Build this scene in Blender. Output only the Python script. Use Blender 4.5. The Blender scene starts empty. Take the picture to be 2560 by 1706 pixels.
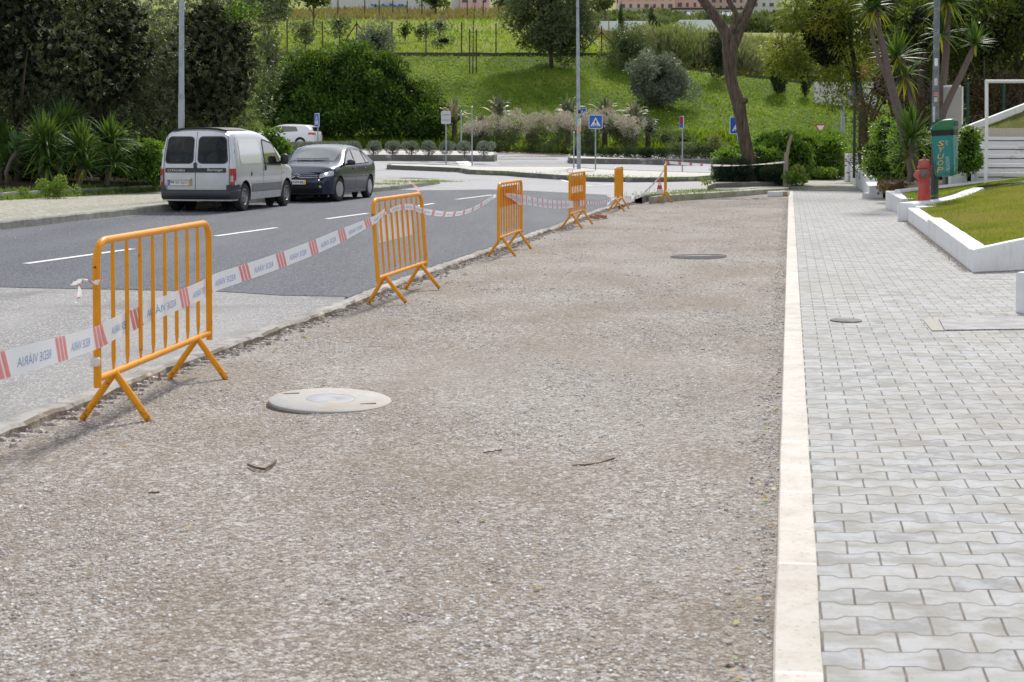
import bpy, bmesh, math, random
import numpy as np
from mathutils import Vector, Matrix, noise as mnoise
random.seed(7)
RNG = np.random.default_rng(11)
R = math.radians
SC = bpy.context.scene
COL = SC.collection

# ------------------------------------------------------------------ camera
F = 3556.0; HC = 1.394; PITCH = R(2.0)
cd = bpy.data.cameras.new('camera'); cam = bpy.data.objects.new('camera', cd); COL.objects.link(cam)
cam.location = (0, 0, HC); cam.rotation_euler = (R(90) - PITCH, 0, 0)
cd.sensor_width = 36; cd.lens = 36 * F / 2560
cd.shift_y = -364.3 / 2560
cd.clip_start = .1; cd.clip_end = 3000
cd.dof.use_dof = True; cd.dof.focus_distance = 13.5; cd.dof.aperture_fstop = 8.0
SC.camera = cam

# ------------------------------------------------------------------ sky, sun, exposure
SUN_EL, SUN_AZ = R(46), R(14)        # azimuth from +Y towards +X: the sun stands ahead, a little right
w = bpy.data.worlds.new('World'); SC.world = w; w.use_nodes = True
nt = w.node_tree; nt.nodes.clear()
wo = nt.nodes.new('ShaderNodeOutputWorld'); bg = nt.nodes.new('ShaderNodeBackground')
sk = nt.nodes.new('ShaderNodeTexSky'); sk.sky_type = 'NISHITA'; sk.sun_disc = False
sk.sun_elevation = SUN_EL; sk.sun_rotation = SUN_AZ; sk.air_density = 1.0; sk.dust_density = 1.5
tcw = nt.nodes.new('ShaderNodeTexCoord'); nzw = nt.nodes.new('ShaderNodeTexNoise')
nzw.inputs['Scale'].default_value = 2.6; nzw.inputs['Detail'].default_value = 7; nzw.inputs['Roughness'].default_value = .55
rpw = nt.nodes.new('ShaderNodeValToRGB'); rpw.color_ramp.elements[0].position = .42; rpw.color_ramp.elements[1].position = .6
mxw = nt.nodes.new('ShaderNodeMixRGB'); mxw.inputs[2].default_value = (9.6, 9.7, 10.0, 1)
nt.links.new(tcw.outputs['Generated'], nzw.inputs['Vector']); nt.links.new(nzw.outputs['Fac'], rpw.inputs[0])
nt.links.new(rpw.outputs[0], mxw.inputs[0]); nt.links.new(sk.outputs[0], mxw.inputs[1])
nt.links.new(mxw.outputs[0], bg.inputs[0]); bg.inputs[1].default_value = .10
nt.links.new(bg.outputs[0], wo.inputs[0])
sl = bpy.data.lights.new('sun', 'SUN'); sl.energy = 3.6; sl.angle = R(9.0); sl.color = (1.0, .955, .88)
so = bpy.data.objects.new('sun', sl); COL.objects.link(so)
sd = Vector((math.sin(SUN_AZ) * math.cos(SUN_EL), math.cos(SUN_AZ) * math.cos(SUN_EL), math.sin(SUN_EL)))
so.rotation_euler = sd.to_track_quat('Z', 'Y').to_euler(); so.location = (0, 0, 30)
SC.view_settings.view_transform = 'Standard'; SC.view_settings.look = 'None'
SC.view_settings.exposure = 0.27; SC.view_settings.gamma = 1
SC.render.engine = 'CYCLES'; SC.cycles.max_bounces = 7; SC.cycles.transparent_max_bounces = 16
SC.cycles.use_denoising = True

# ------------------------------------------------------------------ measuring helpers
_cp, _sp = math.cos(PITCH), math.sin(PITCH)
CYP = 364.5 + F * math.tan(PITCH)
def ray(px, py):
    xs = (px - 1280) / F; ys = (CYP - py) / F
    return Vector((xs, _cp + ys * _sp, -_sp + ys * _cp))
CAM = Vector((0, 0, HC))
def at(px, py, Y):
    d = ray(px, py); return CAM + d * (Y / d.y)
def G(px, py, z=0.0):
    d = ray(px, py); return CAM + d * ((z - HC) / d.z)
def clamp(x, a, b): return max(a, min(b, x))
def sstep(x, a, b):
    t = clamp((x - a) / (b - a), 0, 1); return t * t * (3 - 2 * t)
def lerp(a, b, t): return a + (b - a) * t
WALLZ = [(-60, 8.6), (7, 8.45), (15, 7.2), (26.5, 5.9), (60, 4.0)]
def interp(tab, x):
    if x <= tab[0][0]: return tab[0][1]
    for (a, b), (c, d) in zip(tab, tab[1:]):
        if x <= c: return b + (d - b) * (x - a) / (c - a)
    return tab[-1][1]
YW = 112.0
def T(x, y):
    y2 = min(y, 90)
    q_ = 12 * sstep(x, 4, 9); z = sstep(y2, 48 + q_, 60 + q_) * (.03 * (y2 - 57) + .04 * clamp(2 - x, -7, 8))
    if y > 90:
        zw = interp(WALLZ, x)
        if y < YW:
            t = (y - 90) / (YW - 90); z = lerp(z, zw, t ** .85)
            z += .35 * mnoise.noise(Vector((x * .12, y * .15, 0))) * math.sin(t * math.pi)
        else:
            z = zw
            z = interp([(YW, zw), (200, 20.3 - 4.0 * sstep(x / y, .02, .07)), (330, 30), (450, 41), (760, 84), (900, 96)], y)
            z += .8 * mnoise.noise(Vector((x * .04, y * .04, 3))) * sstep(y, 115, 150)
    return z
def TG(px, py):
    """the point of the terrain seen at a pixel of the photograph"""
    d = ray(px, py); y = 4.0; last = y
    while y < 900:
        p = CAM + d * (y / d.y)
        if p.z < T(p.x, p.y): break
        last = y; y *= 1.02
    a, b = last, y
    for _ in range(30):
        m = (a + b) / 2; p = CAM + d * (m / d.y)
        if p.z < T(p.x, p.y): b = m
        else: a = m
    return CAM + d * (b / d.y)
TH = math.atan(.1954)
U = Vector((math.sin(TH), math.cos(TH), 0)); NL = Vector((-math.cos(TH), math.sin(TH), 0))
K0 = Vector((.689, 3.71, 0))
def ST(s, t, z=0.0):
    """street coordinates: s along the street, t metres to the left of the right kerb"""
    p = K0 + U * s + NL * t; p.z = z; return p
def toST(p):
    d = Vector((p[0] - K0.x, p[1] - K0.y, 0)); return d.dot(U), d.dot(NL)

# ------------------------------------------------------------------ naming helpers
def tag(o, label=None, cat=None, group=None, kind=None):
    if label: o['label'] = label
    if cat: o['category'] = cat
    if group: o['group'] = group
    if kind: o['kind'] = kind
    return o
def thing(name, label, cat, loc=(0, 0, 0), rz=0.0, group=None):
    o = bpy.data.objects.new(name, None); COL.objects.link(o)
    o.empty_display_size = .2
    o.location = loc; o.rotation_euler = (0, 0, rz)
    return tag(o, label, cat, group)
def wloc(o):
    v = Vector((0, 0, 0))
    while o is not None: v += o.location; o = o.parent
    return v
def copy_tree(o, parent=None):
    c = o.copy(); COL.objects.link(c); c.parent = parent
    for ch in list(o.children): copy_tree(ch, c)
    return c

class MB:
    def __init__(s): s.v = []; s.f = []; s.m = []; s.cur = 0
    def add(s, vs, fs):
        b = len(s.v); s.v.extend([tuple(p) for p in vs]); s.f.extend([tuple(b + i for i in f) for f in fs]); s.m.extend([s.cur] * len(fs)); return s
    def box(s, c, size, rz=0.0, M=None):
        hx, hy, hz = size[0] / 2, size[1] / 2, size[2] / 2
        vs = [Vector((x * hx, y * hy, z * hz)) for z in (-1, 1) for x, y in ((-1, -1), (1, -1), (1, 1), (-1, 1))]
        rot = Matrix.Rotation(rz, 3, 'Z') if M is None else M
        c = Vector(c); vs = [rot @ p + c for p in vs]
        return s.add(vs, [(3, 2, 1, 0), (4, 5, 6, 7), (0, 1, 5, 4), (1, 2, 6, 5), (2, 3, 7, 6), (3, 0, 4, 7)])
    def prism(s, poly, z0, z1):
        """poly: list of (x,y) or points; z0/z1 numbers or per-vertex lists"""
        n = len(poly)
        a = [z0] * n if not hasattr(z0, '__len__') else z0
        b = [z1] * n if not hasattr(z1, '__len__') else z1
        area = sum(poly[i][0] * poly[(i + 1) % n][1] - poly[(i + 1) % n][0] * poly[i][1] for i in range(n))
        if area < 0: poly = list(poly)[::-1]; a = list(a)[::-1]; b = list(b)[::-1]
        vs = [(p[0], p[1], a[i]) for i, p in enumerate(poly)] + [(p[0], p[1], b[i]) for i, p in enumerate(poly)]
        fs = [tuple(range(n))[::-1], tuple(range(n, 2 * n))] + [(i, (i + 1) % n, n + (i + 1) % n, n + i) for i in range(n)]
        return s.add(vs, fs)
    def tube(s, pts, rad, n=10, cap=True, squash=None):
        pts = [Vector(p) for p in pts]
        if not hasattr(rad, '__len__'): rad = [rad] * len(pts)
        vs = []; fs = []; ref = None
        for i, p in enumerate(pts):
            t = (pts[min(i + 1, len(pts) - 1)] - pts[max(i - 1, 0)])
            t = t.normalized() if t.length > 1e-9 else Vector((0, 0, 1))
            if ref is None:
                ref = Vector((1, 0, 0)) if abs(t.x) < .8 else Vector((0, 1, 0))
            a = (ref - t * ref.dot(t)).normalized(); ref = a; b = t.cross(a)
            for k in range(n):
                an = 2 * math.pi * k / n
                vs.append(p + (a * math.cos(an) + b * math.sin(an)) * rad[i])
        for i in range(len(pts) - 1):
            for k in range(n):
                fs.append((i * n + k, i * n + (k + 1) % n, (i + 1) * n + (k + 1) % n, (i + 1) * n + k))
        if cap:
            fs.append(tuple(range(n))[::-1]); fs.append(tuple((len(pts) - 1) * n + k for k in range(n)))
        return s.add(vs, fs)
    def lathe(s, prof, c=(0, 0, 0), n=20, M=None):
        """prof: list of (r,z) around local z"""
        vs = []; c = Vector(c); M = M or Matrix.Identity(3)
        for r_, z in prof:
            for k in range(n):
                an = 2 * math.pi * k / n
                vs.append(M @ Vector((r_ * math.cos(an), r_ * math.sin(an), z)) + c)
        fs = []
        for i in range(len(prof) - 1):
            for k in range(n):
                fs.append((i * n + k, i * n + (k + 1) % n, (i + 1) * n + (k + 1) % n, (i + 1) * n + k))
        if prof[0][0] > 1e-6: fs.append(tuple(range(n))[::-1])
        if prof[-1][0] > 1e-6: fs.append(tuple((len(prof) - 1) * n + k for k in range(n)))
        return s.add(vs, fs)
    def grid(s, pts):
        """pts[i][j] points"""
        r_, c_ = len(pts), len(pts[0])
        return s.add([p for row in pts for p in row], [(i * c_ + j, i * c_ + j + 1, (i + 1) * c_ + j + 1, (i + 1) * c_ + j) for i in range(r_ - 1) for j in range(c_ - 1)])
    def build(s, name, mats, parent=None, local=False, smooth=False, bevel=0, kind=None, origin=True):
        if not isinstance(mats, (list, tuple)): mats = [mats]
        me = bpy.data.meshes.new(name)
        vs = np.array(s.v, dtype=np.float64).reshape(-1, 3)
        loc = Vector((0, 0, 0))
        if parent is not None:
            if not local: vs = vs - np.array(wloc(parent))
        elif kind is None and origin and not local:
            loc = Vector(((vs[:, 0].min() + vs[:, 0].max()) / 2, (vs[:, 1].min() + vs[:, 1].max()) / 2, vs[:, 2].min()))
            vs = vs - np.array(loc)
        me.from_pydata(vs.tolist(), [], s.f)
        for m in mats: me.materials.append(m)
        if len(mats) > 1: me.polygons.foreach_set('material_index', s.m)
        if smooth: me.polygons.foreach_set('use_smooth', [True] * len(me.polygons))
        me.update()
        o = bpy.data.objects.new(name, me); COL.objects.link(o)
        if parent is not None: o.parent = parent
        else: o.location = loc
        if smooth and smooth != 'all':
            md = None
            ang = R(smooth) if isinstance(smooth, (int, float)) and smooth is not True else R(40)
            bm = bmesh.new(); bm.from_mesh(me)
            for e in bm.edges:
                if len(e.link_faces) == 2 and e.calc_face_angle(0) > ang: e.smooth = False
            bm.to_mesh(me); bm.free()
        if bevel:
            b = o.modifiers.new('bevel', 'BEVEL'); b.width = bevel; b.segments = 2; b.limit_method = 'ANGLE'; b.angle_limit = R(35)
        if kind: o['kind'] = kind
        return o

# ------------------------------------------------------------------ material helpers
def nd(nt, typ, ins=None, **props):
    n = nt.nodes.new(typ)
    for k, v in props.items(): setattr(n, k, v)
    for k, v in (ins or {}).items():
        if isinstance(v, bpy.types.NodeSocket): nt.links.new(v, n.inputs[k])
        else:
            if isinstance(v, tuple) and len(v) == 3 and n.inputs[k].type == 'RGBA': v = (*v, 1)
            n.inputs[k].default_value = v
    return n
def newmat(name):
    m = bpy.data.materials.new(name); m.use_nodes = True
    nt = m.node_tree
    return m, nt, nt.nodes['Principled BSDF']
def math_(nt, op, a, b=None, c=None):
    ins = {0: a}
    if b is not None: ins[1] = b
    if c is not None: ins[2] = c
    return nd(nt, 'ShaderNodeMath', ins, operation=op).outputs[0]
def mix(nt, fac, a, b, mode='MIX'):
    return nd(nt, 'ShaderNodeMixRGB', {0: fac, 1: a, 2: b}, blend_type=mode).outputs[0]
def ramp(nt, fac, stops):
    n = nt.nodes.new('ShaderNodeValToRGB'); nt.links.new(fac, n.inputs[0])
    els = n.color_ramp.elements
    while len(els) < len(stops): els.new(.5)
    for e, (p, c) in zip(els, stops):
        e.position = p; e.color = (c, c, c, 1) if not hasattr(c, '__len__') else (*c[:3], 1)
    return n.outputs[0]
def noise(nt, vec, scale, detail=4, rough=.55):
    return nd(nt, 'ShaderNodeTexNoise', {'Vector': vec, 'Scale': scale, 'Detail': detail, 'Roughness': rough}).outputs[0]
def wpos(nt): return nt.nodes.new('ShaderNodeNewGeometry').outputs['Position']
def opos(nt): return nt.nodes.new('ShaderNodeTexCoord').outputs['Object']
def bump(nt, h, strength, dist, normal=None):
    ins = {'Height': h, 'Strength': strength, 'Distance': dist}
    if normal is not None: ins['Normal'] = normal
    return nd(nt, 'ShaderNodeBump', ins).outputs[0]
def simple(name, col, rough=.55, metal=0.0, var=.14, scale=6.0, bs=0.0, bscale=40.0, coat=0.0, spec=.5, dirt=None, dirt_scale=2.5, dirt_amt=(.5, .7), world=False):
    m, nt, b = newmat(name)
    p = wpos(nt) if world else opos(nt)
    n = noise(nt, p, scale)
    lo = tuple(c * (1 - var) for c in col); hi = tuple(min(1, c * (1 + var)) for c in col)
    c = mix(nt, n, lo, hi)
    if dirt:
        d = ramp(nt, noise(nt, p, dirt_scale, 8, .65), [(dirt_amt[0], 0.0), (dirt_amt[1], 1.0)])
        c = mix(nt, d, c, dirt)
    nt.links.new(c, b.inputs['Base Color'])
    b.inputs['Roughness'].default_value = rough; b.inputs['Metallic'].default_value = metal
    b.inputs['Specular IOR Level'].default_value = spec
    b.inputs['Coat Weight'].default_value = coat; b.inputs['Coat Roughness'].default_value = .06
    if bs:
        nt.links.new(bump(nt, noise(nt, p, bscale, 6), bs, .01), b.inputs['Normal'])
    return m
def leafmat(name, cols, trans=.25, rough=.5, spec=.5):
    spec *= .45
    m, nt, b = newmat(name)
    a = nd(nt, 'ShaderNodeAttribute', attribute_name='tint').outputs['Fac']
    k = len(cols)
    c = ramp(nt, a, [(i / (k - 1), cc) for i, cc in enumerate(cols)])
    nt.links.new(c, b.inputs['Base Color']); b.inputs['Roughness'].default_value = rough
    b.inputs['Specular IOR Level'].default_value = spec
    tr = nd(nt, 'ShaderNodeBsdfTranslucent', {'Color': mix(nt, .45, c, (.35, .5, .02))})
    mx = nd(nt, 'ShaderNodeMixShader', {0: trans, 1: b.outputs[0], 2: tr.outputs[0]})
    nt.links.new(mx.outputs[0], nt.nodes['Material Output'].inputs[0])
    return m

# ------------------------------------------------------------------ writing, prepared once
_TX = {}
def prep_text(bodies):
    objs = []
    for b in bodies:
        cu = bpy.data.curves.new('t', 'FONT'); cu.body = b; cu.resolution_u = 2
        o = bpy.data.objects.new('t', cu); COL.objects.link(o); objs.append((b, o))
    dg = bpy.context.evaluated_depsgraph_get()
    for b, o in objs:
        me = bpy.data.meshes.new_from_object(o.evaluated_get(dg))
        vs = np.array([tuple(v.co)[:2] for v in me.vertices]).reshape(-1, 2)
        lo, hi = vs.min(0), vs.max(0)
        _TX[b] = ((vs - lo) / (hi - lo), [tuple(p.vertices) for p in me.polygons], (hi - lo)[0] / (hi - lo)[1])
        bpy.data.meshes.remove(me)
    for b, o in objs:
        cu = o.data; bpy.data.objects.remove(o); bpy.data.curves.remove(cu)
prep_text(['REDE VIÁRIA', '98·55·QO', '28·NM·86', 'CITROËN', 'Berlingo', 'S', 'Y', 'U', 'O', 'P'])
def put_text(mb, body, f, flip=False):
    """f(u,v) gives the point for u,v in 0..1"""
    vs, fs, _ = _TX[body]
    mb.add([f(1 - u if flip else u, v) for u, v in vs], [g[::-1] if flip else g for g in fs])
# ------------------------------------------------------------------ ground materials
def mat_gravel():
    m, nt, b = newmat('gravel'); p = wpos(nt)
    v1 = nd(nt, 'ShaderNodeTexVoronoi', {'Vector': p, 'Scale': 95.0})
    v2 = nd(nt, 'ShaderNodeTexVoronoi', {'Vector': p, 'Scale': 42.0})
    s1 = nd(nt, 'ShaderNodeSeparateColor', {0: v1.outputs['Color']}).outputs[0]
    s2 = nd(nt, 'ShaderNodeSeparateColor', {0: v2.outputs['Color']})
    base = ramp(nt, s1, [(0, (.10, .083, .062)), (.35, (.22, .182, .152)), (.7, (.33, .30, .262)), (.85, (.52, .505, .475)), (1, (.64, .635, .62))])
    big = ramp(nt, s2.outputs[1], [(0, (.16, .15, .145)), (.15, (.44, .41, .39)), (1, (.68, .68, .69))])
    selb = ramp(nt, s2.outputs[0], [(.84, 0.0), (.86, .8)])
    c = mix(nt, selb, base, big)
    fine = noise(nt, p, 260.0, 3, .7)
    c = mix(nt, .38, c, ramp(nt, fine, [(.3, (.145, .116, .094)), (.7, (.405, .368, .335))]))
    pm = nd(nt, 'ShaderNodeMapping', {0: p, 2: (0, 0, R(-32)), 3: (.75, .38, 1)}).outputs[0]
    brown = ramp(nt, noise(nt, pm, 1.5, 7, .62), [(.40, 0.0), (.62, 1.0)])
    c = mix(nt, math_(nt, 'MULTIPLY', brown, .7), c, mix(nt, .6, c, (.17, .13, .088)))
    pale = ramp(nt, noise(nt, nd(nt, 'ShaderNodeMapping', {0: p, 1: (9, 4, 0)}).outputs[0], .35, 4), [(.5, 0.0), (.7, 1.0)])
    c = mix(nt, math_(nt, 'MULTIPLY', pale, .3), c, (.44, .43, .41))
    dark = ramp(nt, noise(nt, p, 9.0, 5, .7), [(.66, 0.0), (.74, 1.0)])
    c = mix(nt, math_(nt, 'MULTIPLY', dark, .35), c, (.14, .13, .12))
    nt.links.new(c, b.inputs['Base Color']); b.inputs['Roughness'].default_value = .9; b.inputs['Specular IOR Level'].default_value = .25
    h = math_(nt, 'ADD', math_(nt, 'MULTIPLY', v1.outputs['Distance'], -1.0), math_(nt, 'MULTIPLY', v2.outputs['Distance'], -1.2))
    n1 = bump(nt, h, .9, .008)
    n2 = bump(nt, noise(nt, p, 5.0, 6, .7), .5, .03, n1)
    nt.links.new(n2, b.inputs['Normal']); return m
def mat_asphalt(name, c1, c2, chip, patches=None, wear=None):
    m, nt, b = newmat(name); p = wpos(nt)
    v = nd(nt, 'ShaderNodeTexVoronoi', {'Vector': p, 'Scale': 90.0})
    s = nd(nt, 'ShaderNodeSeparateColor', {0: v.outputs['Color']}).outputs[0]
    c = mix(nt, noise(nt, p, .5, 5), c1, c2)
    c = mix(nt, ramp(nt, s, [(.62, 0.0), (1, .75)]), c, chip)
    c = mix(nt, ramp(nt, s, [(0, .5), (.3, 0.0)]), c, tuple(x * .45 for x in c1))
    if patches:
        q = ramp(nt, noise(nt, p, .9, 7, .6), [(.52, 0.0), (.66, 1.0)])
        c = mix(nt, math_(nt, 'MULTIPLY', q, .7), c, patches)
    if wear:
        mp = nd(nt, 'ShaderNodeMapping', {0: p, 2: (0, 0, -TH), 3: (1.1, .12, 1)}).outputs[0]
        q = ramp(nt, noise(nt, mp, 1.0, 4), [(.45, 0.0), (.7, 1.0)])
        c = mix(nt, math_(nt, 'MULTIPLY', q, .5), c, wear)
    nt.links.new(c, b.inputs['Base Color']); b.inputs['Roughness'].default_value = .85; b.inputs['Specular IOR Level'].default_value = .3
    nt.links.new(bump(nt, v.outputs['Distance'], -.5 if False else .45, .004), b.inputs['Normal']); return m
def mat_pavers():
    m, nt, b = newmat('pavers'); p = wpos(nt)
    sp = nd(nt, 'ShaderNodeSeparateXYZ', {0: p})
    x, y = sp.outputs[0], sp.outputs[1]
    a = math_(nt, 'SUBTRACT', math_(nt, 'SUBTRACT', x, math_(nt, 'MULTIPLY', y, .1954)), -.107)
    v = math_(nt, 'ADD', math_(nt, 'DIVIDE', y, .1345), math_(nt, 'MULTIPLY', x, .10))
    cu = math_(nt, 'MULTIPLY', a, 1 / .212)
    wv = math_(nt, 'COSINE', math_(nt, 'MULTIPLY', cu, 2 * math.pi))
    wv = nd(nt, 'ShaderNodeClamp', {0: math_(nt, 'MULTIPLY', wv, 2.8), 1: -1.0, 2: 1.0}).outputs[0]
    alt = math_(nt, 'COSINE', math_(nt, 'MULTIPLY', v, math.pi))
    vv = math_(nt, 'SUBTRACT', v, math_(nt, 'MULTIPLY', math_(nt, 'MULTIPLY', wv, alt), .10))
    vec = nd(nt, 'ShaderNodeCombineXYZ', {0: math_(nt, 'MULTIPLY', cu, 1.6), 1: vv, 2: 0.0}).outputs[0]
    wob = nd(nt, 'ShaderNodeTexNoise', {'Vector': p, 'Scale': 9.0, 'Detail': 3}).outputs[1]
    vec = nd(nt, 'ShaderNodeVectorMath', {0: vec, 1: nd(nt, 'ShaderNodeVectorMath', {0: wob, 'Scale': .06}, operation='SCALE').outputs[0]}, operation='ADD').outputs[0]
    br = nd(nt, 'ShaderNodeTexBrick', {'Vector': vec, 'Color1': (0, 0, 0), 'Color2': (1, 1, 1), 'Mortar': (.5, .5, .5), 'Scale': 1.0, 'Mortar Size': .029, 'Mortar Smooth': .35, 'Bias': 0.0, 'Brick Width': 1.6, 'Row Height': 1.0}, offset=.5, offset_frequency=2, squash=1.0)
    rnd = nd(nt, 'ShaderNodeSeparateColor', {0: br.outputs['Color']}).outputs[0]
    c = ramp(nt, rnd, [(0, (.235, .24, .245)), (.3, (.31, .315, .31)), (.8, (.37, .365, .345)), (1, (.25, .25, .225))])
    st = ramp(nt, noise(nt, p, 7.0, 6, .65), [(.42, 0.0), (.60, 1.0)])
    c = mix(nt, math_(nt, 'MULTIPLY', st, .75), c, (.44, .45, .475))
    st2 = ramp(nt, noise(nt, nd(nt, 'ShaderNodeMapping', {0: p, 3: (1, 2.2, 1), 1: (3, 1, 0)}).outputs[0], 3.2, 6, .6), [(.50, 0.0), (.62, 1.0)])
    c = mix(nt, math_(nt, 'MULTIPLY', st2, .65), c, (.25, .24, .205))
    sk_ = ramp(nt, noise(nt, nd(nt, 'ShaderNodeMapping', {0: p, 1: (5, 2, 0)}).outputs[0], 34.0, 4, .75), [(.58, 0.0), (.66, 1.0)])
    c = mix(nt, math_(nt, 'MULTIPLY', sk_, .6), c, (.24, .22, .19))
    st3 = ramp(nt, noise(nt, nd(nt, 'ShaderNodeMapping', {0: p, 1: (13, 7, 0)}).outputs[0], .45, 4), [(.45, 0.0), (.75, 1.0)])
    c = mix(nt, math_(nt, 'MULTIPLY', st3, .5), c, (.30, .285, .25))
    c = mix(nt, ramp(nt, noise(nt, p, 150.0, 3, .7), [(.3, .25), (.6, 0.0)]), c, (.3, .3, .29))
    sand = mix(nt, ramp(nt, noise(nt, p, 6.0, 3), [(.4, 0.0), (.6, 1.0)]), (.20, .165, .125), (.09, .08, .07))
    c = mix(nt, math_(nt, 'MULTIPLY', br.outputs['Fac'], .95), c, sand)
    nt.links.new(c, b.inputs['Base Color']); b.inputs['Roughness'].default_value = .85; b.inputs['Specular IOR Level'].default_value = .3
    n1 = bump(nt, math_(nt, 'MULTIPLY', br.outputs['Fac'], -1.0), .8, .006)
    nt.links.new(bump(nt, noise(nt, p, 60.0, 5, .7), .25, .004, n1), b.inputs['Normal']); return m
def mat_kerbstone(name, col, joint, stain, L=1.0, off=0.0, vary=.08, grime=.5):
    """stone kerb with joints every L metres along the street"""
    m, nt, b = newmat(name); p = wpos(nt)
    dot = nd(nt, 'ShaderNodeVectorMath', {0: p, 1: tuple(U)}, operation='DOT_PRODUCT').outputs['Value']
    s = math_(nt, 'DIVIDE', math_(nt, 'ADD', dot, off), L)
    fr = math_(nt, 'PINGPONG', s, .5)
    jt = ramp(nt, fr, [(0, 1.0), (.012 / L * 1.2, 0.0)])
    cell = math_(nt, 'FLOOR', s)
    wn = nd(nt, 'ShaderNodeTexWhiteNoise', {'W': cell}, noise_dimensions='1D').outputs[0]
    c = mix(nt, wn, tuple(x * (1 - vary) for x in col), tuple(min(.9, x * (1 + vary)) for x in col))
    c = mix(nt, math_(nt, 'MULTIPLY', ramp(nt, noise(nt, p, 5.0, 8, .7), [(.43, 0.0), (.66, 1.0)]), grime), c, stain)
    c = mix(nt, ramp(nt, noise(nt, p, 55.0, 4, .8), [(.33, .7), (.41, 0.0)]), c, tuple(x * .4 for x in stain))
    c = mix(nt, jt, c, joint)
    nt.links.new(c, b.inputs['Base Color']); b.inputs['Roughness'].default_value = .8; b.inputs['Specular IOR Level'].default_value = .3
    n1 = bump(nt, jt, -.6 if False else .5, .004)
    nt.links.new(bump(nt, noise(nt, p, 30.0, 7, .7), .35, .008), b.inputs['Normal']); return m
def mat_cobble():
    m, nt, b = newmat('cobble'); p = wpos(nt)
    mp = nd(nt, 'ShaderNodeMapping', {0: p, 2: (0, 0, R(35))}).outputs[0]
    v = nd(nt, 'ShaderNodeTexVoronoi', {'Vector': mp, 'Scale': 9.0, 'Randomness': .45})
    ve = nd(nt, 'ShaderNodeTexVoronoi', {'Vector': mp, 'Scale': 9.0, 'Randomness': .45}, feature='DISTANCE_TO_EDGE')
    s = nd(nt, 'ShaderNodeSeparateColor', {0: v.outputs['Color']}).outputs[0]
    c = ramp(nt, s, [(0, (.27, .265, .23)), (1, (.46, .445, .39))])
    gap = ramp(nt, ve.outputs['Distance'], [(.03, 1.0), (.16, 0.0)])
    moss = mix(nt, noise(nt, p, 1.5, 4), (.10, .11, .05), (.22, .20, .12))
    c = mix(nt, gap, c, moss)
    nt.links.new(c, b.inputs['Base Color']); b.inputs['Roughness'].default_value = .85
    nt.links.new(bump(nt, ve.outputs['Distance'], .6, .02), b.inputs['Normal']); return m
def mat_earth(name, cols, scale=1.5, world=True):
    m, nt, b = newmat(name); p = wpos(nt)
    n = noise(nt, p, scale, 8, .65); k = len(cols)
    c = ramp(nt, n, [(.3 + .4 * i / (k - 1), cc) for i, cc in enumerate(cols)])
    c = mix(nt, ramp(nt, noise(nt, p, scale * 14, 5, .7), [(.3, .6), (.6, 0.0)]), c, tuple(x * .5 for x in cols[0]))
    nt.links.new(c, b.inputs['Base Color']); b.inputs['Roughness'].default_value = .95; b.inputs['Specular IOR Level'].default_value = .1
    nt.links.new(bump(nt, noise(nt, p, scale * 10, 7, .7), .8, .06), b.inputs['Normal']); return m

M_GRAVEL = mat_gravel()
M_DARKASPH = mat_asphalt('dark_asphalt', (.052, .060, .077), (.078, .086, .104), (.27, .28, .30), wear=(.14, .15, .165))
M_OLDASPH = mat_asphalt('old_asphalt', (.17, .17, .175), (.25, .245, .24), (.56, .55, .54), patches=(.12, .12, .12), wear=(.33, .325, .32))
M_PALEROAD = mat_asphalt('pale_road', (.30, .30, .315), (.37, .37, .38), (.50, .50, .50), wear=(.35, .35, .36))
M_PAVER = mat_pavers()
M_KERBW = mat_kerbstone('limestone_kerb', (.55, .52, .475), (.64, .63, .61), (.33, .27, .21), off=.22, vary=.07, grime=.4)
M_KERBG = mat_kerbstone('concrete_kerb', (.31, .31, .27), (.12, .12, .11), (.15, .15, .13), off=.3, vary=.12, grime=.7)
M_KERBOLD = mat_kerbstone('old_kerb', (.35, .335, .315), (.11, .10, .09), (.17, .15, .13), L=.9, vary=.18, grime=.9)
M_KERBDARK = simple('dark_kerb', (.145, .14, .125), .85, var=.25, scale=3, bs=.4, dirt=(.34, .33, .30), dirt_scale=1.6, dirt_amt=(.56, .66), world=True)
M_COBBLE = mat_cobble()
M_SOIL = mat_earth('soil', [(.05, .035, .025), (.12, .085, .06), (.20, .15, .11)], 2.2)
M_PINKPAVE = simple('pinkish_paving', (.50, .42, .39), .85, var=.12, scale=.8, bs=.2, world=True)
M_PALEPAVE = simple('pale_paving', (.46, .45, .42), .85, var=.18, scale=1.2, bs=.2, dirt=(.25, .27, .14), dirt_amt=(.58, .72), world=True)
M_WHITEPAINT = simple('white_road_paint', (.72, .72, .71), .6, var=.1, scale=9, dirt=(.38, .38, .38), dirt_scale=14, dirt_amt=(.60, .74), world=True)
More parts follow.
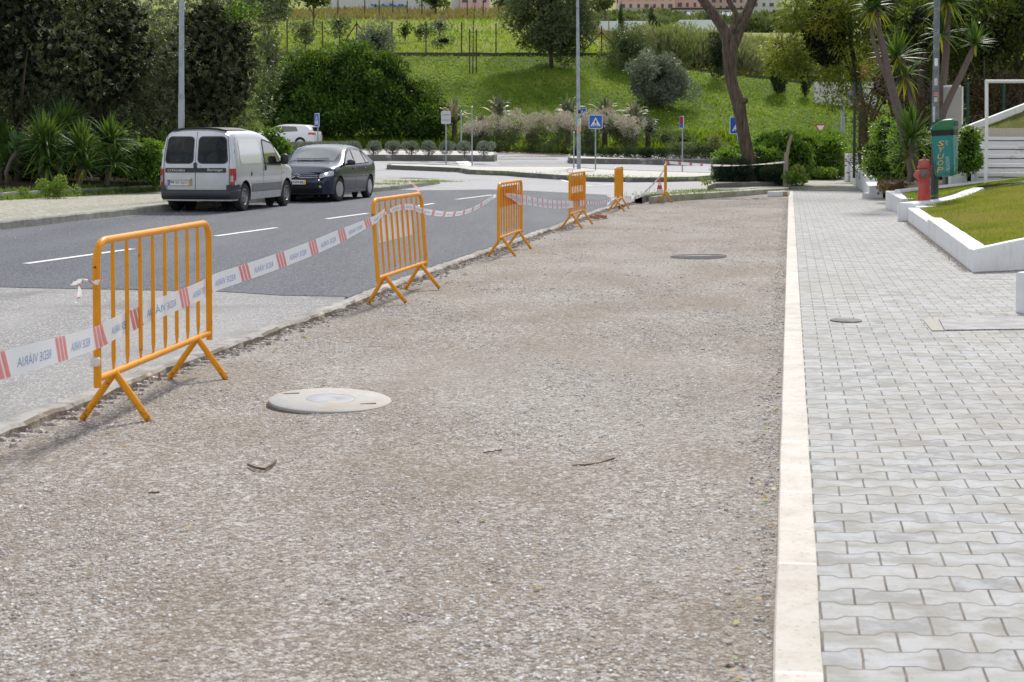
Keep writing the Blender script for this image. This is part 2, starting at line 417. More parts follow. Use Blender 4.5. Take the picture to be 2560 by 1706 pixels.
def mat_whitewash():
    m, nt, b = newmat('whitewash'); p = wpos(nt)
    c = mix(nt, noise(nt, p, 2.0), (.76, .76, .76), (.82, .82, .82))
    c = mix(nt, math_(nt, 'MULTIPLY', ramp(nt, noise(nt, p, 1.3, 7, .65), [(.5, 0.0), (.75, 1.0)]), .6), c, (.60, .59, .56))
    st = noise(nt, nd(nt, 'ShaderNodeMapping', {0: p, 3: (9, 9, 1.1)}).outputs[0], 1.0, 6, .7)
    c = mix(nt, math_(nt, 'MULTIPLY', ramp(nt, st, [(.55, 0.0), (.72, 1.0)]), .45), c, (.46, .45, .41))
    c = mix(nt, ramp(nt, noise(nt, p, 22.0, 5, .8), [(.30, .7), (.36, 0.0)]), c, (.30, .28, .25))
    nt.links.new(c, b.inputs['Base Color']); b.inputs['Roughness'].default_value = .8; b.inputs['Specular IOR Level'].default_value = .3
    nt.links.new(bump(nt, noise(nt, p, 14.0, 7, .7), .5, .012), b.inputs['Normal']); return m
M_WHITEWALL = mat_whitewash()
def mat_hill():
    m, nt, b = newmat('hill_grass'); p = wpos(nt)
    n = noise(nt, p, .16, 8, .6)
    c = ramp(nt, n, [(.3, (.05, .095, .010)), (.45, (.09, .15, .015)), (.58, (.15, .215, .022)), (.7, (.24, .26, .045))])
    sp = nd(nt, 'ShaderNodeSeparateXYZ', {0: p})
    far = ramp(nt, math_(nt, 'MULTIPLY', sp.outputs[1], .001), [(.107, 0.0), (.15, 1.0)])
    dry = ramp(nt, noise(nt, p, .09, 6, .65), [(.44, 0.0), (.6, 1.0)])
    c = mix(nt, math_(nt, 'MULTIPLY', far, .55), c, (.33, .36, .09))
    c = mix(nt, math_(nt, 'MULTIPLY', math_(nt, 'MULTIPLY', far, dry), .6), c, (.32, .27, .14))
    c = mix(nt, ramp(nt, noise(nt, p, 2.2, 6, .7), [(.35, .5), (.6, 0.0)]), c, (.05, .085, .012))
    fl = ramp(nt, noise(nt, p, 1.6, 3), [(.60, 0.0), (.63, 1.0)])
    c = mix(nt, math_(nt, 'MULTIPLY', fl, .2), c, (.4, .38, .05))
    nt.links.new(c, b.inputs['Base Color']); b.inputs['Roughness'].default_value = .9; b.inputs['Specular IOR Level'].default_value = .1
    nt.links.new(bump(nt, noise(nt, p, 1.2, 8, .75), 1.0, .3), b.inputs['Normal']); return m
M_HILL = mat_hill()

# ------------------------------------------------------------------ the setting
# one terrain sheet reaching the horizon; near part lies under the roads and lots
ys = list(np.linspace(-6, 60, 34)) + list(np.linspace(62, 130, 60)) + list(np.geomspace(133, 900, 50))
mb = MB(); pts = []
for y in ys:
    wdt = 40 + abs(y) * .75
    drop = .3 * (1 - sstep(y, 86, 91))
    pts.append([(x, y, T(x, y) - drop) for x in np.linspace(-wdt, wdt, 110)])
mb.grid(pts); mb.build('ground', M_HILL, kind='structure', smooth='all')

def ribbon_sheet(name, m, left, right, z=0.0, nx=8, terr=False, zf=None, kind='structure'):
    """sheet between two polylines (same count)"""
    mb = MB(); rows = []
    for a, c in zip(left, right):
        row = []
        for k in range(nx + 1):
            p = Vector(a).lerp(Vector(c), k / nx)
            zz = (T(p.x, p.y) if terr else 0) + (zf(p) if zf else z)
            row.append((p.x, p.y, zz))
        rows.append(row)
    mb.grid(rows); return mb.build(name, m, kind=kind, smooth='all')
def subdiv(pl, step):
    out = []
    for a, c in zip(pl, pl[1:]):
        n = max(1, int((c - a).length / step))
        out += [a.lerp(c, k / n) for k in range(n)]
    return out + [pl[-1]]

# kerb between the street and the gravel strip
KG = [ST(-2.6, 3.70, -.075)] + [G(px, py, -.075) for px, py in ((64, 1079), (143, 1047), (249, 1007), (319, 977), (421, 934), (475, 917), (600, 872), (880, 770), (935, 746), (995, 721), (1105, 679), (1213, 640), (1261, 624), (1360, 585), (1391, 577), (1446, 553), (1513, 527), (1574, 511.6), (1620, 498))]
KG = subdiv(KG, .12)
def gravel_z(p):
    s, t = toST(p)
    return -.03 - .045 * clamp(t / 3.7, 0, 1) + .012 * mnoise.noise(Vector((p[0] * 1.3, p[1] * 1.3, 0))) + .004 * mnoise.noise(Vector((p[0] * 8, p[1] * 8, 5)))
kr = []
for p in KG:
    s, t = toST(p); kr.append(ST(s, -.01, 0))
gl = [p + NL * .03 for p in KG]
for q in ((1640, 497), (1700, 494), (1760, 490.5), (1830, 486), (1900, 481.5), (1972, 477)):
    p = G(*q, -.04); gl.append(p); kr.append(ST(toST(p)[0], -.01, 0))
ribbon_sheet('gravel_lot', M_GRAVEL, gl, kr, zf=gravel_z, nx=30)
mb = MB(); rows = []
for i, p in enumerate(KG):
    n1 = mnoise.noise(Vector((p.x * 3, p.y * 3, 1))); n2 = mnoise.noise(Vector((p.x * 7, p.y * 7, 2)))
    w0 = .125 + .014 * n1
    a = p + NL * (.015 * n2); top = -.022 + .008 * n2
    crack = .012 if (i % 8 == 0) else 0
    prof = [(a, -.12), (a + NL * .004, top - .018 - crack), (a + NL * (.02 + .015 * abs(n1)), top - crack), (a + NL * w0, top - .002 - crack), (a + NL * (w0 + .01), -.033), (a + NL * (w0 + .012), -.12)]
    rows.append([(q.x, q.y, z) for q, z in prof])
mb.grid(rows); mb.m = [1 if i % 5 == 0 or (i % 5 == 1 and (i // 15) % 3 == 0) else 0 for i in range(len(mb.f))]
mb.build('street_kerb', [M_KERBOLD, simple('broken_kerb_face', (.17, .14, .11), .9, var=.5, scale=6, bs=.9, bscale=25, dirt=(.44, .38, .31), dirt_scale=4, dirt_amt=(.5, .6), world=True)], kind='structure', smooth=35)

# street: old asphalt near, dark new asphalt, pale asphalt beyond
def street_z(p): return -.03 + T(p[0], p[1])
rt = [p + NL * .13 for p in KG if p.y < 43]
L_K = lambda s: 13.0
lf = [ST(toST(p)[0], 14.2, 0) for p in rt]
ribbon_sheet('street', M_OLDASPH, lf, rt, z=-.034, nx=4)
# dark asphalt sheet, 4 mm above
nb = [G(px, py, -.03) for px, py in ((-60, 716), (0, 718), (260, 723), (520, 727), (700, 738), (860, 741), (900, 752))]
mb = MB()
dp = [(p.x, p.y) for p in nb]
right_edge = [p + NL * .15 for p in KG if 13.0 < p.y < 37.5]
dp = [(lerp(a_[0], c_[0], k / 6), lerp(a_[1], c_[1], k / 6) + .05 * mnoise.noise(Vector((lerp(a_[0], c_[0], k / 6) * 2.2, k, 0)))) for a_, c_ in zip(dp, dp[1:]) for k in range(6)]
dp += [(p.x, p.y) for p in right_edge[::6]]
dp += [(p.x, p.y) for p in [G(px, py, -.03) for px, py in ((1545, 521), (1560, 514), (1512, 487), (1400, 481), (1300, 476), (1220, 474), (1060, 476), (1000, 474))]]
dp += [(p.x, p.y) for p in [ST(38, 13.0), ST(10, 13.1)]]
M_EDGE = M_DARKASPH
from mathutils.geometry import tessellate_polygon
mb.add([(x, y, -.0295) for x, y in dp], [tuple(t_) for t_ in tessellate_polygon([[Vector((x, y, 0)) for x, y in dp]])])
mb.build('asphalt', M_DARKASPH, kind='structure')
# pale road area beyond the side street, following the terrain, joined to the street sheet
mb = MB(); rows = []
for y in [36.5, 38.2, 39.5, 41, 42.5, 43.8, 44.6] + list(np.linspace(45.2, 86.5, 45)):
    xr = 62 if y > 45 else interp([(36.5, 3.2), (38.2, 3.7), (44.6, 8.8)], y)
    rows.append([(x, y, T(x, y) - (.0385 if y < 43 else .0335)) for x in np.linspace(-60, xr, 90)])
mb.grid(rows); mb.build('road', M_PALEROAD, kind='structure', smooth='all')
mb = MB()      # far carriageway and its footpath behind the median
rows = [[(x, y, T(x, y) - .012) for x in np.linspace(-60, 62, 80)] for y in np.linspace(83.5, 90, 8)]
mb.grid(rows); mb.build('footpath', M_PINKPAVE, kind='structure', smooth='all')

# right pavement and limestone kerb
E = [ST(s, -.13, 0) for s in np.arange(-3, 52.2, 1.0)]
ribbon_sheet('pavement', M_PAVER, E, [ST(toST(p)[0], -5.2 if toST(p)[0] < 14 else -2.7, 0) for p in E], zf=lambda p: .004 * mnoise.noise(Vector((p[0], p[1], 0))), nx=10)
mb = MB(); rows = []
for i, s in enumerate(np.arange(-3, 41.6, .1)):
    ck = .004 if i % 10 == 2 else 0
    j = .003 * mnoise.noise(Vector((s * 1.3, 0, 0)))
    rows.append([tuple(ST(s, t + j, z)) for t, z in ((.0, -.2), (.0, -.004 - ck), (-.006, .004 - ck), (-.125, .007 - ck), (-.130, .004 - ck), (-.131, -.1))])
mb.grid(rows); mb.build('limestone_kerb', M_KERBW, kind='structure', smooth=35)
mb = MB()      # cobbled path beyond the pavers
cp = [TG(*q) for q in ((1940, 461), (1990, 452), (2060, 441), (2120, 434), (2150, 452), (2130, 460))]
E2 = [ST(s, .1 if s > 42.5 else -.1, 0) for s in (41.0, 44, 48, 52, 56)]
ribbon_sheet('path', M_COBBLE, [ST(s, .6, 0) for s in (41.2, 44, 48, 52, 60, 74)], [ST(s, -3.2, 0) for s in (41.0, 44, 48, 52, 60, 74)], z=.012, terr=True, nx=4)
ribbon_sheet('verge_soil', M_SOIL, [ST(s, 2.3, 0) for s in (41.0, 44, 50, 60)], [ST(s, t, 0) for s, t in ((41.0, .59), (44, .4), (50, .0), (60, -.4))], z=.06, terr=True, nx=6)

# left kerb, cobbled pavement, planting bed
LK = [G(px, py, -.03) for px, py in ((-700, 640), (0, 575), (424, 528), (755, 497), (945, 480), (1040, 469), (1100, 461))]
LK = subdiv(LK, .25)
mb = MB(); rows = []
tip = LK[-1]
for k in range(1, 7):      # rounded end of the pavement at the side street
    an = k / 6 * R(150); c = tip + Vector((-.9, .25, 0))
    LK = LK + [c + Vector((math.sin(an + R(75)) * .9, -math.cos(an + R(75)) * .95, 0))]
for i, p in enumerate(LK):
    q = LK[min(i + 1, len(LK) - 1)] - LK[max(i - 1, 0)]; q.z = 0; q.normalize(); n = Vector((-q.y, q.x, 0))
    ck = .01 if i % 4 == 0 else 0
    z0 = T(p.x, p.y)
    rows.append([tuple(p + n * a + Vector((0, 0, z0 + z + .03))) for a, z in ((0, -.15), (.01, .09 - ck), (.03, .115 - ck), (.14, .118 - ck), (.145, .0))])
mb.grid(rows); mb.build('pavement_kerb', M_KERBG, kind='structure', smooth=35)
mb = MB(); rows = []
for i, p in enumerate(LK[:-4]):
    q = p + Vector((-8.2, 1.0, 0)); q.x = min(q.x, p.x - .4)
    a = p + NL * .1
    rows.append([tuple(Vector((a.x, a.y, T(a.x, a.y) + .11)).lerp(Vector((q.x, q.y, T(q.x, q.y) + .13)), k / 8)) for k in range(9)])
mb.grid(rows); mb.build('cobbled_pavement', M_COBBLE, kind='structure', smooth='all')
PK = [G(px, py, .12) for px, py in ((-900, 545), (0, 500), (205, 488), (418, 476), (620, 464), (700, 458))]
mb = MB(); rows = []
for i, p in enumerate(subdiv(PK, .25)):
    ck = .012 if i % 4 == 0 else 0
    rows.append([tuple(p + NL * a + Vector((0, 0, z))) for a, z in ((0, -.1), (.01, .15 - ck), (.02, .17 - ck), (.14, .172 - ck), (.15, .05))])
mb.grid(rows); mb.build('bed_kerb', M_KERBG, kind='structure', smooth=35)
mb = MB()
rows = [[tuple(p + NL * t + Vector((0, 0, .10 + .16 * min(t, 6) / 3 + .08 * mnoise.noise(Vector((p.x, p.y, t)))))) for t in (.1, .5, 1, 1.8, 2.6, 4, 7, 12, 22)] for p in subdiv(PK + [ST(52, 16.0)], .5)]
mb.grid(rows); mb.build('planting_bed', M_SOIL, kind='structure', smooth='all')

# road markings
mb = MB()
def stripe(mb, a, c, wd, dz):
    a = Vector(a); c = Vector(c); q = (c - a); q.z = 0; q.normalize(); n = Vector((-q.y, q.x, 0)) * wd / 2
    k = 5; rows = []
    for i in range(k + 1):
        p = a.lerp(c, i / k)
        rows.append([(p.x - n.x, p.y - n.y, T(p.x, p.y) + dz), (p.x + n.x, p.y + n.y, T(p.x, p.y) + dz)])
    mb.grid(rows)
for (a, c) in (((65, 660), (332, 623)), ((539, 591), (691, 570)), ((816, 548), (919, 534)), ((1030, 518), (1085, 509)), ((1142, 499), (1230, 488)), ((-420, 723), (-180, 692))):
    stripe(mb, G(*a, -.03), G(*c, -.03), .11, -.0255)
for (a, c) in (((967, 441), (1230, 448)), ((1000, 458), (1150, 467)), ((1380, 441), (1480, 463)), ((1480, 463), (1580, 452))):
    stripe(mb, TG(*a), TG(*c), .12, -.026)
for (a, c) in (((600, 409), (1130, 410)), ((1460, 421), (1800, 428)), ((940, 424), (980, 424))):
    stripe(mb, TG(*a), TG(*c), .14, -.028)
for k in range(9):         # zebra crossing
    y = 403.5 + k * 3.4
    stripe(mb, TG(1238 + (y - 403) * 1.0, y), TG(1432 - (y - 403) * .1, y), .42, -.029)
for k in range(3):
    y = 390 + k * 4
    stripe(mb, TG(1245, y), TG(1385 + 6 * k, y), .4, -.006)
a, c = TG(1146, 402), TG(1160, 416)
stripe(mb, a, c, 1.0, -.0285)
mb.build('road_marking', M_WHITEPAINT, kind='structure')
mb = MB()
for (x, y_, l) in ((-60, 772, 0),):
    pass

# traffic islands and medians (real steps)
def island(name, px_poly, h, mtop, mside, inset=.16):
    P = [TG(*q) for q in px_poly]
    c = sum(P, Vector((0, 0, 0))) / len(P)
    I = [p + (c - p).normalized() * inset for p in P]
    mb = MB(); n = len(P)
    vs = [(p.x, p.y, T(p.x, p.y) - .3) for p in P] + [(p.x, p.y, T(p.x, p.y) + h) for p in P] + [(p.x, p.y, T(p.x, p.y) + h) for p in I] + [(p.x, p.y, T(p.x, p.y) + h - .02) for p in I]
    fs = [(i, (i + 1) % n, n + (i + 1) % n, n + i) for i in range(n)] + [(n + i, n + (i + 1) % n, 2 * n + (i + 1) % n, 2 * n + i) for i in range(n)]
    mb.add(vs, fs); mb.cur = 1
    mb.add([(p.x, p.y, T(p.x, p.y) + h - .012) for p in I], [tuple(range(n))])
    o = mb.build(name, [mside, mtop], kind='structure'); return o
island('traffic_island', [(967, 422), (1145, 429), (1170, 434), (1270, 438), (1300, 441), (1420, 449), (1480, 453), (1620, 454), (1740, 452), (1793, 447), (1790, 441), (1640, 436), (1480, 430), (1430, 424), (1190, 424), (1060, 419), (970, 417.5)], .16, M_PALEPAVE, M_KERBDARK)
island('median', [(-200, 401), (500, 402), (900, 402.5), (1236, 403), (1243, 400), (1241, 394), (1200, 391), (900, 390), (500, 389), (-200, 389)], .30, M_PALEPAVE, M_KERBDARK)
island('median.001', [(1420, 404), (1424, 408), (1600, 410), (1800, 412), (2100, 414), (2400, 416), (2400, 402), (2100, 400), (1800, 398), (1600, 397), (1440, 395), (1422, 397)], .26, M_PALEPAVE, M_KERBDARK)
# kerb closing the gravel strip, and the tree bed behind it
mb = MB()
def kerbline(mb, pl, z0, h, wd, ck=6):
    pl = subdiv(pl, .2); rows = []
    for i, p in enumerate(pl):
        q = pl[min(i + 1, len(pl) - 1)] - pl[max(i - 1, 0)]; q.z = 0; q.normalize(); n = Vector((-q.y, q.x, 0))
        c = .012 if i % ck == 0 else 0
        rows.append([(p.x + n.x * a, p.y + n.y * a, z) for a, z in ((0, z0 - .1), (.005, z0 + h - .02 - c), (.02, z0 + h - c), (wd, z0 + h - c), (wd + .005, z0 - .1))])
    mb.grid(rows)
kerbline(mb, [G(1606, 506, -.04), G(1616, 502, -.04), G(1660, 498, -.04), G(1800, 489.5, -.04), G(1971, 478.5, -.04)], -.04, .15, .2)
mb.build('lot_kerb', M_KERBDARK, kind='structure', smooth=35)
mb = MB()
p0 = [G(*q, .08) for q in ((1622, 495), (1700, 489), (1971, 472), (1975, 460), (1960, 458), (1780, 461), (1765, 470), (1680, 482))]
mb.prism([(p.x, p.y) for p in p0], -.2, .098)
mb.build('verge', simple('verge_paving', (.30, .30, .20), .9, var=.3, scale=3, bs=.3, dirt=(.42, .40, .36), dirt_amt=(.45, .6), world=True), kind='structure')
mb = MB()
p0 = [G(*q, .2) for q in ((1768, 470), (1790, 462), (1965, 457), (1972, 452), (1970, 440), (1830, 438))]
p1 = [(p.x, p.y) for p in p0]
mb.prism(p1, -.1, .24)
mb.build('tree_bed', M_KERBDARK, kind='structure')
# ------------------------------------------------------------------ orange barriers
def mat_orange():
    m, nt, b = newmat('orange_paint'); p = opos(nt)
    c = mix(nt, noise(nt, p, 3.0), (.72, .275, .003), (.80, .325, .005))
    rust = ramp(nt, noise(nt, p, 16.0, 6, .75), [(.63, 0.0), (.67, 1.0)])
    sp = nd(nt, 'ShaderNodeSeparateXYZ', {0: p})
    low = ramp(nt, sp.outputs[2], [(0.0, 1.0), (.12, 0.0)])
    foot = math_(nt, 'MULTIPLY', low, ramp(nt, noise(nt, p, 40.0, 5, .7), [(.45, 0.0), (.6, 1.0)]))
    c = mix(nt, nd(nt, 'ShaderNodeMath', {0: rust, 1: foot}, operation='MAXIMUM').outputs[0], c, (.07, .03, .015))
    c = mix(nt, math_(nt, 'MULTIPLY', ramp(nt, noise(nt, p, 5.0, 5), [(.5, 0.0), (.75, 1.0)]), .35), c, (.42, .17, .02))
    nt.links.new(c, b.inputs['Base Color']); b.inputs['Roughness'].default_value = .33
    b.inputs['Coat Weight'].default_value = .08; b.inputs['Specular IOR Level'].default_value = .3; b.inputs['Coat Roughness'].default_value = .2
    nt.links.new(bump(nt, noise(nt, p, 25.0, 5), .12, .003), b.inputs['Normal']); return m
M_ORANGE = mat_orange()
M_PANELGREY = simple('grey_board', (.80, .83, .84), .6, var=.08, scale=4)
BL, BI, BZ0, BZT, BZP = 1.82, .235, .225, 1.0, .27     # length, leg inset, post end, top, lower rail
FR = .0205
def make_barrier(panel=None):
    root = thing('crowd_barrier', '', 'barrier')
    # frame: hoop of posts and top rail
    rr = .11; mb = MB(); pts = [(0, 0, BZ0)]
    for k in range(7):
        an = R(180 - 90 * k / 6); pts.append((rr + rr * math.cos(an), 0, BZT - FR - rr + rr * math.sin(an)))
    for k in range(7):
        an = R(90 - 90 * k / 6); pts.append((BL - rr + rr * math.cos(an), 0, BZT - FR - rr + rr * math.sin(an)))
    pts.append((BL, 0, BZ0))
    mb.tube(pts, FR, 12); mb.build('frame', M_ORANGE, root, local=True, smooth=60)
    mb = MB(); mb.tube([(.0, 0, BZP), (BL, 0, BZP)], FR * .95, 12); mb.build('lower_rail', M_ORANGE, root, local=True, smooth=60)
    for k in range(8):
        x = .02 + (BL - .04) * (k + 1) / 9
        mb = MB(); z0, z1 = BZP + .012, BZT - FR * 2 + .008
        vs = []; fs = []
        lv = [(z0, .0115, .004), (z0 + .06, .0115, .0115), (z1 - .06, .0115, .0115), (z1, .0115, .004)]
        n = 10
        for (z, rx, ry) in lv:
            for q in range(n):
                a = 2 * math.pi * q / n; vs.append((x + rx * math.cos(a) * (1.0 if ry > .01 else 1.25), ry * math.sin(a), z))
        for i in range(3):
            for q in range(n): fs.append((i * n + q, i * n + (q + 1) % n, (i + 1) * n + (q + 1) % n, (i + 1) * n + q))
        mb.add(vs, fs); mb.build('bar', M_ORANGE, root, local=True, smooth=50)
    for x in (BI, BL - BI):
        for sgn in (-1, 1):
            mb = MB(); mb.tube([(x + .012 * sgn, sgn * .0, BZP + .004), (x, sgn * .185, .012)], FR * .93, 12)
            mb.build('leg', M_ORANGE, root, local=True, smooth=60)
    mb = MB(); mb.box((-.030, 0, .80), (.018, .012, .11)); mb.box((-.024, 0, .85), (.03, .012, .012)); mb.build('hook', M_ORANGE, root, local=True)
    mb = MB(); mb.box((BL + .030, 0, .84), (.012, .012, .10)); mb.box((BL + .022, 0, .79), (.03, .012, .012)); mb.box((BL + .022, 0, .89), (.03, .012, .012)); mb.build('hook', M_ORANGE, root, local=True)
    return root
BAR = {}
BSPEC = [((288, 1052), (495, 948), 0), ((968, 760.5), (1055, 724.6), -4.0), ((1249, 643.5), (1301, 621), 0), ((1429, 572.4), (1457, 561.6), 0), ((1539, 528.6), (1555, 523.0), 0), ((1661, 508.5), (1666, 502.5), 0)]
BLAB = ['orange steel barrier nearest the camera, with a torn tape knot on its post',
        'orange steel barrier with a grey board behind its bars, leaning slightly, opposite the dark car',
        'orange steel barrier holding a twisted tape piece, next beyond the grey-boarded one',
        'orange steel barrier with broken tape wound on its corner beside the brick shards',
        'orange steel barrier seen almost edge on, the next one before the traffic cone',
        'orange steel barrier seen exactly end on at the far kerb beside the traffic cone']
proto = make_barrier(); extra = []
for i, (a, c, lean) in enumerate(BSPEC):
    o = proto if i == 0 else copy_tree(proto)
    A = G(*a, -.07); C = G(*c, -.07); d = (C - A); d.normalize()
    mid = (A + C) / 2
    if i in (4, 5): d = Vector((.165, 1, 0)).normalized() if i == 4 else Vector((.128, 1, 0)).normalized()
    if i == 3: d = Vector((.198, 1, 0)).normalized()
    st = mid - d * (BL / 2)
    z = gravel_z(mid) - .006
    o.location = (st.x, st.y, z); o.rotation_euler = (R(lean), 0, math.atan2(d.y, d.x))
    tag(o, BLAB[i], 'barrier', 'orange barriers along the street kerb')
    BAR[i] = (Vector((st.x, st.y, z)), d.copy(), o)
def panel(i, x0, x1, z0, z1, y, m, name='board'):
    mb = MB(); mb.box(((x0 + x1) / 2, y, (z0 + z1) / 2), (x1 - x0, .006, z1 - z0))
    mb.build(name, m, BAR[i][2], local=True)
panel(1, .22, 1.52, .58, .86, .022, M_PANELGREY)
panel(2, .12, 1.60, .66, .93, .022, M_ORANGE)
panel(3, .12, 1.70, .74, .86, .022, M_ORANGE)
panel(3, .12, 1.70, .47, .62, .023, M_ORANGE)

def on_bar(i, px, py, off=0.0):
    """point of barrier i's plane, moved off metres towards the gravel side, seen at a pixel"""
    O, d, _ = BAR[i]; n = Vector((d.y, -d.x, 0))
    r = ray(px, py); t = ((O + n * off - CAM).dot(n)) / r.dot(n)
    return CAM + r * t

# ------------------------------------------------------------------ barrier tape
def mat_tape(name, col, tr):
    m, nt, b = newmat(name)
    b.inputs['Base Color'].default_value = (*col, 1); b.inputs['Roughness'].default_value = .35
    tl = nd(nt, 'ShaderNodeBsdfTranslucent', {'Color': (*col, 1)})
    m1 = nd(nt, 'ShaderNodeMixShader', {0: .45, 1: b.outputs[0], 2: tl.outputs[0]})
    tp = nd(nt, 'ShaderNodeBsdfTransparent')
    m2 = nd(nt, 'ShaderNodeMixShader', {0: tr, 1: m1.outputs[0], 2: tp.outputs[0]})
    nt.links.new(m2.outputs[0], nt.nodes['Material Output'].inputs[0]); return m
M_TAPE = mat_tape('tape_film', (.86, .87, .89), .10)
M_TRED = mat_tape('tape_red', (.86, .36, .34), .15)
M_TREDS = mat_tape('tape_strong_red', (.70, .03, .03), .0)
M_TBLUE = mat_tape('tape_blue', (.30, .42, .62), .15)
def catmull(P, n):
    out = []
    for i in range(len(P) - 1):
        p0 = P[max(i - 1, 0)]; p1 = P[i]; p2 = P[i + 1]; p3 = P[min(i + 2, len(P) - 1)]
        for k in range(n):
            t = k / n
            out.append(.5 * ((2 * p1) + (p2 - p0) * t + (2 * p0 - 5 * p1 + 4 * p2 - p3) * t * t + (3 * p1 - p0 - 3 * p2 + p3) * t ** 3))
    return out + [P[-1]]
def tape(name, label, pts, width, twist=None, text=True, period=.5, strong=False, slash=True, n=8, group='lengths of barrier tape'):
    """pts: centre points; width: one or per point; twist: per point roll angle in radians"""
    k = len(pts)
    wd = width if hasattr(width, '__len__') else [width] * k
    tw = twist or [0] * k
    Q = catmull([Vector((*p, )) for p in pts], n)
    def pi(arr): return [lerp(arr[min(int(j / n), k - 2)], arr[min(int(j / n) + 1, k - 1)], (j - int(j / n) * n) / n if j < (k - 1) * n else 1) for j in range((k - 1) * n + 1)]
    W = pi(wd); TWI = pi(tw)
    L = [0]
    for a, c in zip(Q, Q[1:]): L.append(L[-1] + (c - a).length)
    A = []; Bn = []
    for j, p in enumerate(Q):
        t = (Q[min(j + 1, len(Q) - 1)] - Q[max(j - 1, 0)]).normalized()
        up = Vector((0, 0, 1)); up = (up - t * up.dot(t)); up = up.normalized() if up.length > .05 else Vector((0, 1, 0))
        s = t.cross(up)
        ax = up * math.cos(TWI[j]) + s * math.sin(TWI[j])
        A.append(ax * W[j]); Bn.append(t.cross(ax))
    LA = np.array(L)
    def f(u, v, off=0.0):
        j = int(np.searchsorted(LA, u)) - 1; j = clamp(j, 0, len(Q) - 2)
        q = (u - L[j]) / max(1e-6, L[j + 1] - L[j])
        return Q[j].lerp(Q[j + 1], q) + A[j].lerp(A[j + 1], q) * (v - .5) + Bn[j].lerp(Bn[j + 1], q) * off
    mb = MB(); rows = [[f(u, v) for v in (0, .5, 1)] for u in np.linspace(0, L[-1], max(12, int(L[-1] / .03)))]
    mb.grid(rows)
    mr = mt = mb; u = .03; sc = period / .5
    while u < L[-1] - .5 * sc:
        if slash:
            for q in range(3):
                for off in (-.0012, .0012):
                    a = u + q * .042 * sc
                    rows = [[f(a + .045 * sc * (1 - v) + z, v, off) for z in (0, .031 * sc)] for v in (.0, .25, .5, .75, 1)]
                    mb.cur = 1; mr.grid(rows)
        if text:
            for off in (-.0012, .0012):
                mb.cur = 2; put_text(mt, 'REDE VIÁRIA', lambda a, v, off=off: f(u + (.20 + a * .26) * sc, .26 + .44 * v, off), flip=True)
        u += period
    return tag(mb.build(name, [M_TAPE, M_TREDS if strong else M_TRED, M_TBLUE], smooth='all'), label, 'barrier tape', group)
P0 = at(-240, 982, 5.15); P00 = at(-110, 945, 5.5)
path = [P0, at(0, 915, 5.95), at(120, 882, 6.4), on_bar(0, 238, 846, .032), on_bar(0, 285, 822, .028), on_bar(0, 318, 806, -.02), on_bar(0, 345, 795, -.024), on_bar(0, 378, 777, -.018), on_bar(0, 410, 766, .022), on_bar(0, 440, 753, .03), on_bar(0, 468, 742, .03), on_bar(0, 500, 728, .02), on_bar(0, 520, 716, -.028), ]
e1 = on_bar(0, 548, 703, -.04); e2 = on_bar(1, 940, 548, .03)
path.append(e1)
for k in range(1, 7):
    q = e1.lerp(e2, k / 7); q.z -= .03 * math.sin(math.pi * k / 7) ; path.append(q)
path += [e2, on_bar(1, 952, 536, .012), on_bar(1, 962, 525, -.02)]
tape('barrier_tape', 'long translucent tape with red slashes and mirrored blue lettering, woven through the nearest barrier', path, [.118] * (len(path) - 4) + [.09, .07, .05, .03], n=6, period=.66)
# loop over barrier 2, then to barrier 3
a = on_bar(1, 975, 528, .035); c = on_bar(2, 1233, 493, -.01)
path = [on_bar(1, 962, 534, .02), on_bar(1, 995, 520, .026), on_bar(1, 1030, 518, .026), on_bar(1, 1058, 528, -.03)]
w1 = path[-1]
for k in range(1, 8):
    q = w1.lerp(c, k / 8); q.z -= .11 * math.sin(math.pi * k / 8) ** 1.0; path.append(q)
path += [c, on_bar(2, 1240, 489, .03)]
tape('barrier_tape', 'sagging tape between the grey-boarded barrier and the one behind it', path, [.03, .055, .06, .06] + [.062] * 7 + [.05, .03], twist=[0, .1, 0, .2] + [.5, .55, .5, .45, .4, .3, .25] + [0, 0], text=True)
# 3 -> 4 broad
a = on_bar(2, 1262, 487, .035); a2 = on_bar(2, 1300, 500, .03); c = on_bar(3, 1433, 511, .035)
path = [a, on_bar(2, 1282, 492, .035), a2, on_bar(2, 1312, 500, -.03)]
for k in range(1, 7):
    q = path[3].lerp(c, k / 7); q.z -= .03 * math.sin(math.pi * k / 7); path.append(q)
path.append(c)
tape('barrier_tape', 'broad blue-white sagging tape just behind the third orange barrier', path, [.02, .09, .15, .13] + [.13] * 6 + [.125], text=True, period=.42)
# 4 -> 5
a = on_bar(3, 1447, 508, .03); m_ = on_bar(3, 1459, 508, .03); c = on_bar(4, 1542, 494, .03)
path = [a, m_, on_bar(3, 1464, 507, -.03)]
for k in range(1, 7):
    q = path[2].lerp(c, k / 7); q.z -= .05 * math.sin(math.pi * k / 7); path.append(q)
path.append(c)
tape('barrier_tape', 'narrow tape with red dashes between the last pair of close barriers, over the asphalt', path, [.11, .11, .07] + [.06] * 6 + [.05], strong=True, text=False, period=.34)
# 5 -> 6 rising
a = on_bar(4, 1549, 491, .03); c = at(1662, 425, 35.6) + Vector((-.02, -.02, 0))
path = [a, on_bar(4, 1560, 492, -.03), at(1578, 494, 31.6), at(1598, 492, 32.4), at(1622, 472, 33.6), at(1645, 447, 34.8), c]
tape('barrier_tape', 'slack tape rising steeply to the top of the end-on barrier past the traffic cone', path, .06, text=False, period=.5)
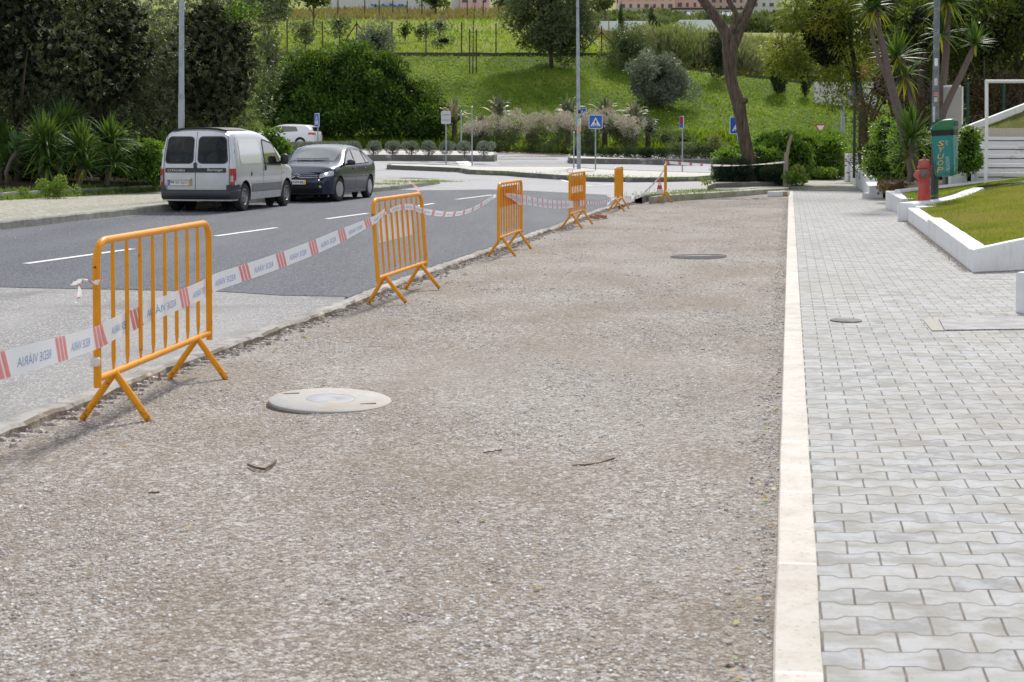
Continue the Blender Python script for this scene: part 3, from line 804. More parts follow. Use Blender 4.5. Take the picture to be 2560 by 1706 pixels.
# 6 -> wooden post, twisted thin
a = at(1664, 406, 35.4); c = at(1966, 405, 45.1)
path = []
for k in range(13):
    q = a.lerp(c, k / 12); q.z -= .10 * math.sin(math.pi * k / 12); path.append(q)
tape('barrier_tape', 'thin tight white tape with bold red blocks running to the wooden post', path, .075, text=False, strong=True, period=.85, twist=[.2 * k for k in range(13)])
def scrap(name, label, pts, wd, mats, parent=None):
    mb = MB(); Q = catmull([Vector(p) for p in pts], 4); rows = []
    for j, p in enumerate(Q):
        ww = wd * (.6 + .5 * abs(math.sin(j * 1.3))); an = j * .5
        s = Vector((math.cos(an) * .8, .2, math.sin(an) * .6 + .5)).normalized() * ww / 2
        rows.append([p - s, p + s])
    mb.grid(rows); mb.m = [1 if (i % 5 == 1 and len(mats) > 1) else 0 for i in range(len(mb.f))]
    o = mb.build(name, mats, smooth='all'); return tag(o, label, 'tape scrap', 'scraps of torn tape')
k0 = on_bar(0, 237, 708, .0)
scrap('tape_scrap', 'torn white and crimson tape knotted round the nearest barrier post', [k0 + Vector((.03, .01, .01)), k0 + Vector((.02, -.03, .005)), k0 + Vector((-.03, -.03, .01)), k0 + Vector((-.055, 0, .02)), k0 + Vector((-.07, -.01, -.01)), k0 + Vector((-.075, -.01, -.06)), k0 + Vector((-.085, -.01, -.10))], .03, [M_TAPE, M_TREDS])
scrap('tape_scrap', 'small white loose tape end sticking out left of the nearest barrier post', [k0 + Vector((-.055, 0, .015)), k0 + Vector((-.08, -.01, .01)), k0 + Vector((-.115, -.01, -.01))], .022, [M_TAPE])
k1 = on_bar(0, 238, 905, .0)
mb = MB(); mb.lathe([(FR + .002, -.022), (FR + .006, -.012), (FR + .004, 0), (FR + .007, .012), (FR + .002, .022)], k1, 14)
tag(mb.build('tape_wrap', M_TAPE, smooth='all'), 'white band of tape wrapped low round the nearest barrier post', 'tape scrap', 'scraps of torn tape')
k2 = on_bar(1, 1050, 478, .0)
scrap('tape_scrap', 'pale red tape end fluttering above the top corner of the grey-boarded barrier', [k2 + Vector((.0, 0, 0)), k2 + Vector((-.06, 0, .05)), k2 + Vector((-.11, 0, .09)), k2 + Vector((-.13, 0, .11))], .045, [mat_tape('tape_pale_red', (.88, .62, .60), .3)])
k3 = on_bar(3, 1423, 427, .0)
mb = MB(); ring = [k3 + Vector((.05 * math.cos(a) + .01, .04 * math.sin(a) * .4, .035 * math.sin(a))) for a in np.linspace(0, 2 * math.pi, 14)]
mb.tube(ring, .012, 6, cap=False); tag(mb.build('tape_scrap', M_TAPE, smooth='all'), 'loop of white tape round the top corner of the barrier beside the brick shards', 'tape scrap', 'scraps of torn tape')
k4 = on_bar(4, 1533, 438, .0)
scrap('tape_scrap', 'frayed red and white tape tail on the side of the almost edge on barrier', [k4 + Vector((.02, 0, 0)), k4 + Vector((-.05, 0, -.01)), k4 + Vector((-.13, 0, -.05)), k4 + Vector((-.17, 0, -.06))], .04, [M_TAPE, M_TREDS])
k5 = on_bar(4, 1528, 500, .0)
scrap('tape_scrap', 'hanging white tape tail beside a leg of the almost edge on barrier', [k5 + Vector((.1, 0, .03)), k5, k5 + Vector((-.06, 0, -.08)), k5 + Vector((-.07, 0, -.18))], .05, [M_TAPE])

# ------------------------------------------------------------------ car bodies
def mat_paint(name, col, metal=.6, rough=.32, coat=1.0, flake=True, dirt=None):
    m, nt, b = newmat(name); p = opos(nt)
    c = mix(nt, noise(nt, p, 2.0), tuple(x * .94 for x in col), tuple(min(1, x * 1.05) for x in col))
    if dirt:
        sp = nd(nt, 'ShaderNodeSeparateXYZ', {0: p})
        low = ramp(nt, sp.outputs[2], [(.2, .8), (.75, .05)])
        c = mix(nt, math_(nt, 'MULTIPLY', low, noise(nt, p, 7.0, 6, .7)), c, dirt)
    nt.links.new(c, b.inputs['Base Color']); b.inputs['Metallic'].default_value = metal; b.inputs['Roughness'].default_value = rough
    b.inputs['Coat Weight'].default_value = coat; b.inputs['Coat Roughness'].default_value = .05
    nt.links.new(bump(nt, noise(nt, p, 1.8, 2), .06, .03), b.inputs['Normal']); return m
M_SILVER = mat_paint('silver_paint', (.60, .61, .64), .30, .30, .8, dirt=(.20, .19, .17))
M_SLATE = mat_paint('dark_blue_grey_paint', (.014, .026, .050), .25, .25, .45)
M_WHITECAR = mat_paint('white_paint', (.78, .78, .79), .0, .3, 1.0)
M_GLASS = simple('car_glass', (.012, .015, .016), .04, var=.1, spec=.9, coat=1.0)
M_GLASSDIRT = simple('dusty_dark_glass', (.008, .010, .011), .16, var=.3, scale=4, spec=.25, dirt=(.045, .048, .045), dirt_scale=3)
M_BLACKP = simple('black_plastic', (.030, .031, .033), .5, var=.15, scale=8, bs=.05)
M_GREYP = simple('grey_plastic', (.035, .037, .041), .5, var=.12, scale=8)
M_RUBBER = simple('tyre_rubber', (.022, .022, .022), .85, var=.3, scale=12, dirt=(.07, .065, .06), dirt_scale=6)
M_STEEL = simple('wheel_steel', (.33, .33, .33), .45, .7, dirt=(.10, .08, .06), dirt_scale=8)
M_ALLOY = simple('wheel_alloy', (.55, .56, .58), .3, .8)
M_CHROME = simple('chrome', (.75, .76, .78), .12, 1.0, var=.03)
M_REDL = simple('tail_lamp_red', (.42, .010, .012), .15, coat=1.0)
M_CLEARL = simple('clear_lamp', (.42, .44, .46), .12, .5, coat=1.0)
M_AMBER = simple('amber_lamp', (.6, .18, .02), .2, coat=1.0)
M_PLATE = simple('plate_white', (.76, .76, .74), .4, var=.03)
M_PLATEY = simple('plate_yellow', (.78, .50, .03), .4, var=.03)
M_PLATEB = simple('plate_blue', (.02, .16, .50), .4, var=.03)
M_INK = simple('black_ink', (.012, .012, .012), .5, var=.0)
M_WELL = simple('wheel_well', (.010, .010, .010), .9)

class Body:
    """a car body as a loft: x from rear (0) to nose, half width w(x,z), roof/bonnet line zt(x)"""
    def __init__(s, zt, plan, prof, sill, corner, rear=None, nose=None):
        s.zt_, s.plan_, s.prof_, s.sill_, s.cor_, s.rear_, s.nose_ = zt, plan, prof, sill, corner, rear, nose
        s.L = plan[-1][0]
    def sm(s, tab, x):
        if x <= tab[0][0]: return tab[0][1]
        if x >= tab[-1][0]: return tab[-1][1]
        for i in range(len(tab) - 1):
            if x <= tab[i + 1][0]:
                (a, b), (c, d) = tab[i], tab[i + 1]; t = (x - a) / (c - a)
                m0 = 0 if i == 0 else (d - tab[i - 1][1]) / (c - tab[i - 1][0]) * (c - a)
                m1 = 0 if i + 2 >= len(tab) else (tab[i + 2][1] - b) / (tab[i + 2][0] - a) * (c - a)
                if abs(d - b) < 1e-6: m0 = m1 = 0
                return (2 * t ** 3 - 3 * t * t + 1) * b + (t ** 3 - 2 * t * t + t) * m0 + (-2 * t ** 3 + 3 * t * t) * d + (t ** 3 - t * t) * m1
    def zt(s, x): return s.sm(s.zt_, x)
    def w0(s, x, z): return s.sm(s.plan_, x) * s.sm(s.prof_, z)
    def w(s, x, z):
        zt = s.zt(x); r = s.sm(s.cor_, x); w0 = s.w0(x, min(z, zt - r))
        if z <= zt - r: return w0
        q = min(1, (z - (zt - r)) / r); return w0 * (1 - q ** 2.6) ** (1 / 2.6)
    def top(s, x, y):
        zt = s.zt(x); r = s.sm(s.cor_, x); w0 = s.w0(x, zt - r); q = min(1, abs(y) / w0)
        return zt - r + r * (1 - q ** 2.6) ** (1 / 2.6)
    def shx(s, x, y, z):
        """shear the ends: rear panel lean and nose curve"""
        if s.rear_: x += interp(s.rear_[0], z) * (1 - sstep(x, 0, s.rear_[1])) + .10 * (abs(y) / .85) ** 4 * (1 - sstep(x, 0, .5))
        if s.nose_: x -= (interp(s.nose_[0], z) + s.nose_[2] * (abs(y) / .85) ** 2.4) * sstep(x, s.L - s.nose_[1], s.L)
        return x
    def side(s, x, z, sg=1, off=.004):
        y = s.w(x, z); return Vector((s.shx(x, y, z), sg * (y + off), z))
    def roofp(s, x, y, off=.004):
        z = s.top(x, y); zx = (s.zt(x + .02) - s.zt(x - .02)) / .04; n = Vector((-zx, 0, 1)).normalized()
        return Vector((s.shx(x, abs(y), z), y, z)) + n * off
    def end(s, y, z, front, off=.004):
        x = s.L if front else 0.0
        return Vector((s.shx(x, abs(y), z) + (off if front else -off), y, z))
    def build(s, mats, root, arches, name='body'):
        X = sorted(set(list(np.linspace(0, s.L, 84)) + [.03, .06, s.L - .03, s.L - .06]))
        nz = 15; rings = []
        for x in X:
            zt = s.zt(x); r = s.sm(s.cor_, x); pts = []
            zs = list(np.linspace(s.sill_, zt - r, nz))
            for z in zs: pts.append((s.w0(x, z), z))
            w0 = s.w0(x, zt - r)
            for k in range(1, 9):
                a = k / 8 * math.pi / 2; pts.append((w0 * max(0, math.cos(a)) ** (2 / 2.6), zt - r + r * math.sin(a) ** (2 / 2.6)))
            full = [(y, z) for y, z in pts] + [(-y, z) for y, z in pts[:-1]][::-1]
            rings.append([(s.shx(x, abs(y), z), y, z) for y, z in full])
        mb = MB(); n = len(rings[0]); mb.grid(rings)
        # underside and end caps (quads from side to side so that the shear curves them)
        for i in (0, len(rings) - 1):
            ring = rings[i]; h = (n - 1) // 2; rows = []
            x = X[i]
            for k in range(h + 1):
                a, b = ring[k], ring[n - 1 - k]
                rows.append([(s.shx(x, abs(lerp(a[1], b[1], q / 8)), a[2]), lerp(a[1], b[1], q / 8), a[2]) for q in range(9)])
            if i: rows = [r_[::-1] for r_ in rows]
            mb.grid(rows)
        for i in range(len(rings) - 1):
            pass
        mb.grid([[r_[0], (r_[0][0], 0, r_[0][2]), r_[-1]] for r_ in rings])
        o = mb.build(name, mats, root, local=True, smooth='all')
        bm = bmesh.new(); bm.from_mesh(o.data); bmesh.ops.remove_doubles(bm, verts=bm.verts, dist=.0008)
        bmesh.ops.recalc_face_normals(bm, faces=bm.faces)
        # wheel arches: cut faces whose centres lie within the arch circle
        for (xc, zc, ra) in arches:
            dele = [f for f in bm.faces if (f.calc_center_median().x - xc) ** 2 + (f.calc_center_median().z - zc) ** 2 < (ra) ** 2 and abs(f.calc_center_median().y) > .45 and f.calc_center_median().z > s.sill_ + .0]
            vs_ = set(v for f in dele for v in f.verts)
            bmesh.ops.delete(bm, geom=dele, context='FACES')
            for v in bm.verts:
                if v.is_boundary and abs(v.co.y) > .45:
                    dx, dz = v.co.x - xc, v.co.z - zc; l = math.hypot(dx, dz)
                    if l < ra * 1.35 and l > .01 and v.co.z > s.sill_ + .01: v.co.x = xc + dx / l * ra; v.co.z = zc + dz / l * ra
        for e in bm.edges:
            if len(e.link_faces) == 2 and e.calc_face_angle(0) > R(38): e.smooth = False
        bm.to_mesh(o.data); bm.free()
        for (xc, zc, ra) in arches:
            for sg in (-1, 1):
                mb = MB(); vs = []; N = 16
                for k in range(N + 1):
                    a = math.pi * (k / N) * 1.16 - .08 * math.pi
                    x, z = xc + (ra + .004) * math.cos(a), zc + (ra + .004) * math.sin(a)
                    y = s.w(clamp(x, .01, s.L - .01), z) - .004
                    vs.append([(x, sg * y, z), (x, sg * .42, z)])
                mb.grid(vs)
                mb.add([(xc + (ra + .01) * math.cos(2 * math.pi * k / 20), sg * .42, zc + (ra + .01) * math.sin(2 * math.pi * k / 20)) for k in range(20)], [tuple(range(20))])
                mb.build('wheel_arch', M_WELL, root, local=True)
        return o
def rpatch(f, cor, rad=.12, n=10):
    """rounded quad; cor = 4 corners (a,b) in the 2-D parameter plane of f, lower left first, anticlockwise"""
    def bl(u, v):
        a = [lerp(cor[0][i], cor[1][i], u) for i in (0, 1)]; b = [lerp(cor[3][i], cor[2][i], u) for i in (0, 1)]
        return lerp(a[0], b[0], v), lerp(a[1], b[1], v)
    rows = []
    W = math.dist(cor[0], cor[1]); H = math.dist(cor[0], cor[3])
    vv = sorted(set([0, .02, .05, .1, .16] + list(np.linspace(.2, .8, n)) + [.84, .9, .95, .98, 1]))
    for v in vv:
        dv = min(v, 1 - v) * H; ins = 0
        if dv < rad: ins = rad - math.sqrt(max(0, rad * rad - (rad - dv) ** 2))
        ins /= W
        rows.append([f(*bl(ins + (1 - 2 * ins) * u, v)) for u in np.linspace(0, 1, n)])
    return rows
def wheel(root, x, y, r, wd, rimr, kind, sg, steer=0.0):
    """wheel with its axle along y; sg = outer side"""
    M = Matrix.Rotation(steer, 3, 'Z') @ Matrix.Rotation(R(-90) * sg, 3, 'X')
    c = (x, y, r)
    h = wd / 2
    mb = MB(); mb.lathe([(rimr, -h), (r - .03, -h), (r - .008, -h + .02), (r, -h + .04), (r, h - .04), (r - .008, h - .02), (r - .03, h), (rimr + .01, h), (rimr, h - .01), (rimr - .01, h - .05)], c, 32, M)
    t = mb.build('wheel', M_RUBBER, root, local=True, smooth=35)
    mb = MB()
    if kind == 'steel':
        mb.lathe([(rimr - .008, h - .05), (rimr - .004, h - .006), (rimr - .02, h - .002), (rimr - .03, h - .03), (rimr * .72, h - .05), (rimr * .6, h - .02), (rimr * .42, h - .02), (rimr * .34, h - .035), (rimr * .3, h - .005), (.0, h)], c, 28, M)
        for k in range(12):
            a = 2 * math.pi * k / 12; q = M @ Vector((rimr * .66 * math.cos(a), rimr * .66 * math.sin(a), h - .028))
            mb.cur = 1; mb.lathe([(.016, -.004), (.016, .004)], Vector(c) + q, 8, M); mb.cur = 0
    else:
        mb.lathe([(rimr - .03, h - .10), (rimr - .006, h - .05), (rimr - .004, h - .004), (rimr - .02, h)], c, 28, M)
        mb.cur = 1; mb.lathe([(rimr - .01, h - .08), (0, h - .08)], c, 28, M); mb.cur = 0
        mb.lathe([(.06, h - .06), (.06, h - .01), (.0, h - .005)], c, 16, M)
        for k in range(kind):
            a = 2 * math.pi * k / kind; d = Vector((math.cos(a), math.sin(a), 0)); e = Vector((-d.y, d.x, 0))
            vs = [M @ (d * rr_ + e * ww + Vector((0, 0, zz))) + Vector(c) for zz in (h - .04, h - .008) for rr_, ww in ((.03, -.022), (rimr - .01, -.014), (rimr - .01, .014), (.03, .022))]
            mb.add(vs, [(3, 2, 1, 0), (4, 5, 6, 7), (0, 1, 5, 4), (1, 2, 6, 5), (2, 3, 7, 6), (3, 0, 4, 7)])
    mb.build('rim', [M_STEEL if kind == 'steel' else M_ALLOY, M_INK], t, local=True, smooth=40)
    return t
def plate(root, f, text, wide=.52, high=.112, left_blue=True):
    """f(a,b) maps metres across/up, b from the plate's lower edge, onto the car"""
    mb = MB(); mb.grid([[f(a, b, .006) for a in np.linspace(-wide / 2, wide / 2, 6)] for b in (0, high)])
    pl = mb.build('number_plate', M_PLATE, root, local=True)
    mb = MB(); put_text(mb, text, lambda u, v: f(-wide / 2 + .05 + u * (wide - .105), .022 + v * (high - .044), .009)); mb.build('characters', M_INK, pl, local=True)
    mb = MB(); mb.grid([[f(a, b, .008) for a in (wide / 2 - .042, wide / 2)] for b in (0, high)]); mb.build('year_strip', M_PLATEY, pl, local=True)
    mb = MB(); mb.grid([[f(a, b, .008) for a in (-wide / 2, -wide / 2 + .042)] for b in (0, high)]); mb.build('country_strip', M_PLATEB, pl, local=True)

# ---- the van
def make_van():
    root = thing('parked_van', 'dented silver panel van parked at the kerb, seen from behind, rear doors with dark windows', 'van', group=None)
    B = Body(zt=[(0, 1.74), (.12, 1.785), (.5, 1.80), (1.3, 1.81), (1.9, 1.79), (2.3, 1.70), (2.6, 1.56), (3.0, 1.28), (3.28, 1.09), (3.6, 1.02), (3.9, .92), (4.05, .80), (4.11, .70)],
             plan=[(0, .815), (.1, .845), (.5, .86), (3.2, .86), (3.7, .85), (4.0, .80), (4.11, .74)],
             prof=[(.2, .955), (.45, .985), (.75, 1.0), (1.0, .99), (1.25, .955), (1.55, .895), (1.8, .85)],
             sill=.24, corner=[(0, .20), (1.8, .20), (2.6, .17), (3.3, .12), (4.11, .14)],
             rear=([(.2, .0), (.95, .0), (1.3, .045), (1.65, .12), (1.8, .17)], .5), nose=([(.2, .06), (.5, .0), (.75, .03), (1.0, .12)], .5, .16))
    arches = [(.72, .31, .36), (3.40, .31, .36)]
    B.build(M_SILVER, root, arches)
    for x, st in ((.72, 0), (3.40, 0)):
        for sg in (-1, 1): wheel(root, x, sg * .745, .308, .185, .185, 'steel', sg, st)
    en = lambda y, z: B.end(y, z, False)
    # rear doors with their windows; y>0 is the kerb side (left in the photo)
    for sg in (1, -1):
        a, b = (.02, .70)
        cor = [(sg * b, 1.055), (sg * a, 1.055), (sg * a, 1.60), (sg * (b - .06), 1.60)] if sg > 0 else [(sg * a, 1.055), (sg * b, 1.055), (sg * (b - .06), 1.60), (sg * a, 1.60)]
        off = -.035 if False else 0
        cor = [(y + (sg * .045 if abs(y) < .1 else 0), z) for y, z in cor]
        mb = MB(); mb.grid(rpatch(lambda y, z: B.end(y, z, False, .010), cor, .09)); mb.build('rear_window', M_GLASSDIRT, root, local=True, smooth='all')
        mb = MB()
        cor2 = [(y + (.022 if y > (.38 * sg if sg > 0 else .38 * sg) else -.022), z + (.022 if z > 1.3 else -.022)) for y, z in cor]
        mb.grid(rpatch(lambda y, z: B.end(y, z, False, .006), cor2, .10)); mb.build('window_seal', M_BLACKP, root, local=True, smooth='all')
    mb = MB()       # shut lines
    for y0, z0, y1, z1 in ((0, .46, 0, 1.72), (.74, .48, .74, 1.2), (-.74, .48, -.74, 1.2), (.74, 1.2, .68, 1.66), (-.74, 1.2, -.68, 1.66), (.74, .47, -.74, .47)):
        mb.grid([[B.end(lerp(y0, y1, q / 8) + d, lerp(z0, z1, q / 8) + e, False, .0045) for q in range(9)] for d, e in (((-.005, 0), (.005, 0)) if y0 == y1 or abs(y0 - y1) < .2 else ((0, -.005), (0, .005)))])
    mb.build('shut_lines', M_INK, root, local=True)
    mb = MB(); mb.grid([[B.end(y, z, False, .012) for y in np.linspace(.70, -.68, 14)] for z in (.845, .945)]); band = mb.build('badge_strip', M_GREYP, root, local=True)
    mb = MB(); put_text(mb, 'CITROËN', lambda u, v: B.end(.64 - u * .40, .868 + v * .058, False, .016)); put_text(mb, 'Berlingo', lambda u, v: B.end(-.28 - u * .33, .862 + v * .07, False, .016)); mb.build('lettering', M_PLATE, band, local=True)
    mb = MB(); mb.grid(rpatch(lambda y, z: B.end(y, z, False, .016), [(.66, .56), (.08, .56), (.08, .72), (.66, .72)], .02)); mb.build('plate_recess', simple('recess_silver', (.36, .37, .39), .4, .4), root, local=True)
    mb = MB(); mb.box(B.end(.37, .705, False, .03), (.04, .56, .035)); mb.build('plate_lamp_strip', M_SILVER, root, local=True, bevel=.008)
    plate(root, lambda a, b, o: B.end(.37 - a, .575 + b, False, .018 + o), '98·55·QO', .50, .11)
    mb = MB(); mb.box(B.end(.0, 1.00, False, .02), (.03, .07, .12)); mb.build('door_handle', M_BLACKP, root, local=True, bevel=.01)
    mb = MB(); mb.lathe([(.018, 0), (.014, .006), (0, .006)], B.end(-.11, .985, False, .01), 10, Matrix.Rotation(R(-90), 3, 'Y')); mb.build('door_lock', M_CHROME, root, local=True)
    for sg in (1, -1):
        mb = MB()
        rows = [[B.end(sg * y, z, False, .012) for y in (.755, .80, .825)] + [B.side(x, z, sg, .010) for x in (.02, .05, .09)] for z in np.linspace(.58, .93, 5)]
        if sg < 0: pass
        mb.grid(rows); lamp = mb.build('tail_lamp', M_REDL, root, local=True, smooth=50)
        mb = MB(); mb.grid([[B.end(sg * y, z, False, .016) for y in (.765, .80, .825)] for z in (.65, .78)]); mb.build('reversing_lens', M_CLEARL, lamp, local=True)
    # bumper wrapping the rear, side mouldings
    mb = MB(); rows = []
    for z, o in ((.27, .0), (.30, .05), (.36, .075), (.44, .075), (.47, .05), (.48, .01)):
        row = [B.side(x, z, 1, .012 + o * .25) for x in (.37, .30, .22, .14, .08, .03)] + [B.end(y, z, False, o) for y in np.linspace(.78, -.78, 9)] + [B.side(x, z, -1, .012 + o * .25) for x in (.03, .08, .14, .22, .30, .37)]
        rows.append(row)
    mb.grid(rows); mb.build('rear_bumper', M_GREYP, root, local=True, smooth=40)
    for sg in (1, -1):
        mb = MB(); mb.grid([[B.end(sg * y, z, False, .055) for y in (.70, .78)] + [B.side(x, z, sg, .018) for x in (.02, .08, .16, .26, .36)] for z in (.47, .52, .585)]); mb.build('bumper_corner', M_GREYP, root, local=True, smooth=50)
        mb = MB(); mb.grid([[B.side(x, z, sg, .012) for x in np.linspace(1.12, 3.0, 12)] for z in (.42, .50, .585)]); mb.build('side_moulding', simple('worn_grey_moulding', (.20, .21, .22), .5, var=.3, scale=3), root, local=True, smooth='all')
        # blanked side panel window and cab window
        mb = MB(); mb.grid(rpatch(lambda x, z: B.side(x, z, sg, .006), [(.42, 1.03), (1.72, 1.03), (1.62, 1.56), (.45, 1.56)], .12)); mb.build('side_panel', mat_paint('silver_paint_reflecting', (.70, .71, .74), .25, .3, 1.0), root, local=True, smooth='all')  # paler silver paints the bright reflection on this panel
        mb = MB(); mb.grid(rpatch(lambda x, z: B.side(x, z, sg, .010), [(1.90, 1.02), (2.92, 1.0), (2.50, 1.46), (1.92, 1.54)], .06)); cw = mb.build('cab_window', M_GLASS, root, local=True, smooth='all')
        mb = MB(); mb.grid(rpatch(lambda x, z: B.side(x, z, sg, .006), [(1.86, .985), (3.02, .965), (2.53, 1.495), (1.885, 1.58)], .07)); mb.build('window_frame', M_BLACKP, root, local=True, smooth='all')
        mb = MB()
        for xx in (1.80, 2.98):
            mb.grid([[B.side(xx + d, z, sg, .005) for z in np.linspace(.30, 1.5 if xx < 2 else .95, 12)] for d in (-.005, .005)])
        mb.grid([[B.side(x, .41 + d, sg, .005) for x in np.linspace(1.1, 3.0, 10)] for d in (-.004, .004)])
        mb.build('shut_lines', M_INK, root, local=True)
        mb = MB(); mb.box(B.side(1.92, .93, sg, .018), (.05, .03, .12)); mb.build('door_handle', M_BLACKP, root, local=True, bevel=.01)
        m_c = B.side(2.80, 1.10, sg, .16)
        mb = MB(); mb.lathe([(.0, -.10), (.07, -.095), (.095, -.05), (.10, .02), (.09, .09), (.05, .12), (0, .125)], m_c, 12, Matrix.Diagonal((.75, 1.0, 1.1))); mr = mb.build('wing_mirror', M_BLACKP, root, local=True, smooth='all')
        mb = MB(); mb.tube([m_c, B.side(2.86, 1.02, sg, -.01)], .03, 8); mb.build('mirror_arm', M_BLACKP, mr, local=True)
        for (xx, zz) in ((.05, 1.30), (.06, .62)):
            mb = MB(); mb.box(B.side(xx, zz, sg, .012), (.03, .03, .09)); mb.build('hinge', M_CHROME, root, local=True)
    mb = MB(); mb.lathe([(.05, 0), (.04, .006), (0, .006)], B.side(1.08, .80, -1, .0), 16, Matrix.Rotation(R(90), 3, 'X')); mb.build('fuel_cap', M_INK, root, local=True, smooth=40)
    mb = MB(); mb.lathe([(.02, 0), (.015, .01), (0, .01)], B.side(3.12, .80, -1, .0), 10, Matrix.Rotation(R(90), 3, 'X')); mb.build('indicator', M_AMBER, root, local=True)
    mb = MB(); mb.grid([[B.roofp(x, y, .006) for y in np.linspace(-.66, .66, 9)] for x in np.linspace(2.44, 3.22, 8)]); mb.build('windscreen', M_GLASS, root, local=True, smooth='all')
    mb = MB(); rows = []
    for z, o in ((.24, .0), (.28, .04), (.5, .05), (.56, .02), (.58, .0)):
        rows.append([B.side(x, z, 1, .01 + o * .2) for x in (3.80, 3.9, 4.0)] + [B.end(y, z, True, o) for y in np.linspace(.66, -.66, 9)] + [B.side(x, z, -1, .01 + o * .2) for x in (4.0, 3.9, 3.80)])
    mb.grid(rows); mb.build('front_bumper', M_GREYP, root, local=True, smooth=40)
    for sg in (1, -1):
        mb = MB(); mb.grid([[B.end(sg * y, z, True, .01) for y in (.42, .55, .66)] for z in (.66, .80)]); mb.build('headlight', M_CLEARL, root, local=True, smooth='all')
    mb = MB(); mb.grid([[(x, y, B.top(x, y) + .022) for y in np.linspace(-.62, .62, 8)] for x in (.22, .25, 1.42, 1.48)]); mb.grid([[(.22, y, B.top(.22, y) + e) for y in np.linspace(-.62, .62, 8)] for e in (-.01, .022)]); mb.build('roof_flap_seal', M_INK, root, local=True)
    mb = MB(); mb.tube([(.35, -.45, .25), (.05, -.45, .23)], .025, 10); mb.build('exhaust_pipe', simple('rusty_pipe', (.12, .08, .05), .8), root, local=True)
    mb = MB(); mb.box((2.0, 0, .27), (2.4, 1.2, .10)); mb.box((.55, .1, .30), (.5, .7, .16)); mb.box((.72, 0, .31), (.07, 1.4, .07)); mb.build('underbody', M_WELL, root, local=True)
    return root
van = make_van()
HV = R(90) - R(10.5)
rr_pt = G(612, 528, -.03); fwd = Vector((math.cos(HV), math.sin(HV), 0)); lft = Vector((-fwd.y, fwd.x, 0))
vo = rr_pt - fwd * .72 + lft * .83
van.location = (vo.x, vo.y, -.028); van.rotation_euler = (0, 0, HV)

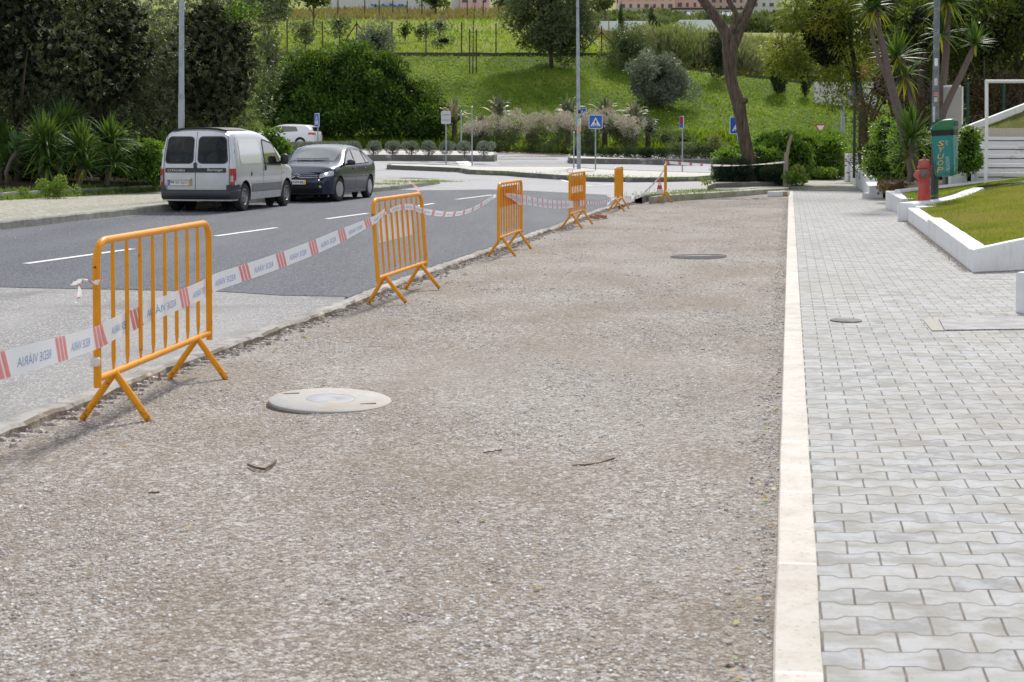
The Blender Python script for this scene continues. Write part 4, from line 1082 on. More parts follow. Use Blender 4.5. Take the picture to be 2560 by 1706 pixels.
# ---- dark saloon, facing the camera
def make_saloon():
    root = thing('parked_car', 'dark blue-grey saloon parked nose to nose with the silver van', 'car')
    B = Body(zt=[(0, .98), (.06, 1.07), (.25, 1.09), (.55, 1.12), (.95, 1.30), (1.4, 1.435), (1.9, 1.465), (2.35, 1.44), (2.7, 1.33), (3.2, 1.06), (3.36, 1.0), (3.8, .93), (4.15, .84), (4.33, .74), (4.43, .62)],
             plan=[(0, .70), (.12, .79), (.5, .86), (1.2, .875), (3.3, .87), (3.9, .84), (4.25, .77), (4.43, .66)],
             prof=[(.2, .95), (.4, .985), (.65, 1.0), (.9, .975), (1.05, .92), (1.25, .83), (1.45, .74)],
             sill=.20, corner=[(0, .14), (.6, .14), (1.2, .17), (2.3, .15), (2.9, .13), (3.3, .10), (4.43, .16)],
             rear=([(.2, .08), (.5, 0), (.9, .0), (1.1, .05)], .5), nose=([(.2, .10), (.35, .02), (.5, .0), (.65, .03), (.8, .14), (1.0, .3)], .6, .22))
    arches = [(.88, .315, .345), (3.53, .315, .345)]
    B.build(M_SLATE, root, arches)
    for x, st in ((.88, 0), (3.53, R(-9))):
        for sg in (-1, 1): wheel(root, x, sg * .755, .312, .195, .20, 7, sg, st)
    fe = lambda y, z, o: B.end(y, z, True, o)
    mb = MB(); mb.grid([[B.roofp(x, y * (1 - .12 * sstep(x, 2.4, 3.2) + .12), .006) for y in np.linspace(-.60, .60, 11)] for x in np.linspace(2.42, 3.24, 10)]); mb.build('windscreen', simple('windscreen_glass', (.13, .15, .15), .05, spec=.9, coat=1.0), root, local=True, smooth='all')  # paler base colour stands in for sky reflected in the windscreen
    mb = MB(); mb.grid([[B.roofp(x, y, .006) for y in np.linspace(-.56, .56, 9)] for x in np.linspace(.62, 1.30, 8)]); mb.build('rear_window', M_GLASS, root, local=True, smooth='all')
    mb = MB(); mb.tube([B.roofp(3.22, -.1, .03), B.roofp(3.16, .45, .03)], .008, 6); mb.tube([B.roofp(3.22, .1, .03), B.roofp(3.17, -.42, .03)], .008, 6); mb.build('wiper', M_INK, root, local=True)
    # grille with double chevron
    mb = MB(); mb.grid(rpatch(lambda y, z: fe(y, z, .006), [(-.52, .585), (.52, .585), (.56, .70), (-.56, .70)], .03)); g = mb.build('grille', M_INK, root, local=True, smooth='all')
    mb = MB()
    for z0, pk in ((.605, .055), (.650, .060)):
        pts = [fe(y, z0 + .01 + (abs(y) - .12) * .02 + (pk * (1 - abs(y) / .12) if abs(y) < .12 else 0), .022) for y in (-.54, -.3, -.12, -.06, 0, .06, .12, .3, .54)]
        mb.tube(pts, .011, 6)
    mb.build('chevron_badge', M_CHROME, g, local=True, smooth=50)
    for sg in (1, -1):
        mb = MB(); mb.grid([[fe(sg * y, z + .05 * (y - .56) / .2, .008) for y in (.57, .64, .70)] + [B.side(x, z + .05 + .03 * (4.3 - x) / .3, sg, .008) for x in (4.30, 4.15, 4.02)] for z in (.60, .655, .71)]); mb.build('headlight', M_CLEARL, root, local=True, smooth='all')
        mb = MB(); mb.grid(rpatch(lambda y, z: fe(y, z, .008), [(sg * .50, .33), (sg * .72, .36), (sg * .72, .44), (sg * .52, .44)], .02)); fl = mb.build('fog_lamp_recess', M_INK, root, local=True)
        mb = MB(); mb.lathe([(.035, 0), (.03, .01), (0, .014)], fe(sg * .59, .39, .01), 12, Matrix.Rotation(R(90), 3, 'Y')); mb.build('fog_lamp', M_CLEARL, fl, local=True, smooth=50)
        win = [[(2.30, .955), (3.12, .93), (2.62, 1.26), (2.30, 1.345)], [(1.30, .965), (2.20, .955), (2.20, 1.345), (1.48, 1.30)], [(.98, .99), (1.22, .975), (1.36, 1.25), (1.20, 1.16)]]
        for q in win:
            mb = MB(); mb.grid(rpatch(lambda x, z: B.side(x, z, sg, .009), q, .03)); mb.build('side_window', M_GLASS, root, local=True, smooth='all')
        mb = MB(); mb.grid(rpatch(lambda x, z: B.side(x, z, sg, .005), [(.93, .955), (3.20, .905), (2.60, 1.30), (1.25, 1.30)], .05, 24)); mb.build('window_surround', M_BLACKP, root, local=True, smooth='all')
        mb = MB()
        for xx, zz in ((2.25, .95), (3.10, .90), (1.28, .95)): mb.grid([[B.side(xx + d, z, sg, .004) for z in np.linspace(.26, zz, 10)] for d in (-.005, .005)])
        mb.build('shut_lines', M_INK, root, local=True)
        for xx in (2.36, 1.42):
            mb = MB(); mb.box(B.side(xx, .83, sg, .022), (.17, .022, .03)); mb.build('door_handle', M_SLATE, root, local=True, bevel=.008)
        m_c = B.side(2.98, .99, sg, .15)
        mb = MB(); mb.lathe([(.0, -.075), (.06, -.07), (.085, -.03), (.085, .03), (.06, .065), (0, .075)], m_c, 12, Matrix.Diagonal((.8, 1.35, 1.0))); mr = mb.build('wing_mirror', M_BLACKP, root, local=True, smooth='all')
        mb = MB(); mb.tube([m_c, B.side(3.04, .93, sg, -.01)], .022, 8); mb.build('mirror_arm', M_BLACKP, mr, local=True)
        mb = MB(); mb.grid([[B.end(sg * y, z, False, .008) for y in (.5, .62, .70)] + [B.side(x, z, sg, .008) for x in (.05, .15, .26)] for z in (.74, .92)]); mb.build('tail_lamp', M_REDL, root, local=True, smooth='all')
        mb = MB(); mb.grid([[B.side(x, z, sg, .010) for x in np.linspace(1.28, 3.12, 10)] for z in (.26, .29)]); mb.build('sill_strip', simple('sill_sheen', (.16, .19, .23), .25, .6), root, local=True)
    mb = MB(); mb.grid(rpatch(lambda y, z: fe(y, z, .006), [(-.48, .25), (.48, .25), (.50, .42), (-.50, .42)], .03)); mb.build('lower_intake', M_INK, root, local=True, smooth='all')
    mb = MB(); mb.grid([[fe(y, z, .012) for y in np.linspace(-.66, .66, 9)] for z in (.20, .235)]); mb.build('front_lip', M_BLACKP, root, local=True, smooth='all')
    plate(root, lambda a, b, o: fe(a, .455 + b, .012 + o), '28·NM·86', .50, .11)
    mb = MB(); mb.box((2.2, 0, .22), (3.9, 1.2, .08)); mb.build('underbody', M_WELL, root, local=True)
    return root
car = make_saloon()
HC2 = R(-90) - R(11.0)       # facing back down the street
fr_pt = G(850, 504, -.03); fwd = Vector((math.cos(HC2), math.sin(HC2), 0)); lft = Vector((-fwd.y, fwd.x, 0))
co = fr_pt - fwd * 3.53 - lft * .85
car.location = (co.x, co.y, -.028); car.rotation_euler = (0, 0, HC2)

def make_hatch():
    root = thing('parked_car', 'white hatchback on the far road behind the clipped grey hedge', 'car')
    B = Body(zt=[(0, 1.0), (.1, 1.18), (.35, 1.34), (.8, 1.40), (1.5, 1.43), (2.1, 1.41), (2.5, 1.30), (3.0, 1.05), (3.2, .97), (3.8, .90), (4.15, .80), (4.3, .65)],
             plan=[(0, .72), (.12, .80), (.5, .87), (1.2, .89), (3.3, .88), (3.9, .84), (4.2, .76), (4.3, .68)],
             prof=[(.2, .95), (.4, .985), (.65, 1.0), (.9, .97), (1.05, .91), (1.25, .82), (1.45, .74)],
             sill=.20, corner=[(0, .14), (.6, .16), (1.2, .17), (2.3, .15), (3.3, .10), (4.3, .16)],
             rear=([(.2, .05), (.8, 0), (1.0, .05), (1.4, .3)], .6), nose=([(.2, .08), (.5, 0), (.8, .1)], .6, .2))
    B.build(M_WHITECAR, root, [(.80, .32, .35), (3.45, .32, .35)])
    for x in (.80, 3.45):
        for sg in (-1, 1): wheel(root, x, sg * .77, .318, .2, .21, 5, sg, 0)
    for sg in (1, -1):
        for q in ([(2.08, .955), (2.95, .94), (2.42, 1.24), (2.08, 1.31)], [(.95, 1.0), (2.0, .955), (2.0, 1.315), (1.1, 1.26)]):
            mb = MB(); mb.grid(rpatch(lambda x, z: B.side(x, z, sg, .008), q, .04)); mb.build('side_window', M_GLASS, root, local=True, smooth='all')
        mb = MB(); mb.grid([[B.end(sg * y, z, False, .01) for y in (.45, .6, .72)] + [B.side(x, z, sg, .01) for x in (.05, .15, .28)] for z in (.80, .93)]); mb.build('tail_lamp', M_REDL, root, local=True, smooth='all')
        mb = MB(); mb.lathe([(.0, -.07), (.07, -.05), (.08, .03), (0, .08)], B.side(2.80, 1.0, sg, .1), 10); mb.build('wing_mirror', M_BLACKP, root, local=True, smooth='all')
        mb = MB(); mb.grid([[B.end(sg * y, z, True, .01) for y in (.45, .6, .68)] for z in (.62, .72)]); mb.build('headlight', M_CLEARL, root, local=True, smooth='all')
        for xx in (2.04, 3.0): mb = MB(); mb.grid([[B.side(xx + d, z, sg, .004) for z in np.linspace(.26, .95, 8)] for d in (-.005, .005)]); mb.build('shut_line', M_INK, root, local=True)
    mb = MB(); mb.grid([[B.roofp(x, y, .006) for y in np.linspace(-.58, .58, 7)] for x in np.linspace(2.25, 3.1, 6)]); mb.build('windscreen', M_GLASS, root, local=True, smooth='all')
    mb = MB(); mb.grid([[B.end(y, z, False, .01) for y in np.linspace(-.52, .52, 7)] for z in (1.02, 1.26)]); mb.build('rear_window', M_GLASS, root, local=True, smooth='all')
    return root
wc = make_hatch()
pw = at(808, 340, 84); zc = T(pw.x, pw.y)
HW = R(180) - R(14) ; fwd = Vector((math.cos(HW), math.sin(HW), 0))
wc.location = (pw.x - .1, 82.8, T(pw.x, 83) + .12); wc.rotation_euler = (0, 0, HW)
# ------------------------------------------------------------------ foliage machinery
def leafmesh(name, pos, axis, nrm, L, W, tint, m, parent=None, kind=None):
    """many small pointed leaves in one mesh"""
    n = len(pos)
    axis = axis / np.linalg.norm(axis, axis=1, keepdims=True)
    side = np.cross(axis, nrm); side /= (np.linalg.norm(side, axis=1, keepdims=True) + 1e-9)
    L = L[:, None]; W = W[:, None] / 2
    v = np.empty((n, 4, 3))
    v[:, 0] = pos; v[:, 1] = pos + axis * L * .45 + side * W; v[:, 2] = pos + axis * L; v[:, 3] = pos + axis * L * .45 - side * W
    return rawquads(name, v, tint, m, parent, kind)
def rawquads(name, v, tint, m, parent=None, kind=None):
    n = len(v); me = bpy.data.meshes.new(name)
    loc = np.zeros(3)
    flat = v.reshape(-1, 3)
    if parent is not None: loc = np.array(wloc(parent))
    elif kind is None: loc = np.array([flat[:, 0].mean(), flat[:, 1].mean(), flat[:, 2].min()])
    flat = (flat - loc).astype(np.float32)
    me.vertices.add(n * 4); me.loops.add(n * 4); me.polygons.add(n)
    me.vertices.foreach_set('co', flat.ravel())
    me.loops.foreach_set('vertex_index', np.arange(n * 4, dtype=np.int32))
    me.polygons.foreach_set('loop_start', np.arange(0, n * 4, 4, dtype=np.int32))
    at_ = me.attributes.new('tint', 'FLOAT', 'FACE'); at_.data.foreach_set('value', np.clip(tint, 0, 1).astype(np.float32))
    me.materials.append(m); me.update(calc_edges=True)
    o = bpy.data.objects.new(name, me); COL.objects.link(o)
    if parent is not None: o.parent = parent
    elif kind is None: o.location = loc
    if kind: o['kind'] = kind
    return o
def rdir(n):
    d = RNG.normal(size=(n, 3)); return d / np.linalg.norm(d, axis=1, keepdims=True)
def blob_leaves(clumps, per_m2, L, W, up=.35, out=.8, sprig=0, shell=.55, tintvar=.18, toplight=0.0, droop=0.0, spread=.35):
    """clumps: list of (centre, (rx,ry,rz), tint). Leaves fill an outer shell of every clump."""
    P = []; A = []; N_ = []; TI = []
    for c, r_, t in clumps:
        c = np.array(c); r_ = np.array(r_)
        area = 4 * math.pi * ((((r_[0] * r_[1]) ** 1.6 + (r_[0] * r_[2]) ** 1.6 + (r_[1] * r_[2]) ** 1.6) / 3) ** (1 / 1.6))
        n = max(8, int(area * per_m2))
        if sprig:
            k = max(1, n // sprig); d0 = rdir(k); rad = shell + (1 - shell) * RNG.random(k) ** .6
            cen = c + d0 * r_ * rad[:, None]
            d = np.repeat(d0, sprig, 0); cc = np.repeat(cen, sprig, 0); n = k * sprig
            sd = np.repeat(d0 * .7 + rdir(k) * .6 + np.array([0, 0, up]), sprig, 0)
            a = sd + rdir(n) * .75
            p = cc + rdir(n) * L * spread
            ti = np.repeat(RNG.normal(t, tintvar, k), sprig) + RNG.normal(0, .06, n)
        else:
            d = rdir(n); rad = shell + (1 - shell) * RNG.random(n) ** .6
            p = c + d * r_ * rad[:, None]
            a = d * out + rdir(n) * .8 + np.array([0, 0, up - droop])
            ti = RNG.normal(t, tintvar, n)
        nr = d * .6 + rdir(n) * .7 + np.array([0, 0, .5])
        P.append(p); A.append(a); N_.append(nr); TI.append(ti)
    P = np.concatenate(P); n = len(P)
    return P, np.concatenate(A), np.concatenate(N_), L * (.7 + .6 * RNG.random(n)), W * (.7 + .6 * RNG.random(n)), np.concatenate(TI)
def crown_clumps(c, r_, n, cr, tint=.5, tv=.2, bottom=-1.0, vol=.35, squash=.8):
    out = []
    c = np.array(c, float); r_ = np.array(r_, float)
    sd_ = RNG.random() * 50
    while len(out) < n:
        d = rdir(1)[0]
        if d[2] < bottom: continue
        rad = 1 - vol * RNG.random() ** 1.5
        p = c + d * (r_ - cr * .6) * rad * (1.0 + .34 * mnoise.noise(Vector((d[0] * 1.6 + sd_, d[1] * 1.6, d[2] * 1.6))))
        s = cr * (.5 + .95 * RNG.random() ** 1.6)
        out.append((p, (s, s, s * squash), float(np.clip(RNG.normal(tint, tv * .5), 0, 1))))
    return out
CORE = simple('inner_shade_leaf', (.018, .026, .010), .95, var=.3)  # near-black leaves filling crowns: inner shade put into the colour
M_BARK = simple('bark', (.10, .075, .055), .9, var=.35, scale=9, bs=.8, bscale=14)
def mat_bark2():
    m, nt, b = newmat('furrowed_bark'); p = opos(nt)
    mp = nd(nt, 'ShaderNodeMapping', {0: p, 3: (14, 14, 1.6)}).outputs[0]
    n = noise(nt, mp, 1.2, 6, .6)
    c = ramp(nt, n, [(.3, (.028, .018, .012)), (.5, (.095, .068, .048)), (.72, (.17, .13, .095))])
    nt.links.new(c, b.inputs['Base Color']); b.inputs['Roughness'].default_value = .9
    nt.links.new(bump(nt, n, 1.0, .04), b.inputs['Normal']); return m
M_BARK2 = mat_bark2()
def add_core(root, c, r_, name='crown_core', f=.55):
    """dark middle of a crown: a rough lump of near-black leaves painting its inner shade"""
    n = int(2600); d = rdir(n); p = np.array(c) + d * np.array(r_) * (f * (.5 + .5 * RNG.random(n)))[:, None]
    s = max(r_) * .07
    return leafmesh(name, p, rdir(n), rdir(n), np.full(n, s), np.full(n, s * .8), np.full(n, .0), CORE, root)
def tree(name, label, cat, base, clumps, mat, per, L, W, trunk=None, core=None, group=None, **kw):
    root = thing(name, label, cat, base, group=group)
    if trunk:
        mb = MB()
        for pts, rad in trunk: mb.tube(pts, rad, 9)
        mb.build('trunk', M_BARK, root, smooth='all')
    a = blob_leaves(clumps, per, L, W, **kw)
    leafmesh('crown', *a, mat, root)
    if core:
        for c, r_ in core: add_core(root, c, r_, 'shade_core')
    return root
def limbs(base, top, r0, n=5, spread=1.2, z0=.35):
    """a trunk with a few limbs reaching into the crown"""
    base = Vector(base); top = Vector(top)
    out = [([base, base.lerp(top, .4) + Vector((.1, 0, 0)), base.lerp(top, .75), top], [r0, r0 * .8, r0 * .5, r0 * .2])]
    for k in range(n):
        a = 2 * math.pi * k / n + random.random(); t = z0 + .4 * random.random()
        s = base.lerp(top, t); e = s + Vector((math.cos(a) * spread, math.sin(a) * spread, (top - base).length * (.25 + .2 * random.random())))
        out.append(([s, s.lerp(e, .5) + Vector((0, 0, .1)), e], [r0 * .35, r0 * .2, r0 * .06]))
    return out
LM_OLIVEDARK = leafmat('oleander_leaf', [(.022, .031, .015), (.058, .075, .038), (.115, .138, .082), (.22, .245, .17)], .16, .45, .4)
LM_DARKGREEN = leafmat('mastic_leaf', [(.008, .022, .005), (.022, .055, .010), (.055, .125, .018), (.11, .22, .03)], .25, .5)
LM_SILVER = leafmat('silver_olive_leaf', [(.07, .085, .06), (.14, .16, .12), (.22, .25, .20), (.30, .33, .28)], .15, .5)
LM_GREYGREEN = leafmat('grey_green_leaf', [(.045, .062, .03), (.085, .11, .05), (.13, .16, .08), (.19, .22, .12)], .2, .5)
LM_BRIGHT = leafmat('bright_leaf', [(.035, .085, .012), (.07, .16, .02), (.12, .26, .03), (.20, .36, .06)], .35, .4)
LM_CYPRESS = leafmat('cypress_leaf', [(.010, .018, .010), (.02, .035, .016), (.035, .055, .025)], .08, .7)
LM_JUNIPER = leafmat('juniper_leaf', [(.010, .022, .014), (.022, .045, .026), (.04, .07, .04)], .08, .7)
LM_FEATHER = leafmat('feathery_leaf', [(.05, .055, .015), (.12, .14, .025), (.22, .25, .035), (.34, .28, .05)], .45, .5)
LM_PINK = leafmat('pinkish_leaf', [(.19, .165, .12), (.38, .32, .27), (.52, .44, .40), (.64, .56, .54)], .2, .6)
LM_BROWN = leafmat('brown_creeper_leaf', [(.04, .022, .015), (.085, .045, .03), (.13, .075, .05), (.12, .13, .05)], .2, .6)
LM_RIGHTDARK = leafmat('dark_tree_leaf', [(.016, .026, .009), (.042, .062, .015), (.09, .12, .026), (.17, .20, .045)], .35, .5)
LM_GRASS = leafmat('grass_blade', [(.045, .095, .008), (.085, .165, .012), (.155, .25, .020), (.32, .34, .06)], .45, .6)
LM_LAWN = leafmat('lawn_blade', [(.09, .15, .02), (.20, .25, .03), (.34, .33, .06), (.42, .34, .12)], .35, .6)
LM_WEED = leafmat('weed_leaf', [(.05, .10, .02), (.09, .18, .03), (.16, .26, .05), (.30, .30, .07)], .35, .5)
LM_LAVENDER = leafmat('clipped_grey_leaf', [(.05, .055, .04), (.12, .13, .10), (.22, .235, .20), (.33, .35, .32)], .12, .7)
LM_DRY = leafmat('dry_brush', [(.12, .10, .06), (.20, .18, .11), (.27, .26, .15), (.22, .27, .09)], .3, .8)
LM_RED = leafmat('purple_leaf', [(.05, .015, .015), (.12, .035, .04), (.20, .07, .08)], .2, .5)
LM_YUCCA = leafmat('yucca_leaf', [(.030, .065, .018), (.055, .12, .03), (.09, .18, .05), (.42, .36, .04)], .25, .45, .35)
LM_AGAVE = leafmat('agave_leaf', [(.05, .13, .05), (.09, .19, .08), (.13, .24, .11)], .15, .4, .5)
LM_VARIEG = leafmat('variegated_leaf', [(.10, .14, .09), (.17, .21, .15), (.45, .40, .22), (.55, .48, .30)], .1, .5)

# ------------------------------------------------------------------ strap-leaved plants
def straps(parent, name, c, n, L, W, m, droop=.5, el=(0, 85), tint=(.4, .2), seg=6, dead=0, fold=.25, az=None, tipw=0):
    """rosette of long pointed leaves"""
    c = np.array(c); V = []; TT = []
    for i in range(n):
        a = RNG.random() * 2 * math.pi; e = R(el[0] + (el[1] - el[0]) * RNG.random() ** .8)
        isd = i < dead
        if isd: e = R(-65 + 30 * RNG.random())
        l = L * (.7 + .45 * RNG.random()); dr = droop * (.5 + RNG.random())
        p = c.copy() + np.array([0, 0, RNG.normal(0, .03)]); d = np.array([math.cos(a) * math.cos(e), math.sin(a) * math.cos(e), math.sin(e)])
        s = np.array([-math.sin(a), math.cos(a), 0.0])
        t = np.clip(RNG.normal(tint[0], tint[1]), 0, .75) if not isd else .97
        prev = None
        for k in range(seg + 1):
            f = k / seg; ww = W * (.55 + 1.3 * f * (1 - f) * 2) * (1 - f ** 3) + .002
            up = np.cross(s, d); up /= np.linalg.norm(up) + 1e-9
            row = (p + s * ww / 2 + up * ww * fold, p, p - s * ww / 2 + up * ww * fold)
            if prev is not None:
                V.append([prev[0], row[0], row[1], prev[1]]); V.append([prev[1], row[1], row[2], prev[2]]); TT += [t, t * .9]
            prev = row
            p = p + d * l / seg; d = d + np.array([0, 0, -dr / seg * (.3 + 1.6 * f)]); d /= np.linalg.norm(d)
    return rawquads(name, np.array(V), np.array(TT), m, parent)

# ------------------------------------------------------------------ hillside and meadow
def hill_pts(n, ylo, yhi, xs=(-.42, .42), dens=None):
    Y = ylo + (yhi - ylo) * RNG.random(n); X = Y * (xs[0] + (xs[1] - xs[0]) * RNG.random(n))
    Z = np.array([T(x, y) for x, y in zip(X, Y)]); return np.stack([X, Y, Z], 1)
P = hill_pts(52000, 89.5, 112.5); n = len(P)
tn = np.array([mnoise.noise(Vector((p[0] * .25, p[1] * .3, 0))) for p in P]) * .6 + .52 + RNG.normal(0, .06, n)
ax = rdir(n) * .5 + np.array([0, 0, 1.0])
leafmesh('hill_grass', P, ax, rdir(n), .08 + .10 * RNG.random(n), .08 + .07 * RNG.random(n), tn, LM_GRASS, kind='stuff')
P = hill_pts(34000, 112.6, 205, (-.30, .42)); n = len(P)
tn = np.array([mnoise.noise(Vector((p[0] * .1, p[1] * .08, 4))) for p in P]) * .6 + .80 + RNG.normal(0, .14, n)
leafmesh('meadow_grass', P, rdir(n) * .5 + np.array([0, 0, 1.0]), rdir(n), .15 + .28 * RNG.random(n), .12 + .12 * RNG.random(n), tn, LM_GRASS, kind='stuff')
M_YELLOW = leafmat('yellow_petal', [(.6, .52, .02), (.75, .68, .05)], .3)
P = np.concatenate([hill_pts(1100, 90, 112, (.06, .32)), hill_pts(1900, 112.6, 125, (.06, .3)), hill_pts(250, 93, 112, (-.42, .1))]); n = len(P)
P[:, 2] += .35; leafmesh('yellow_flowers', P, rdir(n), rdir(n), .05 + .07 * RNG.random(n), np.full(n, .08), RNG.random(n), M_YELLOW, kind='stuff')
P = hill_pts(3800, 172, 199, (-.16, .12)); n = len(P)
leafmesh('orange_scrub', P, rdir(n) * .5 + np.array([0, 0, 1.0]), rdir(n), .5 + .5 * RNG.random(n), np.full(n, .3), RNG.random(n), leafmat('orange_scrub_leaf', [(.20, .13, .06), (.30, .18, .09), (.26, .24, .09)], .2), kind='stuff')
# dry brush to the right of the meadow
cl = []
for k in range(150):
    y = 116 + 46 * RNG.random() ** 1.4; x = y * (.09 + .19 * RNG.random())
    s = (1.0 + 1.2 * RNG.random()) * (1.3 - .012 * (y - 116)); cl.append(((x, y, T(x, y) + s * .4), (s, s, s * .9), RNG.random()))
leafmesh('dry_brush', *blob_leaves(cl, 26, .55, .10, up=1.0, out=.3, shell=.2), LM_DRY, kind='stuff')

# low wall on the hill crest and fence posts on it
mb = MB(); pl = [Vector((x, YW, 0)) for x in np.linspace(-46, 52, 60)]
rows = [[(p.x, YW + a, T(p.x, YW + .01) + z + .06 * mnoise.noise(Vector((p.x * .5, 0, 0)))) for a, z in ((0, -.4), (0, .22), (.3, .24), (.3, -.3))] for p in pl]
mb.grid(rows); tag(mb.build('retaining_wall', simple('mossy_wall', (.085, .075, .06), .9, var=.35, scale=1.2, bs=.5), smooth=35), 'low dark retaining wall running along the crest of the green bank', 'wall')
M_RUSTPOST = simple('brown_post', (.075, .045, .03), .85, var=.3)
fr = thing('hillside_fence', 'row of thin brown posts along the crest wall of the green bank', 'fence', (0, YW + .15, T(0, YW)))
for px, top in ((718, 48), (806, 58), (892, 58), (980, 60), (1065, 58), (1154, 61), (1240, 64), (1504, 70), (1669, 95), (1758, 110)):
    p = at(px, 100, YW + .15); zb = T(p.x, YW); zt = at(px, top, YW).z
    mb = MB(); mb.box((p.x, YW + .15, (zb + zt) / 2), (.10, .10, zt - zb + .3)); mb.build('post', M_RUSTPOST, fr)
for a, c in (((892, 58), (862, 104)), ((1504, 80), (1452, 136)), ((1504, 80), (1520, 100)), ((892, 58), (905, 76))):
    mb = MB(); mb.tube([at(*a, YW + .1), at(*c, YW - .1)], .05, 6); mb.build('brace', M_RUSTPOST, fr)
fr2 = thing('meadow_fence', 'line of small far posts crossing the meadow below the long wall', 'fence', (0, 175, T(0, 175)))
for px in (845, 912, 948, 982, 1018, 1055, 1168, 1208, 1247, 1300):
    p = at(px, 20, 178); z = T(p.x, 178); mb = MB(); mb.box((p.x, 178, z + 1.0), (.14, .14, 2.3)); mb.build('post', M_RUSTPOST, fr2)
# diagonal stakes of a young tree
for i, (px, y0, y1) in enumerate(((1174, 83, 137), (1191, 83, 137))):
    a = at(px, y1 - 3, 106); mb = MB(); mb.tube([(a.x, 106, T(a.x, 106) - .1), (a.x, 106, a.z + 1.8)], .045, 6)
    tag(mb.build('tree_stake', M_RUSTPOST), ['left of two brown stakes tied beside a leafless sapling on the bank', 'right of two brown stakes tied beside a leafless sapling on the bank'][i], 'stake', 'stakes of the sapling')
a = at(1182, 130, 106); mb = MB(); mb.tube([(a.x, 106, T(a.x, 106)), (a.x + .05, 106, a.z + 2), (a.x + .25, 106, a.z + 4.6)], [.05, .035, .01], 6)
for k in range(9):
    z = a.z + 1.4 + k * .33; mb.tube([(a.x + .05, 106, z), (a.x + .05 + .5 * math.cos(k * 2.4), 106 + .5 * math.sin(k * 2.4), z + .55)], [.015, .004], 5)
tag(mb.build('bare_sapling', M_BARK), 'leafless young tree standing between two stakes on the green bank', 'tree')

def hill_plant(name, label, cat, px0, px1, pt, pb, Y, mat, n=14, per=22, L=.28, W=.12, tint=.5, trunk=True, group=None, cr=None, depth=.8, base_lift=None, **kw):
    """plant filling a box of the photograph at depth Y, standing on the terrain"""
    pb_ = at((px0 + px1) / 2, pb, Y); ptp = at((px0 + px1) / 2, pt, Y)
    rx = (px1 - px0) / 2 * Y / F; zb = T(pb_.x, Y); zt = ptp.z; zl = pb_.z
    rz = (zt - zl) / 2; c = (pb_.x, Y, (zt + zl) / 2); r_ = (rx, rx * depth, rz)
    cr = cr or min(rx, rz) * .5
    cl = crown_clumps(c, r_, n, cr, tint)
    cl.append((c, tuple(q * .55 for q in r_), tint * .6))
    tk = limbs((c[0], Y, zb - .1), (c[0], Y, c[2] + rz * .5), max(.05, rx * .05), 6, rx * .5, .25) if trunk else None
    return tree(name, label, cat, (c[0], Y, zb), cl, mat, per, L, W, tk, [(c, tuple(q * .62 for q in r_))], group, **kw)
GS = 'bushes on the bank and meadow'
PROF = [(655, 318), (675, 235), (700, 200), (735, 158), (780, 128), (830, 122), (880, 118), (930, 122), (985, 148), (1030, 190), (1060, 222), (1090, 262), (1108, 318)]
def mastic(label, x0, x1, n, Yc):
    cl = []
    for k in range(n):
        px = lerp(x0, x1, RNG.random()); f = RNG.random() ** 1.3; pt = interp(PROF, px) + 12; py = lerp(pt, 330, f); Y = Yc + 1.5 - 2.8 * f ** .7 + RNG.normal(0, .3)
        p = at(px, py, Y); s = .5 + .8 * RNG.random() ** 2; cl.append(((p.x, p.y, p.z), (s, s, s * .8), .08 + .8 * RNG.random()))
    b0 = at((x0 + x1) / 2, 330, Yc); zb = T(b0.x, Yc)
    root = tree('evergreen_shrub', label, 'bush', (b0.x, Yc, zb), cl, LM_DARKGREEN, 46, .21, .11, limbs((b0.x, Yc, zb), (b0.x, Yc, zb + 3), .2, 8, 2.2, .05), None, 'dark round bushes at the foot of the bank')
    for q in np.linspace(x0 + 30, x1 - 30, 5):
        c = at(q, (interp(PROF, q) + 350) / 2, Yc + .6); c2 = (c.z - zb) * .8; add_core(root, c, (1.3, 1.2, c2), 'shade_core', .8)
mastic('broad dark green rounded bush, left half of the dark mass behind the white hatchback', 672, 890, 95, 89.3)
mastic('dark green rounded bush, right half of the dark mass, ending behind the white sign back', 880, 1096, 95, 89)
hill_plant('evergreen_shrub', 'small dark green dome rising behind the top of the dark bushes', 'bush', 830, 905, 103, 190, 93, LM_DARKGREEN, 10, 44, .22, .12, .45, group='dark round bushes at the foot of the bank')
hill_plant('silver_bush', 'silver grey olive bush standing above the dark rounded bushes', 'bush', 885, 1005, 46, 155, 104, LM_SILVER, 22, 34, .24, .07, .5, group=GS)
hill_plant('young_tree', 'thin green young tree beside the leftmost fence posts', 'tree', 724, 802, 34, 118, 118, LM_GREYGREEN, 12, 16, .3, .1, .6, group=GS)
hill_plant('meadow_bush', 'pale grey green bush in the meadow left of the silver olive', 'bush', 812, 884, 26, 94, 126, LM_GREYGREEN, 10, 16, .3, .12, .75, group=GS)
hill_plant('meadow_bush', 'small dark bush in the meadow right of the silver olive', 'bush', 993, 1030, 54, 98, 128, LM_DARKGREEN, 8, 26, .28, .14, .3, group=GS)
hill_plant('meadow_bush', 'grey green bush in the meadow between the dark one and the silvery one', 'bush', 1026, 1075, 56, 100, 130, LM_GREYGREEN, 8, 22, .28, .12, .4, group=GS)
hill_plant('meadow_bush', 'silvery bush in the meadow left of the big grey green tree', 'bush', 1070, 1127, 42, 84, 140, LM_SILVER, 10, 22, .28, .12, .6, group=GS)
hill_plant('meadow_bush', 'low yellow green bush just behind the crest wall', 'bush', 1068, 1150, 84, 120, 120, LM_GREYGREEN, 10, 20, .26, .12, .95, trunk=False, group=GS)
